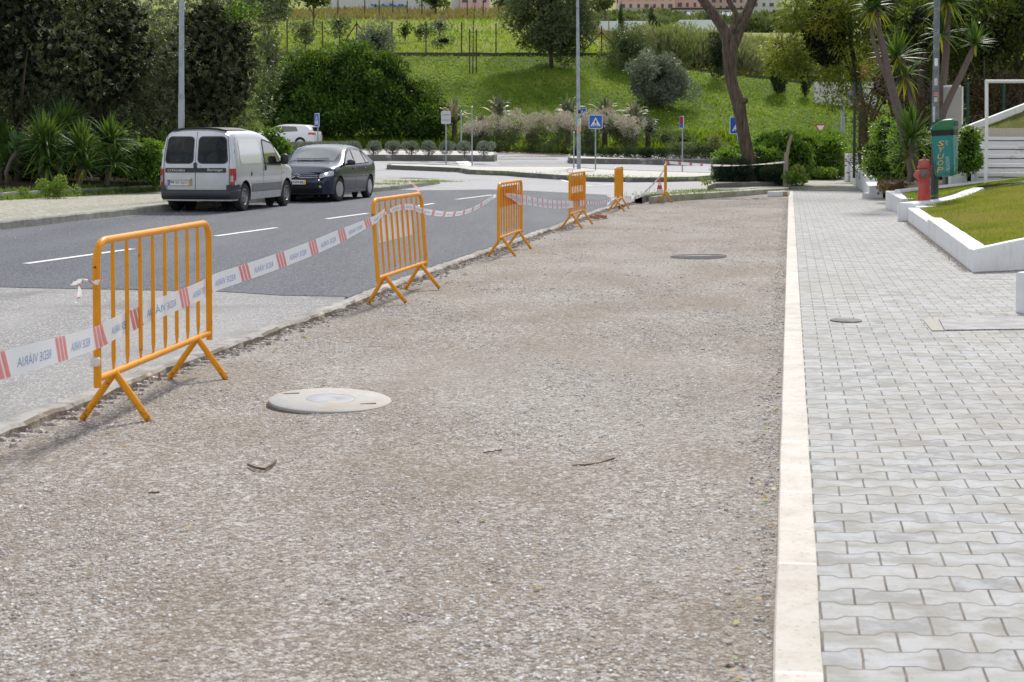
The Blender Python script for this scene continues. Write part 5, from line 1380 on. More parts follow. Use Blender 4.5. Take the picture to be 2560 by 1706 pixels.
# big central tree
c0 = at(1375, 60, 108)
cl = crown_clumps((c0.x, 108, at(1375, 20, 108).z), (3.6, 3.1, 3.4), 76, 1.0, .5, .35) + crown_clumps((c0.x, 108, at(1375, 110, 108).z), (2.6, 2.3, 1.5), 20, .7, .3)
zb = T(c0.x, 108)
tree('broadleaf_tree', 'large grey green tree on the crest of the bank left of the tall lamp post', 'tree', (c0.x, 108, zb), cl, LM_GREYGREEN, 38, .26, .10, limbs((c0.x + .1, 108, zb), (c0.x - .3, 108, zb + 5.5), .17, 7, 1.7, .12), [((c0.x, 108, zb + 4), (2.2, 2, 2.2))], shell=.3)
hill_plant('olive_tree', 'round dull green olive tree on the crest right of the tall lamp post', 'tree', 1495, 1645, 56, 178, 109, LM_GREYGREEN, 30, 34, .22, .06, .45, group=GS, shell=.4)
hill_plant('silver_bush', 'large silver willow-leaved bush on the slope of the bank', 'bush', 1562, 1728, 118, 275, 99, LM_SILVER, 60, 60, .24, .075, .45, cr=.65, group=GS, shell=.4)
hill_plant('dark_tree', 'small dark tree on the crest half hidden by the leaning trunk', 'tree', 1764, 1826, 74, 216, 109, LM_CYPRESS, 14, 40, .2, .1, .6, group=GS)
def cypress(label, px0, px1, pt, pb, Y):
    p = at((px0 + px1) / 2, pb, Y); zb = T(p.x, Y) ; zt = at(0, pt, Y).z; w = (px1 - px0) / 2 * Y / F; zb = min(zb, p.z)
    cl = []
    for k in range(14):
        f = k / 13; ww = w * (math.sin(math.pi * (.12 + .80 * f ** 1.15)) ** .6) * (1 - .55 * max(0, f - .6) / .4)
        for q in range(2): cl.append(((p.x + RNG.normal(0, w * .12), Y + RNG.normal(0, w * .12), lerp(zb + .3, zt - w * .5, f)), (ww, ww, (zt - zb) / 13), RNG.random()))
    tree('cypress', label, 'cypress', (p.x, Y, zb), cl, LM_CYPRESS, 60, .2, .06, [([(p.x, Y, zb - .2), (p.x, Y, zt - .5)], [.1, .03])], None, 'slim cypresses', up=1.6, out=.4)
cypress('slimmest small cypress standing before the pink housing block', 1545, 1559, 10, 64, 150)
cypress('taller dark cypress just left of the white shed, behind the olive tree', 1617, 1644, 18, 112, 128)
cypress('thick dark cypress on the crest right of the leaning trunk', 1920, 1976, 86, 226, 106)
cypress('thin cypress half hidden in feathery leaves right of the thick one', 1998, 2028, 128, 238, 106)

# far left and background trees above the meadow
hill_plant('pine_tree', 'umbrella shaped pine near the pink house on the skyline', 'tree', 1035, 1140, -14, 22, 182, LM_DARKGREEN, 12, 10, .5, .25, .5, base_lift=1)
hill_plant('distant_tree', 'bluish dark tree behind the crown of the big tree', 'tree', 1480, 1545, -20, 34, 230, LM_GREYGREEN, 10, 8, .6, .35, .1, group='distant trees')
hill_plant('distant_tree', 'dark distant tree left of the big crown by the pink house', 'tree', 1232, 1290, -16, 26, 230, LM_GREYGREEN, 10, 8, .6, .35, .1, group='distant trees')
hill_plant('distant_tree', 'dark tree at the left end of the long pale wall', 'tree', 735, 830, -22, 24, 160, LM_DARKGREEN, 14, 10, .5, .25, .25, group='distant trees')
hill_plant('distant_tree', 'grey tree in front of the grey shed right of the white shed', 'tree', 1755, 1800, 28, 70, 235, LM_GREYGREEN, 8, 8, .6, .35, .35, group='distant trees')
hill_plant('distant_tree', 'low dark distant tree between the cypress and the white shed', 'tree', 1640, 1700, 38, 70, 235, LM_GREYGREEN, 8, 8, .6, .35, .3, group='distant trees')
cl = []
for k in range(120):
    y = 226 + 90 * RNG.random(); x = y * (.03 + .30 * RNG.random()); s = 1.3 + 1.3 * RNG.random(); cl.append(((x, y, T(x, y) + s * .3), (s * 1.3, s, s * .8), RNG.random() * .7))
leafmesh('far_woodland', *blob_leaves(cl, 2.2, 1.1, .8), LM_GREYGREEN, kind='stuff')

# ------------------------------------------------------------------ distant buildings
M_PINKW = simple('hazed_pink_render', (.66, .44, .40), .85, var=.06, scale=.3); M_PINKD = simple('hazed_brick_pink', (.54, .26, .22), .85, var=.08)  # pinks lightened so the walls carry distant haze in their colour
M_WIN = simple('dark_pane', (.05, .06, .08), .15); M_PALEW = simple('pale_render', (.60, .60, .58), .85, var=.08, scale=.4, dirt=(.38, .37, .35), dirt_scale=.3)
M_ROOFG = simple('grey_roof', (.32, .33, .35), .7, var=.15, scale=.6); M_TENT = simple('white_sheeting', (.76, .79, .82), .6, var=.05, scale=.4)
M_BLUEW = simple('blue_door', (.05, .20, .42), .6)
def block(name, label, px0, px1, pt, pb, Y, depth, m, floors=0, cols=0, cat='building', roof=None, band=None):
    a = at(px0, pb, Y); c = at(px1, pt, Y); zt = c.z; zb = min(T(a.x, Y), T(c.x, Y), a.z) - 1
    root = thing(name, label, cat, ((a.x + c.x) / 2, Y, zb))
    mb = MB(); mb.box(((a.x + c.x) / 2, Y + depth / 2, (zt + zb) / 2), (c.x - a.x, depth, zt - zb)); mb.build('wall', m, root)
    if roof:
        mb = MB(); mb.box(((a.x + c.x) / 2, Y + depth / 2, zt + .15), (c.x - a.x + .8, depth + .8, .3)); mb.build('roof', roof, root)
    h = (zt - a.z) / max(1, floors)
    for f in range(floors):
        z = zt - h * (f + .5)
        if band and f % 2 == 1:
            mb = MB(); mb.box(((a.x + c.x) / 2, Y - .4, z - h * .42), ((c.x - a.x) * .96, .9, h * .35)); mb.build('balcony', band, root)
        for k in range(cols):
            x = a.x + (c.x - a.x) * (k + .5) / cols
            mb = MB(); mb.box((x, Y - .02, z + h * .05), ((c.x - a.x) / cols * (.34 if (k + f) % 3 else .55), .12, h * .5)); mb.build('window', M_WIN, root)
    return root
block('apartment_building', 'long pink housing block on the far hillside left of the leaning trunk', 1547, 1686, -52, 26, 430, 12, M_PINKW, 4, 7, band=M_PINKD)
block('apartment_building', 'pink housing block on the far hillside just behind the leaning trunk', 1690, 1766, -60, 24, 440, 12, M_PINKW, 4, 4, band=M_PINKD)
block('apartment_building', 'pale brown housing block between the forks of the leaning trunk', 1776, 1862, -60, 30, 450, 12, simple('buff_render', (.50, .38, .33), .85), 5, 5)
block('apartment_building', 'white block with dark windows above the feathery tree', 1862, 1958, -50, 22, 460, 12, M_PALEW, 4, 5)
block('warehouse', 'pale warehouse with a dark roof edge in front of the pink blocks', 1682, 1868, 24, 46, 330, 16, M_PALEW, 1, 9, roof=M_INK)
block('farm_shed', 'grey wall and shed left of the warehouse below the pink block', 1548, 1620, 20, 32, 330, 10, simple('grey_wall', (.36, .35, .33), .9))
block('greenhouse', 'big white plastic shed behind the brush', 1700, 1792, 50, 84, 205, 12, M_TENT)
block('greenhouse', 'long low white plastic tunnel behind the olive tree', 1478, 1622, 53, 66, 205, 6, M_TENT)
mb = MB()
for k in range(12):
    for j in range(3):
        p = at(1722 + 11 * k, 46 - j * 4, 260 + 6 * j); mb.box((p.x, p.y, p.z), (.62, 2.2, .06), M=Matrix.Rotation(R(32), 3, 'X'))
tag(mb.build('solar_array', simple('panel_blue_grey', (.26, .29, .33), .7)), 'rows of pale tilted panels above the white plastic shed', 'panels')
block('long_wall', 'long pale graffitied wall on the skyline above the meadow', 816, 1085, -12, 22, 200, .4, M_PALEW, cat='wall')
ghost = MB()
for k in range(14):
    x0 = 930 + k * 6.5; p = at(x0, 12 + (k * 37 % 7), 199.7); ghost.box((p.x, 199.72, p.z), (.28, .03, .25 + .2 * (k % 3)), M=Matrix.Rotation(k, 3, 'Y'))
tag(ghost.build('graffiti', M_BLUEW), 'small blue graffiti scrawls on the long pale wall', 'graffiti')
block('house', 'pink house on the skyline right of the umbrella pine', 1150, 1224, -30, 22, 205, 9, M_PINKW, 1, 3)
block('house', 'pale grey house just left of the pink house on the skyline', 1128, 1149, -10, 20, 208, 9, M_PALEW)
# trellis frames in the meadow
for i, (x0, x1, pt, pb, Y) in enumerate(((1483, 1522, 38, 70, 170), (1560, 1615, 40, 60, 175), (1690, 1712, 55, 68, 190))):
    mb = MB()
    for px in (x0, x1):
        p = at(px, pt, Y); mb.tube([(p.x, Y, T(p.x, Y) - .1), (p.x, Y, p.z)], .06, 6)
    a = at(x0, pt, Y); c = at(x1, pt + 4, Y); mb.tube([a, c], .05, 6)
    tag(mb.build('timber_frame', simple('weathered_timber', (.22, .16, .12), .85)), ['timber frame beside the tall lamp post behind the crest', 'timber rail between the two cypresses', 'small timber frame at the left end of the big white shed'][i], 'frame')

# ------------------------------------------------------------------ verge, hedges and agaves at the foot of the bank
def stuff_px(name, quads, n, mat, L, W, up=1.0, tint=.5, tv=.2, lift=0):
    """scatter leaves on ground polygons given as (px0,px1,pY0,pY1): pixel columns and depth range"""
    PP = []
    for (x0, x1, y0, y1, sh) in quads:
        k = int(n * sh); Y = y0 + (y1 - y0) * RNG.random(k); X = (x0 + (x1 - x0) * RNG.random(k) - 1280) / F * Y
        PP.append(np.stack([X, Y, np.array([T(a, b) for a, b in zip(X, Y)]) + lift], 1))
    P = np.concatenate(PP); n = len(P)
    return leafmesh(name, P, rdir(n) * .6 + np.array([0, 0, up]), rdir(n), L * (.5 + RNG.random(n)), W * (.6 + .8 * RNG.random(n)), RNG.normal(tint, tv, n), mat, kind='stuff')
stuff_px('verge_weeds', [(600, 1250, 86.5, 91, .6), (1600, 1850, 86, 93, .25), (1250, 1600, 87.5, 91, .15)], 30000, LM_GRASS, .55, .09, 1.0, .5)
cl = []
for k in range(60):
    px = 820 + 420 * RNG.random(); Y = 87.5 + 2 * RNG.random(); x = (px - 1280) / F * Y; cl.append(((x, Y, T(x, Y) + .3), (.5, .4, .45), RNG.random()))
leafmesh('verge_herbs', *blob_leaves(cl, 40, .16, .1), LM_WEED, kind='stuff')
# clipped grey balls on the median
def ball(label, px, pyc, w_px, h_px, Y, group='clipped grey shrubs on the median'):
    p = at(px, pyc, Y); r_ = w_px / 2 * Y / F; rz = h_px / 2 * Y / F
    root = thing('clipped_shrub', label, 'shrub', (p.x, Y, T(p.x, Y) + .28), group=group)
    cl = [((p.x, Y, p.z), (r_, r_, rz), .55)] + [((p.x + RNG.normal(0, r_ * .4), Y + RNG.normal(0, r_ * .3), p.z + rz * .35), (r_ * .55, r_ * .55, rz * .6), .8) for _ in range(4)]
    leafmesh('crown', *blob_leaves(cl, 420, .10, .03, up=.7, shell=.7), LM_LAVENDER, root)
    add_core(root, p, (r_ * .9, r_ * .9, rz * .9), 'shade_core')
    mb = MB(); mb.tube([(p.x, Y, T(p.x, Y) + .2), (p.x, Y, p.z)], .03, 6); mb.build('stem', M_BARK, root)
names = ['leftmost clear grey ball shrub, half lost in the hedge above the dark saloon', 'second grey ball shrub from the left, right of the dark saloon roof', 'third grey ball shrub from the left on the median', 'fourth grey ball shrub from the left on the median', 'grey ball shrub left of the back-facing sign pole', 'grey ball shrub cut by the pole of the back-facing sign', 'grey ball shrub between the sign pole and the plain pole', 'rightmost grey ball shrub at the end of the median']
for nm, px in zip(names, (885, 934, 981, 1029, 1072, 1116, 1161, 1210)):
    ball(nm, px, 371, 36, 33, 70.3)
root = thing('clipped_hedge', 'continuous clipped grey hedge in front of the white hatchback', 'hedge', (at(770, 370, 71).x, 71, T(-10, 71) + .2))
cl = []
for px in range(640, 872, 9):
    p = at(px, 371, 71); cl.append(((p.x, 71 + RNG.normal(0, .1), p.z - .05), (.42, .4, .36), .5 + .3 * RNG.random()))
leafmesh('crown', *blob_leaves(cl, 260, .10, .03, up=.7, shell=.7), LM_LAVENDER, root)
# low junipers on the right median
for i, (px, w_, nm) in enumerate(((1440, 22, 'small square dark juniper at the left end of the right median'), (1477, 58, 'dark spreading juniper just right of the tall lamp post'), (1525, 48, 'dark spreading juniper right of the nearer crossing sign'), (1570, 46, 'third spreading dark juniper on the right median'), (1608, 40, 'fourth spreading dark juniper on the right median'), (1623, 34, 'narrow dark juniper near the edge-on sign'), (1655, 36, 'dark juniper just left of the clipped box hedge'))):
    Y = 78.5; p = at(px, 384, Y); r_ = w_ / 2 * Y / F
    root = thing('low_juniper', nm, 'juniper', (p.x, Y, T(p.x, Y) + .22), group='low junipers on the median')
    cl = [((p.x + r_ * .5 * q, Y + RNG.normal(0, .1), p.z), (r_ * .6, .4, .27), RNG.random()) for q in (-1, -.3, .4, 1)]
    leafmesh('crown', *blob_leaves(cl, 260, .14, .03, up=.8, out=1.2, shell=.3), LM_JUNIPER, root)
root = thing('box_hedge', 'long clipped dull green hedge on the right median left of the leaning trunk', 'hedge', (at(1735, 370, 79).x, 79, T(9, 79) + .22))
cl = []
for px in range(1680, 1812, 8):
    p = at(px, 375, 79)
    for dz in (.12, -.2): cl.append(((p.x, 79 + RNG.normal(0, .1), p.z + dz), (.34, .4, .27), RNG.random()))
leafmesh('crown', *blob_leaves(cl, 200, .09, .05, shell=.7), LM_GREYGREEN, root); 
# pinkish bushes
pk = [(1238, 110, 288, 376), (1300, 130, 270, 376), (1372, 130, 272, 377), (1440, 120, 272, 378), (1505, 130, 272, 380), (1562, 100, 286, 380), (1185, 90, 304, 370)]
pn = ['leftmost tall pinkish flowering bush of the long row', 'pinkish flowering bush under the second agave', 'pinkish flowering bush in the middle of the row', 'pinkish flowering bush cut by the tall lamp post', 'pinkish flowering bush behind the nearer crossing sign', 'rightmost pinkish flowering bush of the row', 'sparse low grey bush at the left end of the pinkish row']
for (px, w_, pt, pb), nm in zip(pk, pn):
    Y = 86.5 + .5 * RNG.random(); a = at(px, pt, Y); c = at(px, pb, Y); rx = w_ / 2 * Y / F; rz = (a.z - c.z) / 2; cz = (a.z + c.z) / 2
    root = thing('flowering_bush', nm, 'bush', (a.x, Y, T(a.x, Y)), group='pinkish bushes behind the road')
    top = crown_clumps((a.x, Y, cz + rz * .35), (rx, 1.0, rz * .65), 16, .42, .65)
    low = crown_clumps((a.x, Y, cz - rz * .45), (rx * 1.05, 1.0, rz * .95), 24, .42, .3, bottom=-2)
    leafmesh('flowering_top', *blob_leaves(top, 90, .13, .04, up=.9, shell=.5), LM_PINK, root)
    leafmesh('crown', *blob_leaves(low, 80, .13, .05, shell=.4), LM_GREYGREEN, root)
# variegated agaves
ag = [(1136, 300, 1.25, 'variegated agave rising behind the back of the white sign'), (1246, 288, 1.2, 'variegated agave above the left end of the pinkish bushes'), (1205, 305, .6, 'small variegated agave left of the pinkish bushes'), (1420, 286, 1.15, 'variegated agave left of the tall lamp post'), (1512, 288, 1.15, 'variegated agave above the nearer crossing sign'), (1587, 292, 1.0, 'variegated agave above the right end of the pinkish bushes'), (1620, 312, .7, 'drooping variegated agave at the far right of the pinkish bushes')]
for px, py, L_, nm in ag:
    Y = 88.6; p = at(px, py, Y)
    root = thing('variegated_agave', nm, 'agave', (p.x, Y, T(p.x, Y)), group='variegated agaves above the pinkish bushes')
    zc = p.z - .35
    straps(root, 'leaves', (p.x, Y, zc + .15), 34, L_ * 1.3, .24, LM_VARIEG, droop=2.6, el=(35, 85), tint=(.5, .3), seg=8)
    straps(root, 'central_leaves', (p.x, Y, zc + .1), 6, L_ * 1.3, .26, LM_VARIEG, droop=.15, el=(72, 90), tint=(.25, .1), seg=5)
    mb = MB(); mb.tube([(p.x, Y, T(p.x, Y) - .1), (p.x, Y, zc + .1)], [.2, .14], 8); mb.build('stem', M_BARK, root)
# mid bushes at the foot of the bank, right
for i, (x0, x1, pt, pb, m_, t_, nm) in enumerate(((1625, 1700, 318, 374, LM_GREYGREEN, .6, 'yellowish green bush left of the edge-on sign'), (1672, 1745, 322, 372, LM_GREYGREEN, .3, 'dark grey green bush right of the edge-on sign'), (1600, 1650, 300, 350, LM_SILVER, .4, 'silver leaved bush at the right end of the agave row'), (1755, 1820, 330, 372, LM_DRY, .3, 'reddish brown dry bush behind the clipped hedge'), (1330, 1470, 200, 0, None, 0, ''))):
    if m_: hill_plant('roadside_bush', nm, 'bush', x0, x1, pt, pb, 88, m_, 12, 50, .16, .06, t_, trunk=False, group='bushes at the right foot of the bank')
# ------------------------------------------------------------------ lamp posts, poles and signs
M_GALV = simple('galvanised_steel', (.33, .36, .39), .45, .35, var=.2, scale=4, dirt=(.18, .19, .20), dirt_scale=5, dirt_amt=(.5, .75))
M_SIGNBLUE = simple('sign_blue', (.010, .10, .48), .35, var=.05); M_SIGNWHITE = simple('sign_white', (.74, .75, .75), .4, var=.04)
M_SIGNBACK = simple('sign_back_grey', (.52, .54, .55), .45, .2, var=.08); M_SIGNRED = simple('sign_red', (.50, .02, .03), .4, var=.05)
def lamp_post(label, px, Y, zb, lean_px, z_top, r0, r1, arm=1.4, group='street lamp posts', steps=(3.2,)):
    b = at(px, 400, Y); b.z = zb; t = at(px + lean_px, 0, Y); dx = (t.x - b.x) / (t.z - zb)
    root = thing('lamp_post', label, 'lamp post', b, group=group)
    mb = MB(); pts = []; rad = []
    for z, r_ in [(0, r0), (steps[0] - .02, r0 * .97), (steps[0], r0 * .88), (z_top, r1)]:
        pts.append(b + Vector((dx * z, 0, z))); rad.append(r_)
    mb.tube(pts, rad, 16); mb.build('pole', M_GALV, root, smooth=50)
    tp = b + Vector((dx * z_top, 0, z_top))
    mb = MB(); mb.tube([tp, tp + Vector((.3, 0, .35)), tp + Vector((arm, 0, .5))], .035, 8); mb.build('arm', M_GALV, root, smooth=50)
    mb = MB(); mb.lathe([(0, -.35), (.10, -.3), (.14, 0), (.10, .3), (0, .35)], tp + Vector((arm + .2, 0, .5)), 12, Matrix.Rotation(R(90), 3, 'Y') @ Matrix.Diagonal((.45, 1, 1))); mb.build('lamp_head', M_GALV, root, smooth='all')
    mb = MB(); c = b + Vector((dx * steps[0], 0, steps[0])); mb.lathe([(r0 + .004, -.03), (r0 + .004, .02)], c, 16); mb.build('collar', M_GALV, root)
    mb = MB(); mb.box(b + Vector((0, 0, .01)), (.32, .32, .03)); mb.build('base_plate', M_GALV, root)
    return root
lamp_post('grey lamp post behind the silver van', 452, 33.4, .10, 2, 8.5, .075, .05, steps=(2.45,))
lp = lamp_post('tall slim lamp post with stickers on the traffic island', 1447, 64.2, T(3, 64) + .1, -3, 10.0, .090, .055, steps=(3.1,))
M_STICK = simple('faded_stickers', (.50, .50, .47), .6, var=.5, scale=18); M_STICKY = simple('yellow_sticker', (.60, .36, .06), .6)
for z, h, m in ((2.15, .35, M_STICK), (1.85, .2, M_STICKY), (2.65, .16, M_INK)):
    mb = MB(); mb.lathe([(.094, z - h / 2), (.093, z + h / 2)], wloc(lp), 16); mb.build('sticker', m, lp, smooth='all')
lamp_post('grey lamp post seen above the hedge right of the give way sign', 2107.5, 63, T(14.5, 63), -2, 8.0, .09, .05, steps=(3.6,))
def plain_pole(label, px, y0, y1, Y, r_=.032, m=None):
    a = at(px, y0, Y); b = at(px, y1, Y); zb = T(b.x, Y) - .1
    mb = MB(); mb.tube([(a.x, Y, zb), (a.x, Y, a.z)], r_, 10); mb.lathe([(r_ * 1.15, -.03), (r_ * 1.15, 0), (0, .02)], (a.x, Y, a.z), 10)
    return tag(mb.build('sign_pole', m or M_GALV, smooth=50), label, 'pole', 'bare poles')
plain_pole('bare grey pole behind the clipped ball shrubs', 1153, 278, 358, 77)
plain_pole('bare grey pole right of the back-facing sign on the island', 1180, 267, 418, 65)
plain_pole('short grey pole just left of the tall lamp post with stickers', 1434.7, 331, 423, 64.5)
def rrect(mb, w_, h_, y, r_=.05, cx=0, cz=0):
    pts = []
    for sx, sz, a0 in ((1, 1, 0), (-1, 1, 90), (-1, -1, 180), (1, -1, 270)):
        for k in range(5):
            a = R(a0 + 90 * k / 4); pts.append((cx + sx * (w_ / 2 - r_) + r_ * math.cos(a), y, cz + sz * (h_ / 2 - r_) + r_ * math.sin(a)))
    n = len(pts); mb.add(pts, [tuple(range(n))])
def sign(label, px, py, Y, size, yaw, kind, pole_top=.1, cat='sign', tall=None):
    """the sign faces local -y; plate centre at pixel"""
    c = at(px, py, Y); zb = T(c.x, Y) - .05
    root = thing('road_sign', label, cat, (c.x, Y, zb), R(yaw), group='road signs')
    zc = c.z - zb; h = tall or size
    mb = MB(); mb.tube([(0, .035, 0), (0, .035, zc + h / 2 + pole_top)], .032, 10); mb.build('pole', M_GALV, root, local=True, smooth=50)
    if kind == 'yield':
        pts = [(-size / 2, zc + size * .43), (size / 2, zc + size * .43), (0, zc - size * .43)]
        def tri(y, s): return [(x * s, y, (z - zc - size * .14) * s + zc + size * .14) for x, z in pts]
        mb = MB(); mb.add(tri(0, 1) + tri(-.02, 1), [(0, 1, 2), (5, 4, 3), (0, 3, 4, 1), (1, 4, 5, 2), (2, 5, 3, 0)]); pl = mb.build('plate', M_SIGNRED, root, local=True)
        mb = MB(); mb.add(tri(-.024, .66), [(2, 1, 0)]); mb.build('symbol', M_SIGNWHITE, pl, local=True)
        return root
    mb = MB(); rrect(mb, size, h, 0, .06, 0, zc); rrect(mb, size, h, -.02, .06, 0, zc)
    n = 20; mb.f = [tuple(range(n))[::-1], tuple(range(n, 2 * n))] + [(i, (i + 1) % n, n + (i + 1) % n, n + i) for i in range(n)]; mb.m = [0] * len(mb.f)
    pl = mb.build('plate', M_SIGNBACK if kind == 'back' else M_SIGNWHITE, root, local=True)
    if kind == 'back':
        mb = MB(); mb.box((0, -.03, zc + h * .2), (size * .7, .02, .04)); mb.box((0, -.03, zc - h * .2), (size * .7, .02, .04)); mb.build('bracket', M_GALV, pl, local=True)
        return root
    mb = MB(); rrect(mb, size * .93, h * .93, -.024, .05, 0, zc); mb.build('field', M_SIGNBLUE, pl, local=True)
    if kind == 'cross':
        s = size
        mb = MB(); mb.add([(-.36 * s, -.028, zc - .32 * s), (.36 * s, -.028, zc - .32 * s), (0, -.028, zc + .34 * s)], [(0, 1, 2)]); mb.build('triangle', M_SIGNWHITE, pl, local=True)
        mb = MB(); y = -.032
        def P(L_): mb.add([(x * s, y, zc + z * s) for x, z in L_], [tuple(range(len(L_)))])
        P([(.045 * math.cos(a) + .0, .13 + .05 * math.sin(a)) for a in np.linspace(0, 6.28, 9)[:-1]])
        P([(-.05, .07), (.05, .07), (.04, -.07), (-.04, -.07)]); P([(-.04, -.07), (.01, -.07), (-.06, -.21), (-.10, -.21)]); P([(.0, -.07), (.04, -.07), (.11, -.20), (.07, -.21)])
        P([(-.05, .07), (-.04, .03), (-.12, -.03), (-.13, .0)]); P([(.05, .07), (.04, .03), (.11, -.03), (.13, .0)])
        for x in (-.25, -.15, -.05, .05, .15): P([(x, -.31), (x + .06, -.31), (x + .075, -.22), (x + .025, -.22)])
        mb.build('pedestrian_symbol', M_INK, pl, local=True)
    elif kind == 'nopark':
        mb = MB(); mb.lathe([(size * .40, 0), (size * .40, .004), (size * .32, .004), (size * .32, 0)], (0, -.026, zc + h * .18), 20, Matrix.Rotation(R(90), 3, 'X')); mb.box((0, -.028, zc + h * .18), (size * .72, .003, .06), M=Matrix.Rotation(R(45), 3, 'Y')); mb.build('symbol', M_SIGNRED, pl, local=True)
    return root
sign('blue pedestrian crossing sign facing the camera right of the tall lamp post', 1489, 305, 62.7, .60, 0, 'cross', 0)
sign('blue crossing sign half hidden behind the tall lamp post', 1456, 283, 88.2, .62, -38, 'cross', 0)
sign('blue crossing sign turned aside above the dark saloon', 792.7, 301, 72.6, .70, -62, 'cross', 0)
sign('blue crossing sign partly covered by the leaning trunk', 1845, 314, 57, .68, 4, 'cross', 0)
sign('pale back of a square sign on a thin pole left of the bare poles', 1115, 294, 65, .44, 0, 'back', -.02, tall=.60)
sign('narrow pale back of a sign just above the nearer crossing sign', 1494, 278, 88.4, .35, 30, 'back', 0)
sign('edge-on blue and red sign on a thin pole left of the leaning tree', 1704.6, 306, 70, .5, -74, 'nopark', 0, tall=.60)
sign('red and white give way triangle above the round hedge', 2051, 324, 74, .62, 0, 'yield', -.15)

# ------------------------------------------------------------------ leaning tree with the forked trunk
YT = 46
root = thing('street_tree', 'tall leaning tree with dark furrowed forked trunk rising from the hedge', 'tree', at(1876, 452, YT))
def tp(L_): return [at(x, y, YT + dy) for x, y, dy, w_ in L_], [w_ / 2 * YT / F for x, y, dy, w_ in L_]
mb = MB()
for L_ in ([(1880, 462, 0, 38), (1874, 410, 0, 33), (1862, 350, 0, 31), (1853, 300, 0, 31), (1848, 268, 0, 34), (1840, 240, 0, 32), (1829, 205, 0, 29), (1825, 165, 0, 33), (1824, 120, 0, 38), (1820, 95, 0, 34), (1807, 70, 0, 28), (1785, 38, -.1, 25), (1757, 0, -.2, 23), (1715, -60, -.5, 20), (1680, -150, -.9, 13), (1660, -260, -1.2, 5)],
           [(1826, 130, .05, 22), (1836, 110, .1, 26), (1850, 72, .2, 25), (1866, 35, .3, 24), (1881, 0, .4, 24), (1905, -60, .7, 20), (1950, -160, 1.1, 12), (1985, -260, 1.4, 5)],
           [(1818, 88, .05, 18), (1833, 68, .1, 15), (1841, 42, .15, 14), (1834, 22, .2, 14), (1822, 0, .2, 13), (1815, -60, .5, 12), (1830, -160, .8, 8), (1840, -240, 1, 4)],
           [(1846, 258, -.1, 12), (1862, 250, -.15, 20), (1866, 246, -.15, 12)]):
    p_, r_ = tp(L_); Q = catmull(p_, 4); rr_ = []
    for i in range(len(r_) - 1): rr_ += [lerp(r_[i], r_[i + 1], k / 4) for k in range(4)]
    rr_.append(r_[-1]); rr_ = [q * (1 + .06 * mnoise.noise(Vector((i * .7, q, 0)))) for i, q in enumerate(rr_)]
    mb.tube(Q, rr_, 14)
mb.build('trunk', M_BARK2, root, smooth='all')
c = at(1830, -330, YT)
leafmesh('crown', *blob_leaves(crown_clumps((c.x, YT, c.z), (3.6, 3.0, 2.0), 18, .9, .5, .4), 16, .16, .07, shell=.3), LM_RIGHTDARK, root)

# ------------------------------------------------------------------ hedges round the tree bed, wooden post
def bushes(name, label, cat, cl, mat, per, L, W, base, group=None, core=True, **kw):
    root = thing(name, label, cat, base, group=group)
    leafmesh('crown', *blob_leaves(cl, per, L, W, **kw), mat, root)
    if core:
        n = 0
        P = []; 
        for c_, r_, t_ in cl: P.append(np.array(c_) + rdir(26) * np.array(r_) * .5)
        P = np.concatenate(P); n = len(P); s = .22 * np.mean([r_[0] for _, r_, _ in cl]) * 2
        leafmesh('shade_core', P, rdir(n), rdir(n), np.full(n, s), np.full(n, s * .8), np.zeros(n), CORE, root)
    return root
def clump_px(px0, px1, pt, pb, Y, dy, n, s, tint=.5):
    out = []
    for k in range(n):
        px = lerp(px0, px1, RNG.random()); y_ = Y + dy * (RNG.random() - .5); py = lerp(pt, pb, RNG.random() ** .8)
        p = at(px, py, y_); p.z = max(p.z, .25 + s * .3); ss = s * (.7 + .6 * RNG.random()); out.append(((p.x, p.y, p.z), (ss, ss, ss * .75), RNG.random() * .6 + tint - .3))
    return out
bushes('round_leaved_hedge', 'glossy round leaved green hedge around the foot of the leaning tree', 'hedge', clump_px(1806, 1955, 378, 440, 47.6, 2.6, 46, .42, .45) + clump_px(1905, 1960, 352, 390, 49, 2, 16, .42, .5) + clump_px(1885, 1960, 346, 365, 49.5, 2, 10, .35, .6), LM_BRIGHT, 150, .09, .07, at(1880, 450, 47.6))
bushes('round_leaved_hedge', 'lush green bush mass right of the wooden post', 'hedge', clump_px(1985, 2085, 352, 440, 59.5, 3, 90, .55, .5) + clump_px(1975, 2010, 365, 436, 50, 3, 22, .45, .5) + clump_px(2020, 2080, 343, 360, 61, 2, 12, .4, .4), LM_BRIGHT, 110, .11, .085, at(2030, 440, 58))
bushes('low_juniper', 'wide dark juniper clipped low in front of the leaning trunk', 'juniper', clump_px(1796, 1955, 415, 450, 45.9, .9, 46, .30, .4), LM_JUNIPER, 420, .13, .022, at(1870, 458, 45.9), up=.5, out=1.2, shell=.3)
bushes('leafy_weed', 'bright leafy weeds at the foot of the wooden post', 'plant', clump_px(1965, 2015, 425, 452, 45.2, .8, 16, .17, .6), LM_WEED, 260, .10, .06, at(1985, 455, 45.2), core=False)
bushes('leafy_weed', 'small sprouting plant on the verge before the dark juniper', 'plant', clump_px(1758, 1772, 455, 470, 42.8, .2, 6, .08, .6), LM_WEED, 200, .10, .05, at(1766, 474, 42.8), core=False)
bushes('leafy_weed', 'bright green bush leaves spilling onto the cobbled path', 'plant', clump_px(2050, 2095, 432, 441, 57, 1, 12, .2, .6), LM_WEED, 200, .11, .07, at(2080, 445, 57), core=False)
mb = MB(); a = at(1963.5, 460, 45); mb.tube([(a.x, 45, .1), at(1964.5, 425, 45), at(1966, 386, 45), at(1967.5, 382, 45)], [.082, .078, .072, .06], 12); mb.tube([at(1968, 388, 45), at(1972, 362, 45), at(1980, 337.5, 45)], [.058, .052, .045], 12)
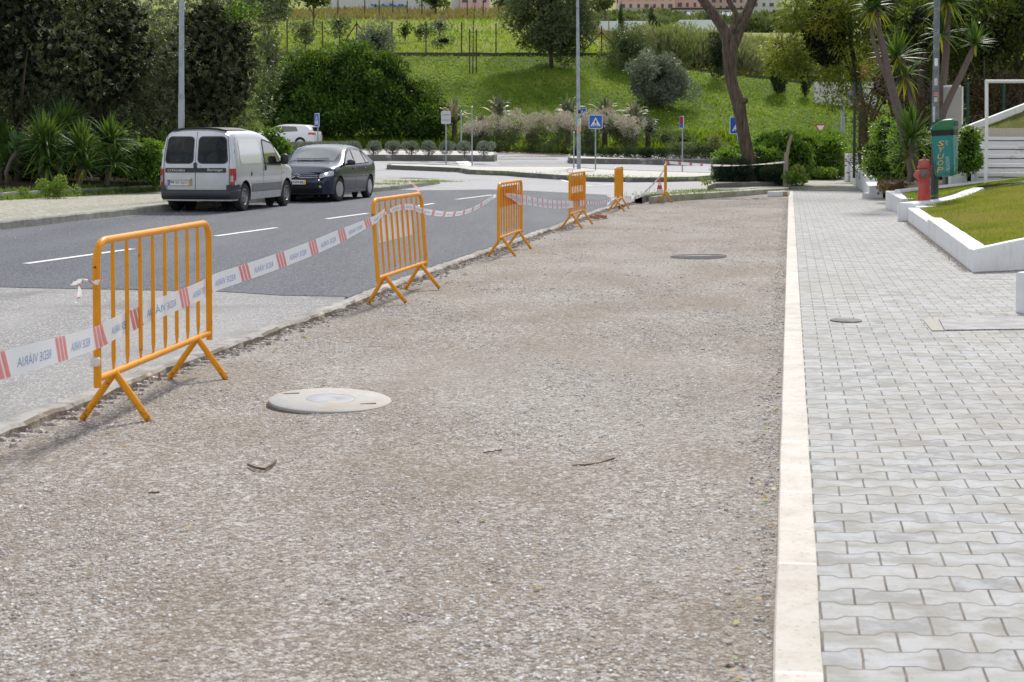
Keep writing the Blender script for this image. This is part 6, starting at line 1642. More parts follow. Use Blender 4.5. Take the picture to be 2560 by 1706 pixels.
tag(mb.build('wooden_post', simple('weathered_post', (.26, .225, .17), .85, var=.3, scale=7, bs=.5, bscale=20), smooth=50), 'weathered wooden post with a bent top, tape tied to it', 'post')
# traffic cone, kerb block, brick pieces
p = at(1649, 498, 37.6); root = thing('traffic_cone', 'red and white traffic cone behind the end-on barrier', 'cone', (p.x, 37.6, -.035))
b0 = wloc(root)
mb = MB(); mb.box(b0 + Vector((0, 0, .02)), (.34, .34, .04)); mb.build('base', M_BLACKP, root, bevel=.01)
prof = [(.105, .04, 1), (.088, .15, 1), (.088, .15, 0), (.070, .28, 0), (.070, .28, 1), (.054, .38, 1), (.054, .38, 0), (.04, .47, 0), (.04, .47, 1), (.022, .60, 1)]
mb = MB()
for (a_, z0, m0), (c_, z1, m1) in zip(prof[::2], prof[1::2]):
    mb.cur = 0 if m0 else 1; mb.lathe([(a_, z0), (c_, z1)], b0, 18)
mb.build('cone_body', [simple('cone_red', (.62, .05, .02), .45), M_SIGNWHITE], root, smooth=50)
for k, (x0, x1, m) in enumerate(((1926, 1953, M_WHITEPAINT), (1953, 1969, simple('tan_stone', (.42, .30, .20), .8)))):
    pass
a = G(1927, 492, -.03); c = G(1970, 491, -.03)
mb = MB(); L_ = (c - a).length
mb.box((a + c) / 2 + Vector((0, .12, .07)), (L_, .24, .15), math.atan2(c.y - a.y, c.x - a.x)); mb.cur = 1; mb.box(a.lerp(c, .72) + Vector((0, .118, .07)), (L_ * .30, .25, .145), math.atan2(c.y - a.y, c.x - a.x))
tag(mb.build('kerb_block', [M_WHITEWALL, simple('tan_stone', (.42, .29, .19), .8, bs=.4)], bevel=.015), 'loose white and tan kerb block against the limestone kerb end', 'block')
M_BRICK = simple('brick', (.38, .17, .09), .85, var=.25, scale=20, bs=.4)
for (px, py, rz, nm, sx) in ((1486, 548, .3, 'darker left shard of broken hollow brick beside the barrier leg', .16), (1502, 545, -.5, 'orange right shard of broken hollow brick', .20)):
    p = G(px, py, -.05); root = None
    mb = MB(); M_ = Matrix.Rotation(rz, 3, 'Z') @ Matrix.Rotation(.12, 3, 'Y')
    mb.box(p + Vector((0, 0, .012)), (sx * 1.3, .13, .018), M=M_)
    for q in (-.055, 0, .055): mb.box(p + M_ @ Vector((0, q, .035)), (sx * (1.25 - abs(q) * 4), .014, .05), M=M_)
    tag(mb.build('brick_shard', M_BRICK, bevel=.003), nm, 'brick', 'broken brick pieces')

# ------------------------------------------------------------------ manholes, grate, twigs
def manhole_mat():
    m, nt, b = newmat('manhole_concrete'); p = opos(nt)
    c = mix(nt, noise(nt, p, 5.0, 5), (.30, .30, .295), (.45, .44, .42))
    c = mix(nt, ramp(nt, noise(nt, p, 3.0, 6, .7), [(.45, 0.0), (.65, .7)]), c, (.34, .27, .20))
    c = mix(nt, ramp(nt, noise(nt, p, 38.0, 4, .8), [(.26, 1.0), (.34, 0.0)]), c, (.12, .10, .08))
    nt.links.new(c, b.inputs['Base Color']); b.inputs['Roughness'].default_value = .8
    nt.links.new(bump(nt, noise(nt, p, 20, 6), .4, .01), b.inputs['Normal']); return m
M_MANH = manhole_mat(); M_RIM = simple('rusty_rim', (.16, .13, .11), .7, .3, var=.4, scale=20, bs=.5); M_DISC = simple('bluish_disc', (.25, .275, .31), .6, var=.25, scale=12, dirt=(.36, .31, .26), dirt_scale=5)
c0 = G(826, 989, -.02); root = thing('manhole_cover', 'raised round concrete manhole cover lying in the gravel beside the first barrier', 'manhole', (c0.x, c0.y, -.075))
Mt = Matrix.Rotation(R(1.6), 3, 'Y') @ Matrix.Rotation(R(.6), 3, 'X'); cc = Vector((c0.x, c0.y, gravel_z(c0) + .008))
mb = MB(); mb.lathe([(.352, -.07), (.358, -.01), (.352, .0), (.338, .0), (.336, -.008)], cc, 48, Mt); mb.build('rim', M_RIM, root, smooth=40)
mb = MB(); mb.lathe([(.350, -.03), (.345, .013), (.335, .019), (.14, .021), (.138, .019)], cc, 48, Mt); mb.build('cover', M_MANH, root, smooth=40)
mb = MB(); mb.lathe([(.136, .0), (.136, .0205), (.13, .0215), (.04, .0215), (.03, .018), (.0, .018)], cc, 36, Mt); mb.build('centre_disc', M_DISC, root, smooth=40)
for q_ in ((.225, -.12), (-.24, .12)):
    mb = MB(); mb.box(cc + Mt @ Vector((*q_, .0195)), (.09, .014, .006), .3); mb.build('lifting_slot', M_INK, root)
c0 = G(1746, 644, -.05); root = thing('manhole_cover', 'sunken round manhole with a broken dark edge farther up the gravel', 'manhole', (c0.x, c0.y, -.06))
cc = Vector((c0.x, c0.y, gravel_z(c0) + .02)); Mt = Matrix.Rotation(R(-3), 3, 'X') @ Matrix.Rotation(R(-1.2), 3, 'Y')
mb = MB(); mb.lathe([(.36, -.06), (.36, .002), (.34, .004), (.335, -.05), (0, -.05)], cc, 40, Mt); mb.build('rim', [M_MANH], root, smooth=40)
mb = MB(); mb.lathe([(.33, -.05), (.325, -.012), (0, -.012)], cc, 40, Mt); mb.build('cover', M_RIM, root, smooth=40)
def flat_px(name, label, cat, px, z, m, th=.006, parts=None):
    p = [G(x, y, z) for x, y in px]; mb = MB(); mb.prism([(q.x, q.y) for q in p], z - .03, z + th)
    o = mb.build(name, m); return tag(o, label, cat)
def grate_mat():
    m, nt, b = newmat('cast_grate'); p = wpos(nt)
    ck = nd(nt, 'ShaderNodeTexChecker', {'Vector': nd(nt, 'ShaderNodeMapping', {0: p, 2: (0, 0, .2)}).outputs[0], 'Scale': 55.0}).outputs['Fac']
    c = mix(nt, ck, (.13, .13, .14), (.27, .27, .28)); c = mix(nt, ramp(nt, noise(nt, p, 5.0, 6), [(.45, 0.0), (.6, .6)]), c, (.34, .33, .33))
    nt.links.new(c, b.inputs['Base Color']); b.inputs['Roughness'].default_value = .7
    nt.links.new(bump(nt, ck, .6, .004), b.inputs['Normal']); return m
flat_px('access_cover', 'rectangular patterned metal cover set in the pavers near the white wall end', 'cover', [(2347, 800), (2362, 828), (2640, 824), (2560, 793)], .0, grate_mat(), .010)
flat_px('concrete_infill', 'small square of rough concrete left of the metal cover', 'patch', [(2306, 800), (2330, 829), (2360, 828.5), (2344, 800)], .0, simple('rough_infill', (.36, .34, .30), .9, var=.3, scale=40, bs=.4), .008)
p = G(2115, 803, 0); mb = MB(); mb.lathe([(.125, -.02), (.125, .010), (.115, .012), (.10, .006), (.09, .012), (.0, .012)], (p.x, p.y, 0), 26)
tag(mb.build('valve_cover', simple('old_iron', (.13, .12, .12), .8, .0, var=.3, scale=15, dirt=(.24, .22, .19), dirt_scale=12), smooth=40), 'small round iron cover in the pavers near the limestone kerb', 'cover')
M_TWIG = simple('twig_bark', (.13, .08, .05), .85)
for nm, L_, r_ in (('crooked forked twig on the gravel left of centre', ((620, 1162), (640, 1172), (662, 1173), (678, 1165), (690, 1152)), .006), ('long thin straight twig on the gravel right of centre', ((1430, 1164), (1462, 1165), (1500, 1158), (1536, 1148)), .0045), ('thin faint twig on the gravel in the middle', ((1208, 1132), (1228, 1131), (1254, 1125)), .003), ('short dark twig on the lower left gravel', ((372, 1233), (385, 1234), (398, 1231)), .004)):
    mb = MB(); mb.tube([G(x, y, -.045) + Vector((0, 0, .004 * (i % 2))) for i, (x, y) in enumerate(L_)], r_, 6); tag(mb.build('twig', M_TWIG), nm, 'twig', 'twigs on the gravel')
# litter and loose stones
def stones(name, n, smin, smax, region, m, zoff=.0, flat=.55, pw=1.5):
    V = []; TT = []
    cube = np.array([[-1, -1, -1], [1, -1, -1], [1, 1, -1], [-1, 1, -1], [-1, -1, 1], [1, -1, 1], [1, 1, 1], [-1, 1, 1]]) * .5
    qi = [(3, 2, 1, 0), (4, 5, 6, 7), (0, 1, 5, 4), (1, 2, 6, 5), (2, 3, 7, 6), (3, 0, 4, 7)]
    P, K = region(n); n = len(P)
    S = smin + (smax - smin) * RNG.random(n) ** 3
    c = cube[None] * (1 + RNG.normal(0, .22, (n, 8, 3))); c[:, 4:, :2] *= .62
    c = c * (S[:, None, None] * np.stack([1 + .3 * RNG.random(n), .7 + .3 * RNG.random(n), np.full(n, flat)], 1)[:, None, :])
    a = RNG.random(n) * 6.28; ca, sa = np.cos(a)[:, None], np.sin(a)[:, None]
    x = c[:, :, 0] * ca - c[:, :, 1] * sa; y = c[:, :, 0] * sa + c[:, :, 1] * ca
    c[:, :, 0] = x; c[:, :, 1] = y; c += P[:, None, :]; c[:, :, 2] += (S * flat * .25)[:, None]
    v = c[:, np.array(qi)].reshape(-1, 4, 3); t = np.repeat(K, 6)
    return rawquads(name, v, t, m, kind='stuff')
def gravel_region(ymin, ymax, pw, clus=None):
    def f(n):
        out = []
        s = ymin + (ymax - ymin) * RNG.random(n) ** pw
        t = RNG.random(n) * 3.66 if clus is None else clus(n)
        P = np.array([tuple(ST(a, b)) for a, b in zip(s, t)]); P[:, 2] = [gravel_z(p) for p in P]
        if clus is None:
            ca_, sa_ = math.cos(R(-32)), math.sin(R(-32)); keep = np.array([RNG.random() < .38 + 1.5 * mnoise.noise(Vector(((p[0] * ca_ - p[1] * sa_) * 1.1, (p[0] * sa_ + p[1] * ca_) * .55, 3))) + .5 * mnoise.noise(Vector((p[0] * 3, p[1] * 3, 8))) for p in P]); P = P[keep]; n = len(P)
        return P, np.clip(RNG.normal(.5, .22, n), 0, 1)
    return f
M_STONES = leafmat('loose_stone', [(.24, .20, .17), (.40, .36, .33), (.54, .52, .50), (.70, .70, .70)], 0.0, .85, .3)
stones('gravel_stones', 110000, .004, .017, gravel_region(-.6, 10.5, 1.45), M_STONES, flat=.34)
stones('gravel_stones', 16000, .008, .024, gravel_region(7, 34, 1.3), M_STONES, flat=.4)
stones('kerb_rubble', 5000, .008, .035, gravel_region(0, 34, 1.2, None), M_STONES) if False else None
def kerb_region(n):
    P = []
    for k in range(n):
        p = KG[RNG.integers(22, len(KG))] - NL * (abs(RNG.normal(0, .07)) - .01); P.append((p.x, p.y, gravel_z(p) + .004))
    return np.array(P), np.clip(RNG.normal(.28, .2, n), 0, 1)
stones('kerb_rubble', 4200, .008, .036, kerb_region, M_STONES)
stones('kerb_rubble', 3500, .005, .018, gravel_region(-.6, 34, 1.3, lambda n: .01 + np.abs(RNG.normal(0, .07, n))), M_STONES)
def road_region(n):
    s = 14 + 30 * RNG.random(n); t = 13.0 - np.abs(RNG.normal(0, .9, n)); P = np.array([tuple(ST(a, b, -.028)) for a, b in zip(s, t)]); return P, .2 + .45 * RNG.random(n)
stones('road_grit', 700, .008, .03, road_region, M_STONES)
P1, _ = gravel_region(-.6, 26, 1.4)(60); P2, _ = gravel_region(-.6, 20, 1.4, lambda n: .02 + np.abs(RNG.normal(0, .08, n)))(120); P3, _ = gravel_region(1, 20, 1.4, lambda n: 3.62 - np.abs(RNG.normal(0, .10, n)))(160)
P = np.concatenate([P1, P2, P3]); n = len(P); P[:, 2] += .012
leafmesh('fallen_leaves', P, rdir(n) * np.array([1, 1, .25]), rdir(n) * .4 + np.array([0, 0, 1]), .016 + .022 * RNG.random(n), .012 + .012 * RNG.random(n), RNG.random(n), leafmat('dead_leaf', [(.10, .05, .02), (.30, .17, .04), (.45, .32, .06), (.22, .30, .06)], .2), kind='stuff')

# ------------------------------------------------------------------ right side: white walls, lawn, steps
TL = -2.12         # the white wall's outer face, in street coordinates
C1 = G(2431.6, 681.4, 0); D1 = G(2262, 548, 0)
def lawn_z(p):
    s, t = toST(p); return .20 + .15 * max(0, TL - .1 - t) + .02 * mnoise.noise(Vector((p[0], p[1], 0)))
dl = (D1 - C1).normalized(); nr = Vector((dl.y, -dl.x, 0))
fdir = Vector((.92, .39, 0)).normalized(); 
def wall_strip(mb, a, c, th, za, zc, side, zb=-.1, n=14, wob=.006):
    """whitewashed wall from a to c, thickness th to the side vector; slightly uneven"""
    rows = []
    for k in range(n + 1):
        p = a.lerp(c, k / n); z = lerp(za, zc, k / n) + wob * mnoise.noise(Vector((p.x * 2, p.y * 2, 1)))
        w_ = wob * mnoise.noise(Vector((p.x * 3, p.y * 3, 7)))
        o = p + side * w_; i_ = p + side * (th + w_)
        rows.append([(o.x, o.y, zb), (o.x, o.y, z * .5), (o.x, o.y, z - .012), (o.x + side.x * .012, o.y + side.y * .012, z), (i_.x - side.x * .012, i_.y - side.y * .012, z), (i_.x, i_.y, z - .012), (i_.x, i_.y, zb)])
    mb.grid(rows)
    for r_ in (rows[0], rows[-1]): mb.add(r_, [tuple(range(7))])
M1 = C1 + dl * ((21.8 - C1.y) / dl.y)
mb = MB(); wall_strip(mb, C1 + dl * .2, M1, .22, .245, .29, nr, n=24); wall_strip(mb, M1 + dl * .001, D1, .20, .235, .255, nr, n=16)
F1 = C1 + fdir * 5.0
fn = Vector((-fdir.y, fdir.x, 0))
wall_strip(mb, C1, F1, .20, .247, .95, dl, n=20)
tag(mb.build('garden_wall', M_WHITEWALL, smooth=40), 'low whitewashed wall wrapping the corner of the near lawn', 'wall', 'low white garden walls')
mb = MB(); pts = []
for s in np.linspace(0, 1, 22):
    row = []
    for q in np.linspace(0, 1, 14):
        A_ = (C1 + nr * .18 + fn * .12).lerp(D1 + nr * .18, s); B_ = (F1 + fn * .12).lerp(ST(33, -7.5), s); p = A_.lerp(B_, q); row.append((p.x, p.y, lawn_z(p)))
    pts.append(row)
M_LAWNS = mat_earth('lawn_soil', [(.09, .11, .025), (.16, .16, .045), (.22, .17, .08)], 1.2)
mb.grid(pts); tag(mb.build('lawn', M_LAWNS, smooth='all', kind='structure'))
n = 90000; s = RNG.random(n) ** 1.3; q = RNG.random(n) ** .9
A_ = np.array(C1 + nr * .2 + fn * .16)[None] * (1 - s)[:, None] + np.array(D1 + nr * .2)[None] * s[:, None]
B_ = np.array(F1 + fn * .16)[None] * (1 - s)[:, None] + np.array(ST(33, -7.5))[None] * s[:, None]
P = A_ * (1 - q)[:, None] + B_ * q[:, None]; P[:, 2] = [lawn_z(p) for p in P]
tn = np.array([mnoise.noise(Vector((p[0] * .8, p[1] * .8, 2))) + .5 * mnoise.noise(Vector((p[0] * 3, p[1] * 3, 5))) for p in P]) * .7 + .74 + RNG.normal(0, .14, n)
leafmesh('lawn_grass', P, rdir(n) * .55 + np.array([0, 0, 1.0]), rdir(n), .03 + .035 * RNG.random(n), np.full(n, .010), tn, LM_LAWN, kind='stuff')
def wall_foot(n):
    P = []
    for k in range(n):
        if RNG.random() < .7: p = C1.lerp(D1, RNG.random()) - nr * abs(RNG.normal(0, .05))
        else: p = C1.lerp(F1, RNG.random()) - fn * abs(RNG.normal(0, .05))
        P.append((p.x, p.y, .004))
    return np.array(P), np.clip(RNG.normal(.15, .15, n), 0, 1)
stones('wall_foot_dirt', 9000, .004, .016, wall_foot, M_STONES, flat=.3)
# white pad under the pole
pad = [G(x, y, .27) for x, y in ((2278, 516), (2300, 519), (2400, 515), (2392, 507), (2335, 503), (2290, 504))]
mb = MB(); mb.prism([(p.x, p.y) for p in pad], .05, .275); tag(mb.build('painted_slab', M_WHITEWALL), 'white painted slab under the pole of the litter bin', 'slab')
# second planter with its curved arm
Pb1 = G(2214, 519, 0); Pb2 = G(2253, 538, 0); d2 = (Pb1 - Pb2).normalized(); n2 = Vector((d2.y, -d2.x, 0))
mb = MB(); wall_strip(mb, Pb2, Pb1, .24, .33, .375, n2, n=10)
tag(mb.build('garden_wall', M_WHITEWALL, smooth=40), 'short white wall left of the red hydrant, along the pavement', 'wall', 'low white garden walls')
def curve_wall(label, px, th, z_of, zb=0.0, name='garden_wall'):
    P = catmull([G(x, y, z) for x, y, z in px], 5); mb = MB(); rows = []
    for i, p in enumerate(P):
        t = (P[min(i + 1, len(P) - 1)] - P[max(i - 1, 0)]); t.z = 0; t.normalize(); n_ = Vector((-t.y, t.x, 0)) * th / 2; z = p.z
        rows.append([(p.x - n_.x, p.y - n_.y, zb), (p.x - n_.x, p.y - n_.y, z - .01), (p.x - n_.x * .9, p.y - n_.y * .9, z), (p.x + n_.x * .9, p.y + n_.y * .9, z), (p.x + n_.x, p.y + n_.y, z - .01), (p.x + n_.x, p.y + n_.y, zb)])
    mb.grid(rows)
    for r_ in (rows[0], rows[-1]): mb.add(r_, [tuple(range(6))])
    return tag(mb.build(name, M_WHITEWALL, smooth=40), label, 'wall', 'low white garden walls')
curve_wall('curved white wall sweeping up behind the pole of the bin to a square end', [(2264, 508, .335), (2300, 504, .34), (2345, 500, .36), (2395, 489, .41), (2425, 477, .48), (2446, 469, .54)], .30, None)
curve_wall('long thin white edging crossing behind the hydrant and bin to the steps', [(2243, 474.5, .44), (2330, 466, .50), (2440, 455, .62), (2560, 444, .73), (2700, 431, .85)], .14, None)
mb = MB(); b_ = [G(2275, 500, .33), G(2340, 494, .35), G(2440, 470, .5), G(2560, 452, .7), G(2440, 458, .6), G(2340, 468, .49), G(2255, 478, .42)]
mb.add([(p.x, p.y, p.z - .03) for p in b_], [tuple(range(len(b_)))]); mb.build('lawn', M_LAWNS, kind='structure')
pp = []
for k in range(9000):
    u_, v_ = RNG.random(), RNG.random(); x = lerp(2266, 2560, u_); lo = interp([(2266, 498), (2345, 492), (2446, 466), (2560, 450)], x); hi = interp([(2266, 476), (2330, 469), (2440, 458), (2560, 447)], x)
    p = G(x, lerp(lo, hi, v_), interp([(2266, .36), (2345, .42), (2446, .56), (2560, .70)], x)); pp.append(tuple(p))
P = np.array(pp); n = len(P); P[:, 2] -= .01
leafmesh('lawn_grass', P, rdir(n) * .5 + np.array([0, 0, 1.0]), rdir(n), np.full(n, .06), np.full(n, .012), RNG.normal(.35, .15, n), LM_LAWN, kind='stuff')
# wall end at the right edge of the frame
a = G(2553, 787, 0) + Vector((.09, 0, 0)); c_ = Vector((a.x + 3.5, a.y + 1.3, 0)); dd = (c_ - a).normalized(); mb = MB()
wall_strip(mb, a, c_, .2, .335, .6, Vector((-dd.y, dd.x, 0)), n=12)
tag(mb.build('garden_wall', M_WHITEWALL, smooth=40), 'white wall end just entering at the right edge near the metal cover', 'wall', 'low white garden walls')
# far white planter with stepped top
def seg_wall(mb, a, c, th, za, zc):
    d = (c - a).normalized(); wall_strip(mb, a, c, th, za, zc, Vector((d.y, -d.x, 0)), n=8)
a = G(2173, 495, 0); b_ = G(2163.8, 483.7, 0); c_ = G(2126, 456, 0)
mb = MB(); seg_wall(mb, a, b_, .35, .30, .34); seg_wall(mb, b_ + Vector((0, .002, 0)), c_, .32, .50, .66)
seg_wall(mb, G(2213, 488.5, 0), a + Vector((.01, 0, 0)), .2, .10, .12)
tag(mb.build('garden_wall', M_WHITEWALL, smooth=40), 'stepped white planter wall leading away along the pavement below the yucca', 'wall', 'low white garden walls')
p = G(2124, 455, 0); mb = MB(); mb.box((p.x + .16, p.y + .3, .53), (.46, .5, 1.1)); tag(mb.build('wall_pier', M_WHITEWALL, bevel=.015), 'upright white pier at the far end of the planter wall', 'pier')
# garden soil behind
mb = MB(); rows = []
for s in np.linspace(26, 75, 24): rows.append([tuple(ST(s, t, (.30 if t > -3 else .5) + (.2 if t < -6 else 0) + .06 * mnoise.noise(Vector((s, t, 0))))) for t in np.linspace(-2.42 if s > 35 else -2.7, -34, 20)])
mb.grid(rows); mb.build('garden_soil', M_SOIL, kind='structure', smooth='all')
# steps
xl = at(2441, 400, 31).x; root = thing('garden_steps', 'flight of white painted steps at the right edge behind the tall white frame', 'steps', (xl + 1.5, 31, .4))
for k in range(5):
    mb = MB(); mb.box((xl + 1.6, 31.4 + .34 * k + .3, .70 + .2 * k - .2 + .1 - .002 * k), (3.2, 1.4, .4 + .0)); 
    mb.build('step', simple('step_white', (.66, .66, .65), .8, var=.06, dirt=(.42, .39, .33), dirt_scale=3, dirt_amt=(.56, .7), bs=.3), root, bevel=.008)
    mb = MB(); pts = [(xl + .05 + 3.1 * q / 14, 31.0 + .34 * k - .003, .70 + .2 * k + .004 + .008 * random.random()) for q in range(15)]; mb.tube(pts, .011, 5); mb.build('joint_dirt', M_SOIL, root)
mb = MB(); mb.box((xl + 1.8, 33.6, 1.66), (3.6, 1.6, .28)); tag(mb.build('landing', simple('pebbly_landing', (.42, .38, .30), .9, var=.3, scale=25, bs=.5)), 'rough pebbly landing above the white steps', 'landing')
mb = MB(); x0 = at(2385, 430, 31.4).x; mb.box(((x0 + xl) / 2 - .003, 31.7, .75), (xl - x0, .2, .72)); tag(mb.build('garden_wall', M_WHITEWALL), 'short white cheek wall left of the steps, behind the bin and bush', 'wall', 'low white garden walls')
pr = [at(x, y, 35.2) for x, y in ((2392, 326), (2560, 261), (2760, 185), (2760, 209), (2560, 285), (2478, 321), (2440, 335), (2392, 335))]
mb = MB(); n = len(pr); mb.add([(p.x, 35.2, p.z) for p in pr] + [(p.x, 35.45, p.z) for p in pr], [tuple(range(n))[::-1], tuple(range(n, 2 * n))] + [(i, (i + 1) % n, n + (i + 1) % n, n + i) for i in range(n)])
tag(mb.build('sloping_parapet', M_WHITEWALL), 'white parapet sloping up to the right above the steps', 'wall')
mb = MB(); rows = []
for k in range(9):
    f = k / 8; x = lerp(at(2440, 0, 34).x, at(2800, 0, 34).x, f); zt_ = 1.60 + 1.38 * f; rows.append([(x, 33.9, 1.60), (x, 34.5, lerp(1.6, zt_, .5)), (x, 35.19, zt_)])
mb.grid(rows); mb.build('sloping_lawn', M_LAWNS, kind='structure', smooth='all')
n = 9000; f = RNG.random(n); q = RNG.random(n); xa, xb = at(2440, 0, 34).x, at(2800, 0, 34).x
P = np.stack([xa + (xb - xa) * f, 33.9 + 1.29 * q, 1.60 + (1.38 * f) * q - .04], 1)
leafmesh('lawn_grass', P, rdir(n) * .5 + np.array([0, 0, 1.0]), rdir(n), np.full(n, .08), np.full(n, .016), RNG.normal(.22, .12, n), LM_LAWN, kind='stuff')
# tall white tube frame
p = at(2464, 449, 29.6); tl_ = at(2467, 204, 29.6)
root = thing('tube_frame', 'tall white tubular frame standing before the steps', 'railing', (p.x, 29.6, p.z - .05))
mb = MB(); mb.tube([(p.x, 29.6, p.z - .1), (p.x + .01, 29.6, p.z + .9), (tl_.x - .004, 29.6, tl_.z)], .036, 14); mb.build('post', M_WHITEWALL, root, smooth=50)
mb = MB(); mb.tube([(tl_.x - .03, 29.6, tl_.z), (tl_.x + 2.6, 29.62, tl_.z + .002)], .037, 14); mb.build('top_rail', M_WHITEWALL, root, smooth=50)
mb = MB(); mb.tube([(tl_.x + 2.56, 29.62, tl_.z), (tl_.x + 2.56, 29.62, p.z - .1)], .036, 14); mb.build('post', M_WHITEWALL, root, smooth=50)
# concrete pillar
a = at(2364, 217, 34); c_ = at(2407, 217, 34); root = thing('gate_pillar', 'grey concrete pillar with a white edge behind the litter bin', 'pillar', ((a.x + c_.x) / 2, 34, .5))
mb = MB(); mb.box(((a.x + c_.x) / 2, 34.1, (a.z + .4) / 2), (c_.x - a.x, .2, a.z - .4)); mb.build('shaft', simple('pillar_concrete', (.36, .355, .34), .85, var=.12, scale=2, bs=.2), root, bevel=.03)
mb = MB(); mb.box((c_.x - .006, 34.12, (a.z + .4) / 2 - .01), (.04, .26, a.z - .38)); mb.box(((a.x + c_.x) / 2 - .01, 34.13, a.z + .012), (c_.x - a.x - .06, .24, .05)); mb.build('white_edge', M_WHITEWALL, root, bevel=.01)

# ------------------------------------------------------------------ pole, litter bin, hydrant
YP = 27.5; b = at(2336, 509, YP); t = at(2342, 0, YP)
root = thing('lamp_post', 'sticker covered pole, green painted below, carrying the litter bin', 'lamp post', (b.x, YP, .27), group='street lamp posts')
dx = (t.x - b.x) / (t.z - b.z); 
def pz(z): return (b.x + dx * (z - b.z), YP, z)
mb = MB(); mb.tube([pz(.27), pz(.9), pz(1.9)], [.077, .072, .067], 18); mb.build('lower_pole', simple('dark_green_paint', (.025, .065, .060), .5, var=.3, scale=9, dirt=(.10, .12, .11), dirt_scale=8), root, smooth=50)
mb = MB(); mb.tube([pz(1.9), pz(3.0), pz(8.2)], [.066, .060, .042], 18); mb.build('pole', simple('grey_post_paint', (.15, .17, .185), .55, .2, var=.35, scale=6, dirt=(.28, .30, .31), dirt_scale=12), root, smooth=50)
mb = MB(); mb.lathe([(.085, 0), (.082, .06), (.078, .07)], (b.x, YP, .272), 18); mb.build('base_collar', M_WHITEPAINT, root, smooth=50)
for z, h, m, a0 in ((3.00, .15, M_SIGNWHITE, 0), (2.62, .14, M_STICK, 0), (2.385, .09, M_SIGNRED, 0), (2.28, .08, M_STICK, 0), (2.0, .3, M_STICK, -.7), (1.6, .3, M_STICK, -.8), (1.39, .05, M_SIGNRED, -.8)):
    mb = MB(); c_ = Vector(pz(z)); rr_ = .0685 if z < 2.5 else .0655; rows = []
    for q in np.linspace(-math.pi / 2 - .75 + a0 * .5, -math.pi / 2 + .25 + a0 * .9, 7): rows.append([(c_.x + rr_ * math.cos(q), c_.y + rr_ * math.sin(q), z - h / 2), (c_.x + rr_ * math.cos(q), c_.y + rr_ * math.sin(q), z + h / 2)])
    mb.grid(rows); st_ = mb.build('sticker', m, root)
    if m is M_SIGNRED and h > .08:
        mb = MB()
        for q in (-.02, .02): mb.grid([[(c_.x + (rr_ + .001) * math.cos(an), c_.y + (rr_ + .001) * math.sin(an), z + q + e) for e in (-.005, .005)] for an in np.linspace(-2.3, -1.35, 6)])
        mb.build('white_bars', M_SIGNWHITE, st_)
mb = MB(); tp_ = Vector(pz(8.2)); mb.tube([tp_, tp_ + Vector((-.5, 0, .3)), tp_ + Vector((-1.3, 0, .35))], .03, 8); mb.build('arm', M_GALV, root, smooth=50)
mb = MB(); mb.lathe([(0, -.3), (.12, -.2), (.13, .2), (0, .3)], tp_ + Vector((-1.5, 0, .35)), 12, Matrix.Rotation(R(90), 3, 'Y')); mb.build('lamp_head', M_GALV, root, smooth='all')
# bin: local x = face with the opening, local -y = face with the yellow writing
cb = at(2366, 441, YP - .30); root = thing('litter_bin', 'teal litter bin with green hooded lid, black liner band and graffiti, hung on the pole', 'litter bin', cb); root.rotation_euler = (R(1.5), R(-2.5), R(-33))
def sq(hx, hy, r_, z, n=5, sx=0, sy=0):
    pts = []
    for ax_, ay_, a0 in ((1, 1, 0), (-1, 1, 90), (-1, -1, 180), (1, -1, 270)):
        for k in range(n):
            a = R(a0 + 90 * k / (n - 1)); pts.append((sx + ax_ * (hx - r_) + r_ * math.cos(a), sy + ay_ * (hy - r_) + r_ * math.sin(a), z))
    return pts
def ringloft(mb, rings, cap0=True, cap1=True):
    n = len(rings[0]); vs = [p for r_ in rings for p in r_]
    fs = [(i * n + k, i * n + (k + 1) % n, (i + 1) * n + (k + 1) % n, (i + 1) * n + k) for i in range(len(rings) - 1) for k in range(n)]
    if cap0: fs.append(tuple(range(n))[::-1])
    if cap1: fs.append(tuple((len(rings) - 1) * n + k for k in range(n)))
    mb.add(vs, fs)
Hb = .80
mb = MB(); ringloft(mb, [sq(.15, .14, .05, .0), sq(.178, .165, .06, .03), sq(.192, .18, .06, .25), sq(.208, .195, .06, Hb)])
M_TEAL = simple('teal_plastic', (.004, .20, .20), .35, var=.12, scale=5, dirt=(.03, .14, .13), dirt_scale=4, coat=.3)
body = mb.build('bin_body', M_TEAL, root, local=True, smooth=50)
mb = MB(); ringloft(mb, [sq(.212, .199, .062, Hb - .02), sq(.218, .205, .064, Hb + .02), sq(.222, .208, .064, Hb + .10)], False, False)
mb.build('liner_band', simple('black_liner', (.008, .008, .012), .3, bs=.3, bscale=12), root, local=True, smooth=50)
mb = MB(); ringloft(mb, [sq(.222, .210, .06, Hb + .085), sq(.234, .222, .06, Hb + .088), sq(.234, .222, .06, Hb + .125), sq(.222, .212, .06, Hb + .13), sq(.200, .205, .07, Hb + .18, sx=.022), sq(.150, .190, .07, Hb + .245, sx=.068), sq(.100, .150, .07, Hb + .283, sx=.108), sq(.065, .10, .05, Hb + .29, sx=.125)])
lid = mb.build('lid', simple('green_lid', (.012, .13, .045), .4, var=.2, scale=7, dirt=(.10, .25, .16), dirt_scale=9, dirt_amt=(.6, .75)), root, local=True, smooth=50)
mb = MB(); rows = rpatch(lambda y, z: (.2285 , y, z), [(-.15, Hb + .145), (.15, Hb + .145), (.12, Hb + .25), (-.12, Hb + .25)], .05)
mb.grid(rows); mb.build('opening', M_INK, lid, local=True)
mb = MB(); rows = rpatch(lambda x, z: (x, -.200 + .02 * (1 - (z / Hb)) * .9 - .0 + (-.0 ) - .0, z), [(-.0, .1), (.15, .1), (.16, .7), (.0, .7)], .04)
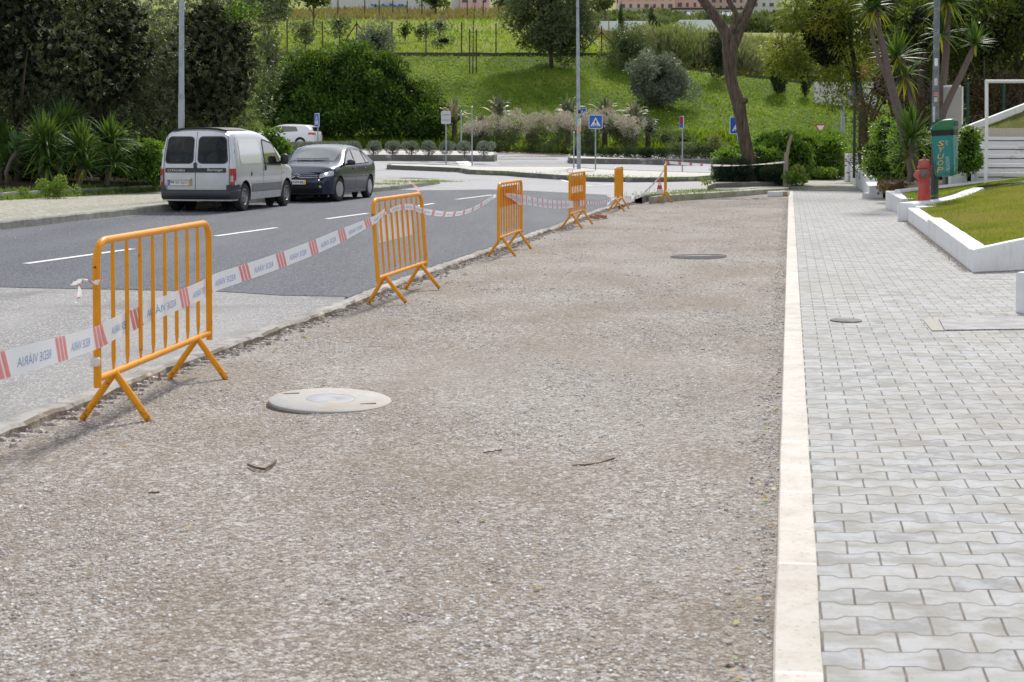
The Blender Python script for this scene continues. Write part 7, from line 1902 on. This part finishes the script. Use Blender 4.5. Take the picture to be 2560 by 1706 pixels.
def leftface(u, v): z = v; return ((u), -(interp([(.03, .165), (.25, .18), (Hb, .195)], z) + .004), z)
def rightface(u, v): z = v; return (interp([(.03, .178), (.25, .192), (Hb, .208)], z) + .004, u, z)
mb = MB()
for ch, z0, tl_ in (('S', .585, .02), ('Y', .465, .01), ('U', .335, .0), ('O', .215, -.01), ('P', .085, -.02)):
    put_text(mb, ch, lambda u, v, z0=z0, tl_=tl_: leftface(-.11 + tl_ + .11 * u + .03 * v, z0 + .10 * v))
mb.build('yellow_writing', simple('yellow_marker', (.72, .42, .02), .5), body, local=True)
mb = MB()
def scribble(face, u0, u1, z0, z1, n, r_=.0022):
    pts = []; u = u0
    for k in range(n):
        z = lerp(z0, z1, k / n); pts.append(Vector(face(lerp(u0, u1, .5 + .5 * math.sin(k * 1.9 + math.sin(k))), z + .02 * math.cos(k * 2.7))))
    for a, c in zip(pts, pts[1:]): mb.tube([a, c], r_, 4, cap=False)
scribble(leftface, .05, .13, .10, .38, 34); scribble(leftface, .06, .12, .60, .70, 10); scribble(rightface, -.14, -.06, .08, .40, 30); scribble(rightface, .02, .10, .45, .62, 12, .0016)
mb.build('white_scribbles', simple('white_marker', (.55, .68, .66), .5), body, local=True)
mb = MB(); mb.grid(rpatch(lambda u, z: rightface(u, z), [(.02, .18), (.10, .18), (.10, .34), (.02, .34)], .01)); mb.build('worn_sticker', simple('worn_teal', (.03, .22, .20), .6), body, local=True)
mb = MB(); mb.box((-.16, .19, .55), (.12, .10, .30)); mb.build('bracket', M_INK, root, local=True)
# hydrant
hb = at(2310, 508, 27.2); hb.z = .29; root = thing('fire_hydrant', 'faded red fire hydrant left of the pole', 'hydrant', hb)
M_HYD = simple('faded_red_paint', (.44, .045, .045), .5, var=.2, scale=9, dirt=(.33, .13, .11), dirt_scale=6, dirt_amt=(.45, .7)); M_HYDM = simple('hydrant_iron', (.16, .15, .13), .5, .6, bs=.3)
mb = MB(); mb.lathe([(.118, 0), (.118, .02), (.112, .36), (.120, .38), (.120, .41), (.112, .42), (.115, .66), (.135, .675), (.135, .70), (.120, .71), (.105, .815), (.08, .84), (.02, .845)], hb, 24); mb.build('body', M_HYD, root, smooth=35)
mb = MB(); mb.lathe([(.035, .84), (.035, .87), (.022, .88), (.022, .925), (.012, .93), (0, .93)], hb, 8); mb.build('spindle', M_HYDM, root, smooth=35)
Mo = Matrix.Rotation(R(-90 + 0), 3, 'X').inverted() if False else Matrix.Rotation(R(90), 3, 'X')
mb = MB(); mb.lathe([(.085, .11), (.09, .15), (.07, .155), (.065, .20), (.055, .205), (.05, .25), (.03, .26), (0, .26)], hb + Vector((-.03, 0, .575)), 16, Matrix.Rotation(R(-12), 3, 'Z') @ Mo); mb.build('front_outlet', M_HYDM, root, smooth=35)
mb = MB(); mb.lathe([(.07, .08), (.075, .15), (.085, .16), (.085, .22), (.06, .24), (0, .24)], hb + Vector((0, 0, .46)), 14, Matrix.Rotation(R(-60), 3, 'Z') @ Matrix.Rotation(R(60), 3, 'X')); mb.build('side_cap', M_HYD, root, smooth=35)

# ------------------------------------------------------------------ yuccas and shrubs on the right
def yucca(label, trunks, heads, group='tall yuccas of the right garden', base=None, name='yucca'):
    root = thing(name, label, 'yucca', base)
    if group: root['group'] = group
    for pts, rad in trunks:
        mb = MB(); Q = catmull([Vector(p) for p in pts], 4); n = len(Q); mb.tube(Q, [lerp(rad[0], rad[1], i / (n - 1)) for i in range(n)], 12)
        mb.build('trunk', M_BARKY, root, smooth='all')
    for c, n, L_, W_, dr, dead in heads: straps(root, 'leaf_head', c, n, L_, W_, LM_YUCCA, droop=dr, el=(-30, 88), tint=(.35, .2), dead=dead)
    return root
M_BARKY = simple('yucca_bark', (.13, .10, .085), .9, var=.3, scale=8, bs=.7, bscale=22)
Y0 = 33
def A(px, py, y=Y0): return at(px, py, y)
bs_ = A(2280, 442); bs_.z -= .15
yucca('tall twin-trunked yucca leaning left of the sticker covered pole', [([A(2286, 450), A(2280, 420), A(2262, 345), A(2246, 280), A(2229, 220), A(2217, 170), A(2208, 120), A(2192, 55), A(2188, 20)], (.125, .065)), ([A(2226, 215), A(2206, 170), A(2192, 130), A(2182, 95), A(2178, 50)], (.06, .042))],
      [(A(2190, 12), 100, .66, .05, .6, 16), (A(2176, 28), 50, .56, .05, .9, 10)], base=bs_)
b2 = A(2290, 440, 34); yucca('short yucca with drooping yellow tipped leaves behind the twin trunks', [([A(2290, 450, 34), A(2285, 300, 34), A(2262, 170, 34), A(2245, 140, 34)], (.07, .05))], [(A(2243, 142, 34), 70, .80, .055, .55, 8), (A(2262, 190, 34), 34, .72, .055, 1.4, 12)], base=b2)
b3 = A(2277, 430, 32.2); yucca('low bushy yucca in front of the trunks above the hydrant', [([A(2277, 455, 32.2), A(2277, 350, 32.2)], (.08, .07))], [(A(2278, 345, 32.2), 90, .80, .05, .5, 3), (A(2275, 385, 32.2), 40, .72, .05, .9, 2)], base=b3)
b4 = A(2345, 440, 33.6); yucca('yucca with a trunk slanting right behind the pole toward a small head', [([A(2345, 450, 33.6), A(2352, 310, 33.6), A(2372, 250, 33.6), A(2402, 190, 33.6), A(2425, 140, 33.6), A(2436, 118, 33.6)], (.095, .06))], [(A(2437, 110, 33.6), 70, .55, .045, .45, 4)], base=b4)
b5 = A(2362, 440, 34.5); yucca('big headed yucca whose crown hangs behind the top of the pole', [([A(2356, 450, 34.5), A(2356, 250, 34.5), A(2366, 120, 34.5), A(2368, 20, 34.5)], (.10, .075))], [(A(2368, 2, 34.5), 130, .85, .055, .9, 8), (A(2352, 85, 34.5), 40, .7, .05, .9, 4)], base=b5)
bushes('leafy_shrub', 'round leafy green shrub on the white planter left of the yucca trunks', 'shrub', clump_px(2186, 2250, 318, 432, 38.5, 1.6, 40, .34, .5), LM_BRIGHT, 130, .085, .05, at(2200, 450, 38.5), group='garden shrubs beside the pavement')
bushes('leafy_shrub', 'dense leafy shrub directly behind the hydrant', 'shrub', clump_px(2240, 2330, 330, 430, 35.4, 1.2, 34, .33, .4), LM_BRIGHT, 130, .085, .045, at(2285, 450, 35.4), group='garden shrubs beside the pavement')
bushes('leafy_shrub', 'dark leafy shrub between the litter bin and the white steps', 'shrub', clump_px(2398, 2436, 325, 425, 30.6, .5, 34, .17, .35), LM_BRIGHT, 260, .07, .05, at(2418, 440, 30.6), group='garden shrubs beside the pavement')
bushes('purple_groundcover', 'low purple leaved plant spilling over the planter edge left of the hydrant', 'plant', clump_px(2196, 2262, 462, 484, 34.6, 1.2, 26, .12, .5), LM_RED, 300, .06, .04, at(2225, 485, 34.6), core=False)
# dark creeper fence and green posts
M_GRNPOST = simple('green_fence_paint', (.012, .07, .055), .5)
root = thing('mesh_fence', 'dark green fence posts overgrown with brown creeper', 'fence', at(2300, 400, 44))
for px in (2137, 2151, 2240, 2330, 2420, 2510): 
    Yq = 48 if px < 2160 else 44.5
    a = at(px, 205, Yq); mb = MB(); mb.tube([(a.x, Yq, .3), (a.x, Yq, a.z)], .045, 8); mb.build('post', M_GRNPOST, root)
cl = []
for k in range(150):
    px = 2150 + 520 * RNG.random(); Yq = 44.6 + 1.2 * RNG.random(); z = .7 + 2.9 * RNG.random(); p = at(px, 300, Yq); s = .32 + .25 * RNG.random(); cl.append(((p.x, Yq, z), (s, .3, s), RNG.random() * .8))
root2 = thing('creeper', 'brown leafless-looking creeper covering the garden fence', 'creeper', at(2300, 400, 45))
leafmesh('foliage', *blob_leaves(cl, 46, .11, .05, shell=.1), LM_BROWN, root2)
mb = MB()
for k in range(260):
    px = 2145 + 520 * RNG.random(); Yq = 44.4 + .8 * RNG.random(); p = at(px, 300, Yq); p.z = .5 + 2.6 * RNG.random(); q = p + Vector((RNG.normal(0, .5), RNG.normal(0, .15), RNG.normal(.25, .45))); mb.tube([p, p.lerp(q, .5) + Vector((0, -.06, .05)), q], [.012, .010, .005], 4, cap=False)
mb.build('stems', simple('creeper_stem', (.09, .06, .045), .9), root2)
# dark trees behind the garden
def big_tree(label, px, Y, zc, r_, mat, n, per, L, W, tint=.4, trunk_px=None, group='dark trees behind the garden', name='garden_tree', **kw):
    p = at(px, 100, Y); zb = T(p.x, Y) if Y > 48 else .3; tx = at(trunk_px or px, 100, Y).x
    cl = crown_clumps((p.x, Y, zc), r_, n, min(r_) * .38, tint, .5)
    return tree(name, label, 'tree', (tx, Y, zb), cl, mat, per, L, W, limbs((tx, Y, zb - .2), (lerp(tx, p.x, .6), Y, zc + r_[2] * .4), .17, 6, r_[0] * .6, .25), [((p.x, Y, zc), (r_[0] * .8, r_[1] * .8, r_[2] * .8))], group, **kw)
big_tree('feathery yellow green tree hanging over the far pavement left of the yuccas', 2066, 51, 5.5, (1.9, 1.8, 3.0), LM_FEATHER, 44, 60, .22, .05, .45, 2180, group=None, name='feathery_tree', up=-.35, out=.5, shell=.2)
big_tree('dark tree with reddish leaves above the tall yucca heads', 2240, 50, 6.2, (2.1, 2.0, 2.4), LM_RIGHTDARK, 30, 42, .17, .07, .35, shell=.3)
big_tree('dark dense tree behind the top of the sticker covered pole', 2390, 49, 6.0, (2.2, 2.0, 2.6), LM_RIGHTDARK, 34, 42, .17, .07, .3, shell=.3)
big_tree('dark leafy tree crowding the gap above the grey pillar', 2465, 46, 4.9, (1.5, 1.2, 1.7), LM_RIGHTDARK, 26, 50, .17, .07, .2, shell=.3)
big_tree('dark leafy tree filling the gap left of the pole top', 2300, 46.5, 5.2, (1.3, 1.1, 1.6), LM_RIGHTDARK, 22, 50, .17, .07, .25, shell=.3)
big_tree('dark tree at the upper right edge above the white tubular frame', 2540, 47, 5.6, (2.2, 2.0, 2.6), LM_RIGHTDARK, 34, 42, .17, .07, .35, shell=.3)
big_tree('low dark tree at the right edge behind the sloping parapet', 2500, 50, 3.4, (3.4, 1.5, 2.0), LM_RIGHTDARK, 30, 40, .17, .07, .25, shell=.3)
big_tree('dark tree between the red house and the creeper fence', 2280, 56, 3.8, (3.6, 1.6, 2.2), LM_RIGHTDARK, 30, 34, .18, .08, .2, shell=.3)
# red house and pale wall seen through the trees
M_REDW = simple('dark_red_render', (.36, .065, .055), .85, var=.08, scale=.5)
def near_block(name, label, px0, px1, pt, Y, depth, m, trim):
    a = at(px0, pt, Y); c = at(px1, pt, Y); zb = T(a.x, Y) - .5; root = thing(name, label, 'building', ((a.x + c.x) / 2, Y, zb))
    mb = MB(); mb.box(((a.x + c.x) / 2, Y + depth / 2, (a.z + zb) / 2), (c.x - a.x, depth, a.z - zb)); mb.build('wall', m, root)
    mb = MB(); mb.box(((a.x + c.x) / 2, Y + depth / 2, a.z + .1), (c.x - a.x + .3, depth + .3, .2)); mb.build('parapet', trim, root)
    for k in range(4):
        x = lerp(a.x, c.x, (k + .5) / 4); mb = MB(); mb.box((x, Y - .02, a.z - 1.3), (.9, .1, 1.1)); w_ = mb.build('window', M_WIN, root)
        mb = MB(); mb.box((x, Y - .05, a.z - 1.9), (1.1, .12, .08)); mb.build('sill', trim, w_)
    return root
near_block('house', 'dark red flat-roofed house glimpsed behind the yuccas', 2156, 2420, 142, 112, 8, M_REDW, simple('pale_blue_trim', (.38, .48, .55), .6))
a = at(2036, 205, 104); c_ = at(2190, 205, 104); mb = MB(); mb.box(((a.x + c_.x) / 2, 104.2, a.z - 1.6), (c_.x - a.x, .4, 3.2))
pw_ = tag(mb.build('boundary_wall', M_PALEW), 'pale grey wall behind the feathery tree, carrying purple graffiti', 'wall')
mb = MB()
for px, py, r_ in ((2128, 236, .22), (2130, 254, .24), (2134, 244, .18)):
    p = at(px, py, 103.95); r_ *= 1.5; mb.cur = 0; mb.lathe([(r_ * 1.35, -.01), (r_ * 1.35, .0), (r_, .0)], (p.x, 103.97, p.z), 14, Matrix.Rotation(R(90), 3, 'X')); mb.cur = 1; mb.lathe([(r_, .0), (r_, .012), (0, .012)], (p.x, 103.97, p.z), 14, Matrix.Rotation(R(90), 3, 'X'))
tag(mb.build('graffiti', [simple('maroon_spray', (.20, .02, .04), .7), simple('purple_spray', (.22, .18, .52), .7)]), 'purple bubble graffiti outlined in dark red on the pale grey wall', 'graffiti')

# ------------------------------------------------------------------ left side planting
def bed_z(p):
    return .14 + .16 * min(6, max(0, 1.0)) / 3
lt = 'big dark willow-leaved trees on the left'
def left_tree(label, px, Y, zc, r_, n, tint=.4, per=52):
    p = at(px, 100, Y)
    cl = crown_clumps((p.x, Y, zc), r_, n, 1.0, tint, .5, vol=.25)
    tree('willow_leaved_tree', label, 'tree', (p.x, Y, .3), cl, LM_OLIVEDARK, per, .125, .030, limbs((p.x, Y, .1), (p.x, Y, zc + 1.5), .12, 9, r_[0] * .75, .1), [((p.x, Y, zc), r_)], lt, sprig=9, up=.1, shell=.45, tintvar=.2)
left_tree('dark willow-leaved tree at the upper left corner', 40, 39.5, 4.4, (2.7, 2.1, 3.4), 76)
left_tree('dark willow-leaved tree left of the lamp post, above the yuccas', 255, 42, 4.3, (2.7, 2.1, 3.4), 76)
left_tree('dark willow-leaved tree behind the lamp post and the van roof', 530, 45.5, 4.0, (2.4, 2.0, 3.6), 80)
left_tree('dark willow-leaved tree filling the gap behind the left pair', 140, 45, 3.6, (3.4, 1.6, 3.0), 56, .25)
left_tree('dark willow-leaved tree behind the van, between lamp post and bank', 420, 49, 3.6, (3.0, 1.6, 3.1), 56, .25)
hill_plant('background_tree', 'olive green tree top behind the dark trees beside the bank', 'tree', 600, 735, -60, 70, 100, LM_GREYGREEN, 26, 24, .28, .09, .45, shell=.4)
hill_plant('background_tree', 'tall pale green shrub between the dark tree and the bank', 'tree', 640, 720, 60, 230, 92, LM_GREYGREEN, 20, 30, .24, .09, .7, shell=.4)
cl = []
for k in range(20):
    px = 560 + 90 * RNG.random(); p = at(px, 8 + 40 * RNG.random(), 44.2); cl.append(((p.x, p.y, p.z), (.22, .2, .14), .55))
root = thing('climbing_vine', 'bright green vine scrambling over the top of the dark tree behind the lamp post', 'vine', at(600, 60, 44.3))
leafmesh('foliage', *blob_leaves(cl, 34, .10, .09), LM_BRIGHT, root)
# agave and yuccas of the left bed
YB = 37.0
p = at(46, 372, YB); root = thing('agave', 'broad leaved pale green agave on a short trunk at the far left', 'agave', (p.x - .1, YB, .35))
straps(root, 'leaf_head', tuple(p), 26, .52, .14, LM_AGAVE, droop=.35, el=(5, 88), tint=(.5, .2), seg=6, fold=.3)
mb = MB(); mb.tube([at(20, 462, YB), at(16, 430, YB), at(28, 400, YB), at(44, 378, YB)], [.07, .06, .055, .06], 10); mb.build('trunk', M_BARKY, root, smooth='all')
for (px, py, n, L_, Y, nm) in ((6, 362, 80, .85, 38, 'yucca cut by the left edge behind the agave'), (112, 366, 190, 1.0, 36.6, 'large yucca with arching leaves right of the agave'), (156, 322, 130, .9, 38.2, 'taller yucca head standing behind the large arching one'), (205, 376, 140, .85, 36.9, 'yucca with hanging leaves between the large one and the slender one'), (275, 358, 130, .85, 37.8, 'slender trunked yucca nearest the leafy ground cover'), (408, 366, 40, .75, 41, 'small yucca half hidden by the rear corner of the van')):
    c_ = at(px, py, Y)
    yucca(nm, [([(c_.x - .1, Y, .3), (c_.x - .05, Y, (c_.z + .3) / 2), tuple(c_)], (.07, .06))], [(tuple(c_), n, L_, .06, 1.0, 6), ((c_.x + .15, Y - .25, lerp(.5, c_.z, .45)), int(n * .6), L_ * .85, .055, .9, 2)], 'yuccas in the left planting bed', (c_.x, Y, .3))
bk = clump_px(-40, 420, 380, 425, 40.5, 2.0, 60, .5, .2)
bushes('understorey_shrub', 'dark leafy undergrowth behind the left yuccas', 'shrub', bk, LM_DARKGREEN, 60, .10, .06, at(200, 450, 40.5))
cl = clump_px(300, 415, 365, 430, 39.0, 1.6, 46, .26, .55) + clump_px(330, 420, 420, 450, 38.4, .8, 20, .16, .6)
bushes('leafy_groundcover', 'bright leafy green plants behind the rear of the van', 'plant', cl, LM_BRIGHT, 170, .085, .07, at(360, 460, 38.6))
cl = clump_px(664, 690, 330, 400, 46.2, 1.0, 14, .22, .6) + clump_px(690, 715, 356, 400, 46.2, 1.0, 14, .22, .6) + clump_px(715, 742, 384, 405, 46.2, 1.0, 10, .20, .6)
bushes('leafy_shrub', 'bright green leafy bush seen between the van and the dark saloon', 'shrub', cl, LM_BRIGHT, 130, .10, .08, at(705, 410, 46.2))
# weeds along the bed kerb and on the soil
PKs = subdiv(PK, .1); P = []; 
for k in range(16000):
    p = PKs[RNG.integers(0, len(PKs))]; f = mnoise.noise(Vector((p.x * .8, p.y * .8, 9))) * .5 + .5
    if RNG.random() > .35 + f: continue
    if RNG.random() < .62: q = p - NL * abs(RNG.normal(0, .20)); z = .12
    else: q = p + NL * (.15 + abs(RNG.normal(0, .35))); z = .26
    P.append((q.x, q.y, z))
P = np.array(P); n = len(P)
leafmesh('kerb_weeds', P, rdir(n) * .7 + np.array([0, 0, .9]), rdir(n), .06 + .13 * RNG.random(n) ** 2, .018 + .03 * RNG.random(n), RNG.normal(.55, .22, n), LM_WEED, kind='stuff')
for (px, py, s_, nm) in ((115, 478, .24, 'bushy weed growing against the bed kerb, left one'), (150, 478, .26, 'bushy weed growing against the bed kerb, right one'), (60, 490, .15, 'low sprawling weed at the far left of the bed kerb'), (385, 466, .16, 'small weed at the bed kerb close to the van')):
    c_ = at(px, py, 34.2 if px < 300 else 40)
    bushes('kerb_weed', nm, 'weed', [((c_.x + RNG.normal(0, s_ * .5), c_.y, c_.z + RNG.normal(.02, s_ * .4)), (s_ * .6,) * 3, .6) for _ in range(9)], LM_WEED, 340, .06, .03, (c_.x, c_.y, .12), group='weeds along the bed kerb', core=False)
P = np.array([tuple(p + NL * (.3 + 3 * RNG.random())) for p in PKs for _ in range(14)]); n = len(P); P[:, 2] = .30
leafmesh('bed_litter', P, rdir(n) * np.array([1, 1, .35]), rdir(n), .05 + .12 * RNG.random(n), .012 + .03 * RNG.random(n), RNG.random(n), leafmat('dry_litter', [(.07, .05, .035), (.16, .11, .08), (.30, .24, .18)], .0, .9), kind='stuff')
# grass tufts on the rounded tip and verges
def tufts(name, px_list, z, n, spread, L=.07, mat=None):
    P = []
    for (px, py) in px_list:
        c_ = G(px, py, z)
        for _ in range(n): P.append((c_.x + RNG.normal(0, spread[0]), c_.y + RNG.normal(0, spread[1]), z))
    P = np.array(P); m_ = len(P)
    leafmesh(name, P, rdir(m_) * .6 + np.array([0, 0, 1.0]), rdir(m_), L * (.4 + RNG.random(m_)), np.full(m_, L * .22), RNG.normal(.55, .2, m_), mat or LM_WEED, kind='stuff')
tufts('verge_grass', [(1080, 454), (1100, 456), (1040, 457), (960, 462), (1010, 455)], .12, 260, (.4, .3))
tufts('verge_grass', [(1690, 485), (1740, 480), (1770, 478), (1655, 490)], .10, 220, (.5, .3))
tufts('verge_grass', [(1490, 442), (1530, 446), (1720, 448)], .2, 200, (.7, .3), .1)
tufts('verge_grass', [(1270, 434), (1200, 432)], .25, 160, (.9, .3), .1)
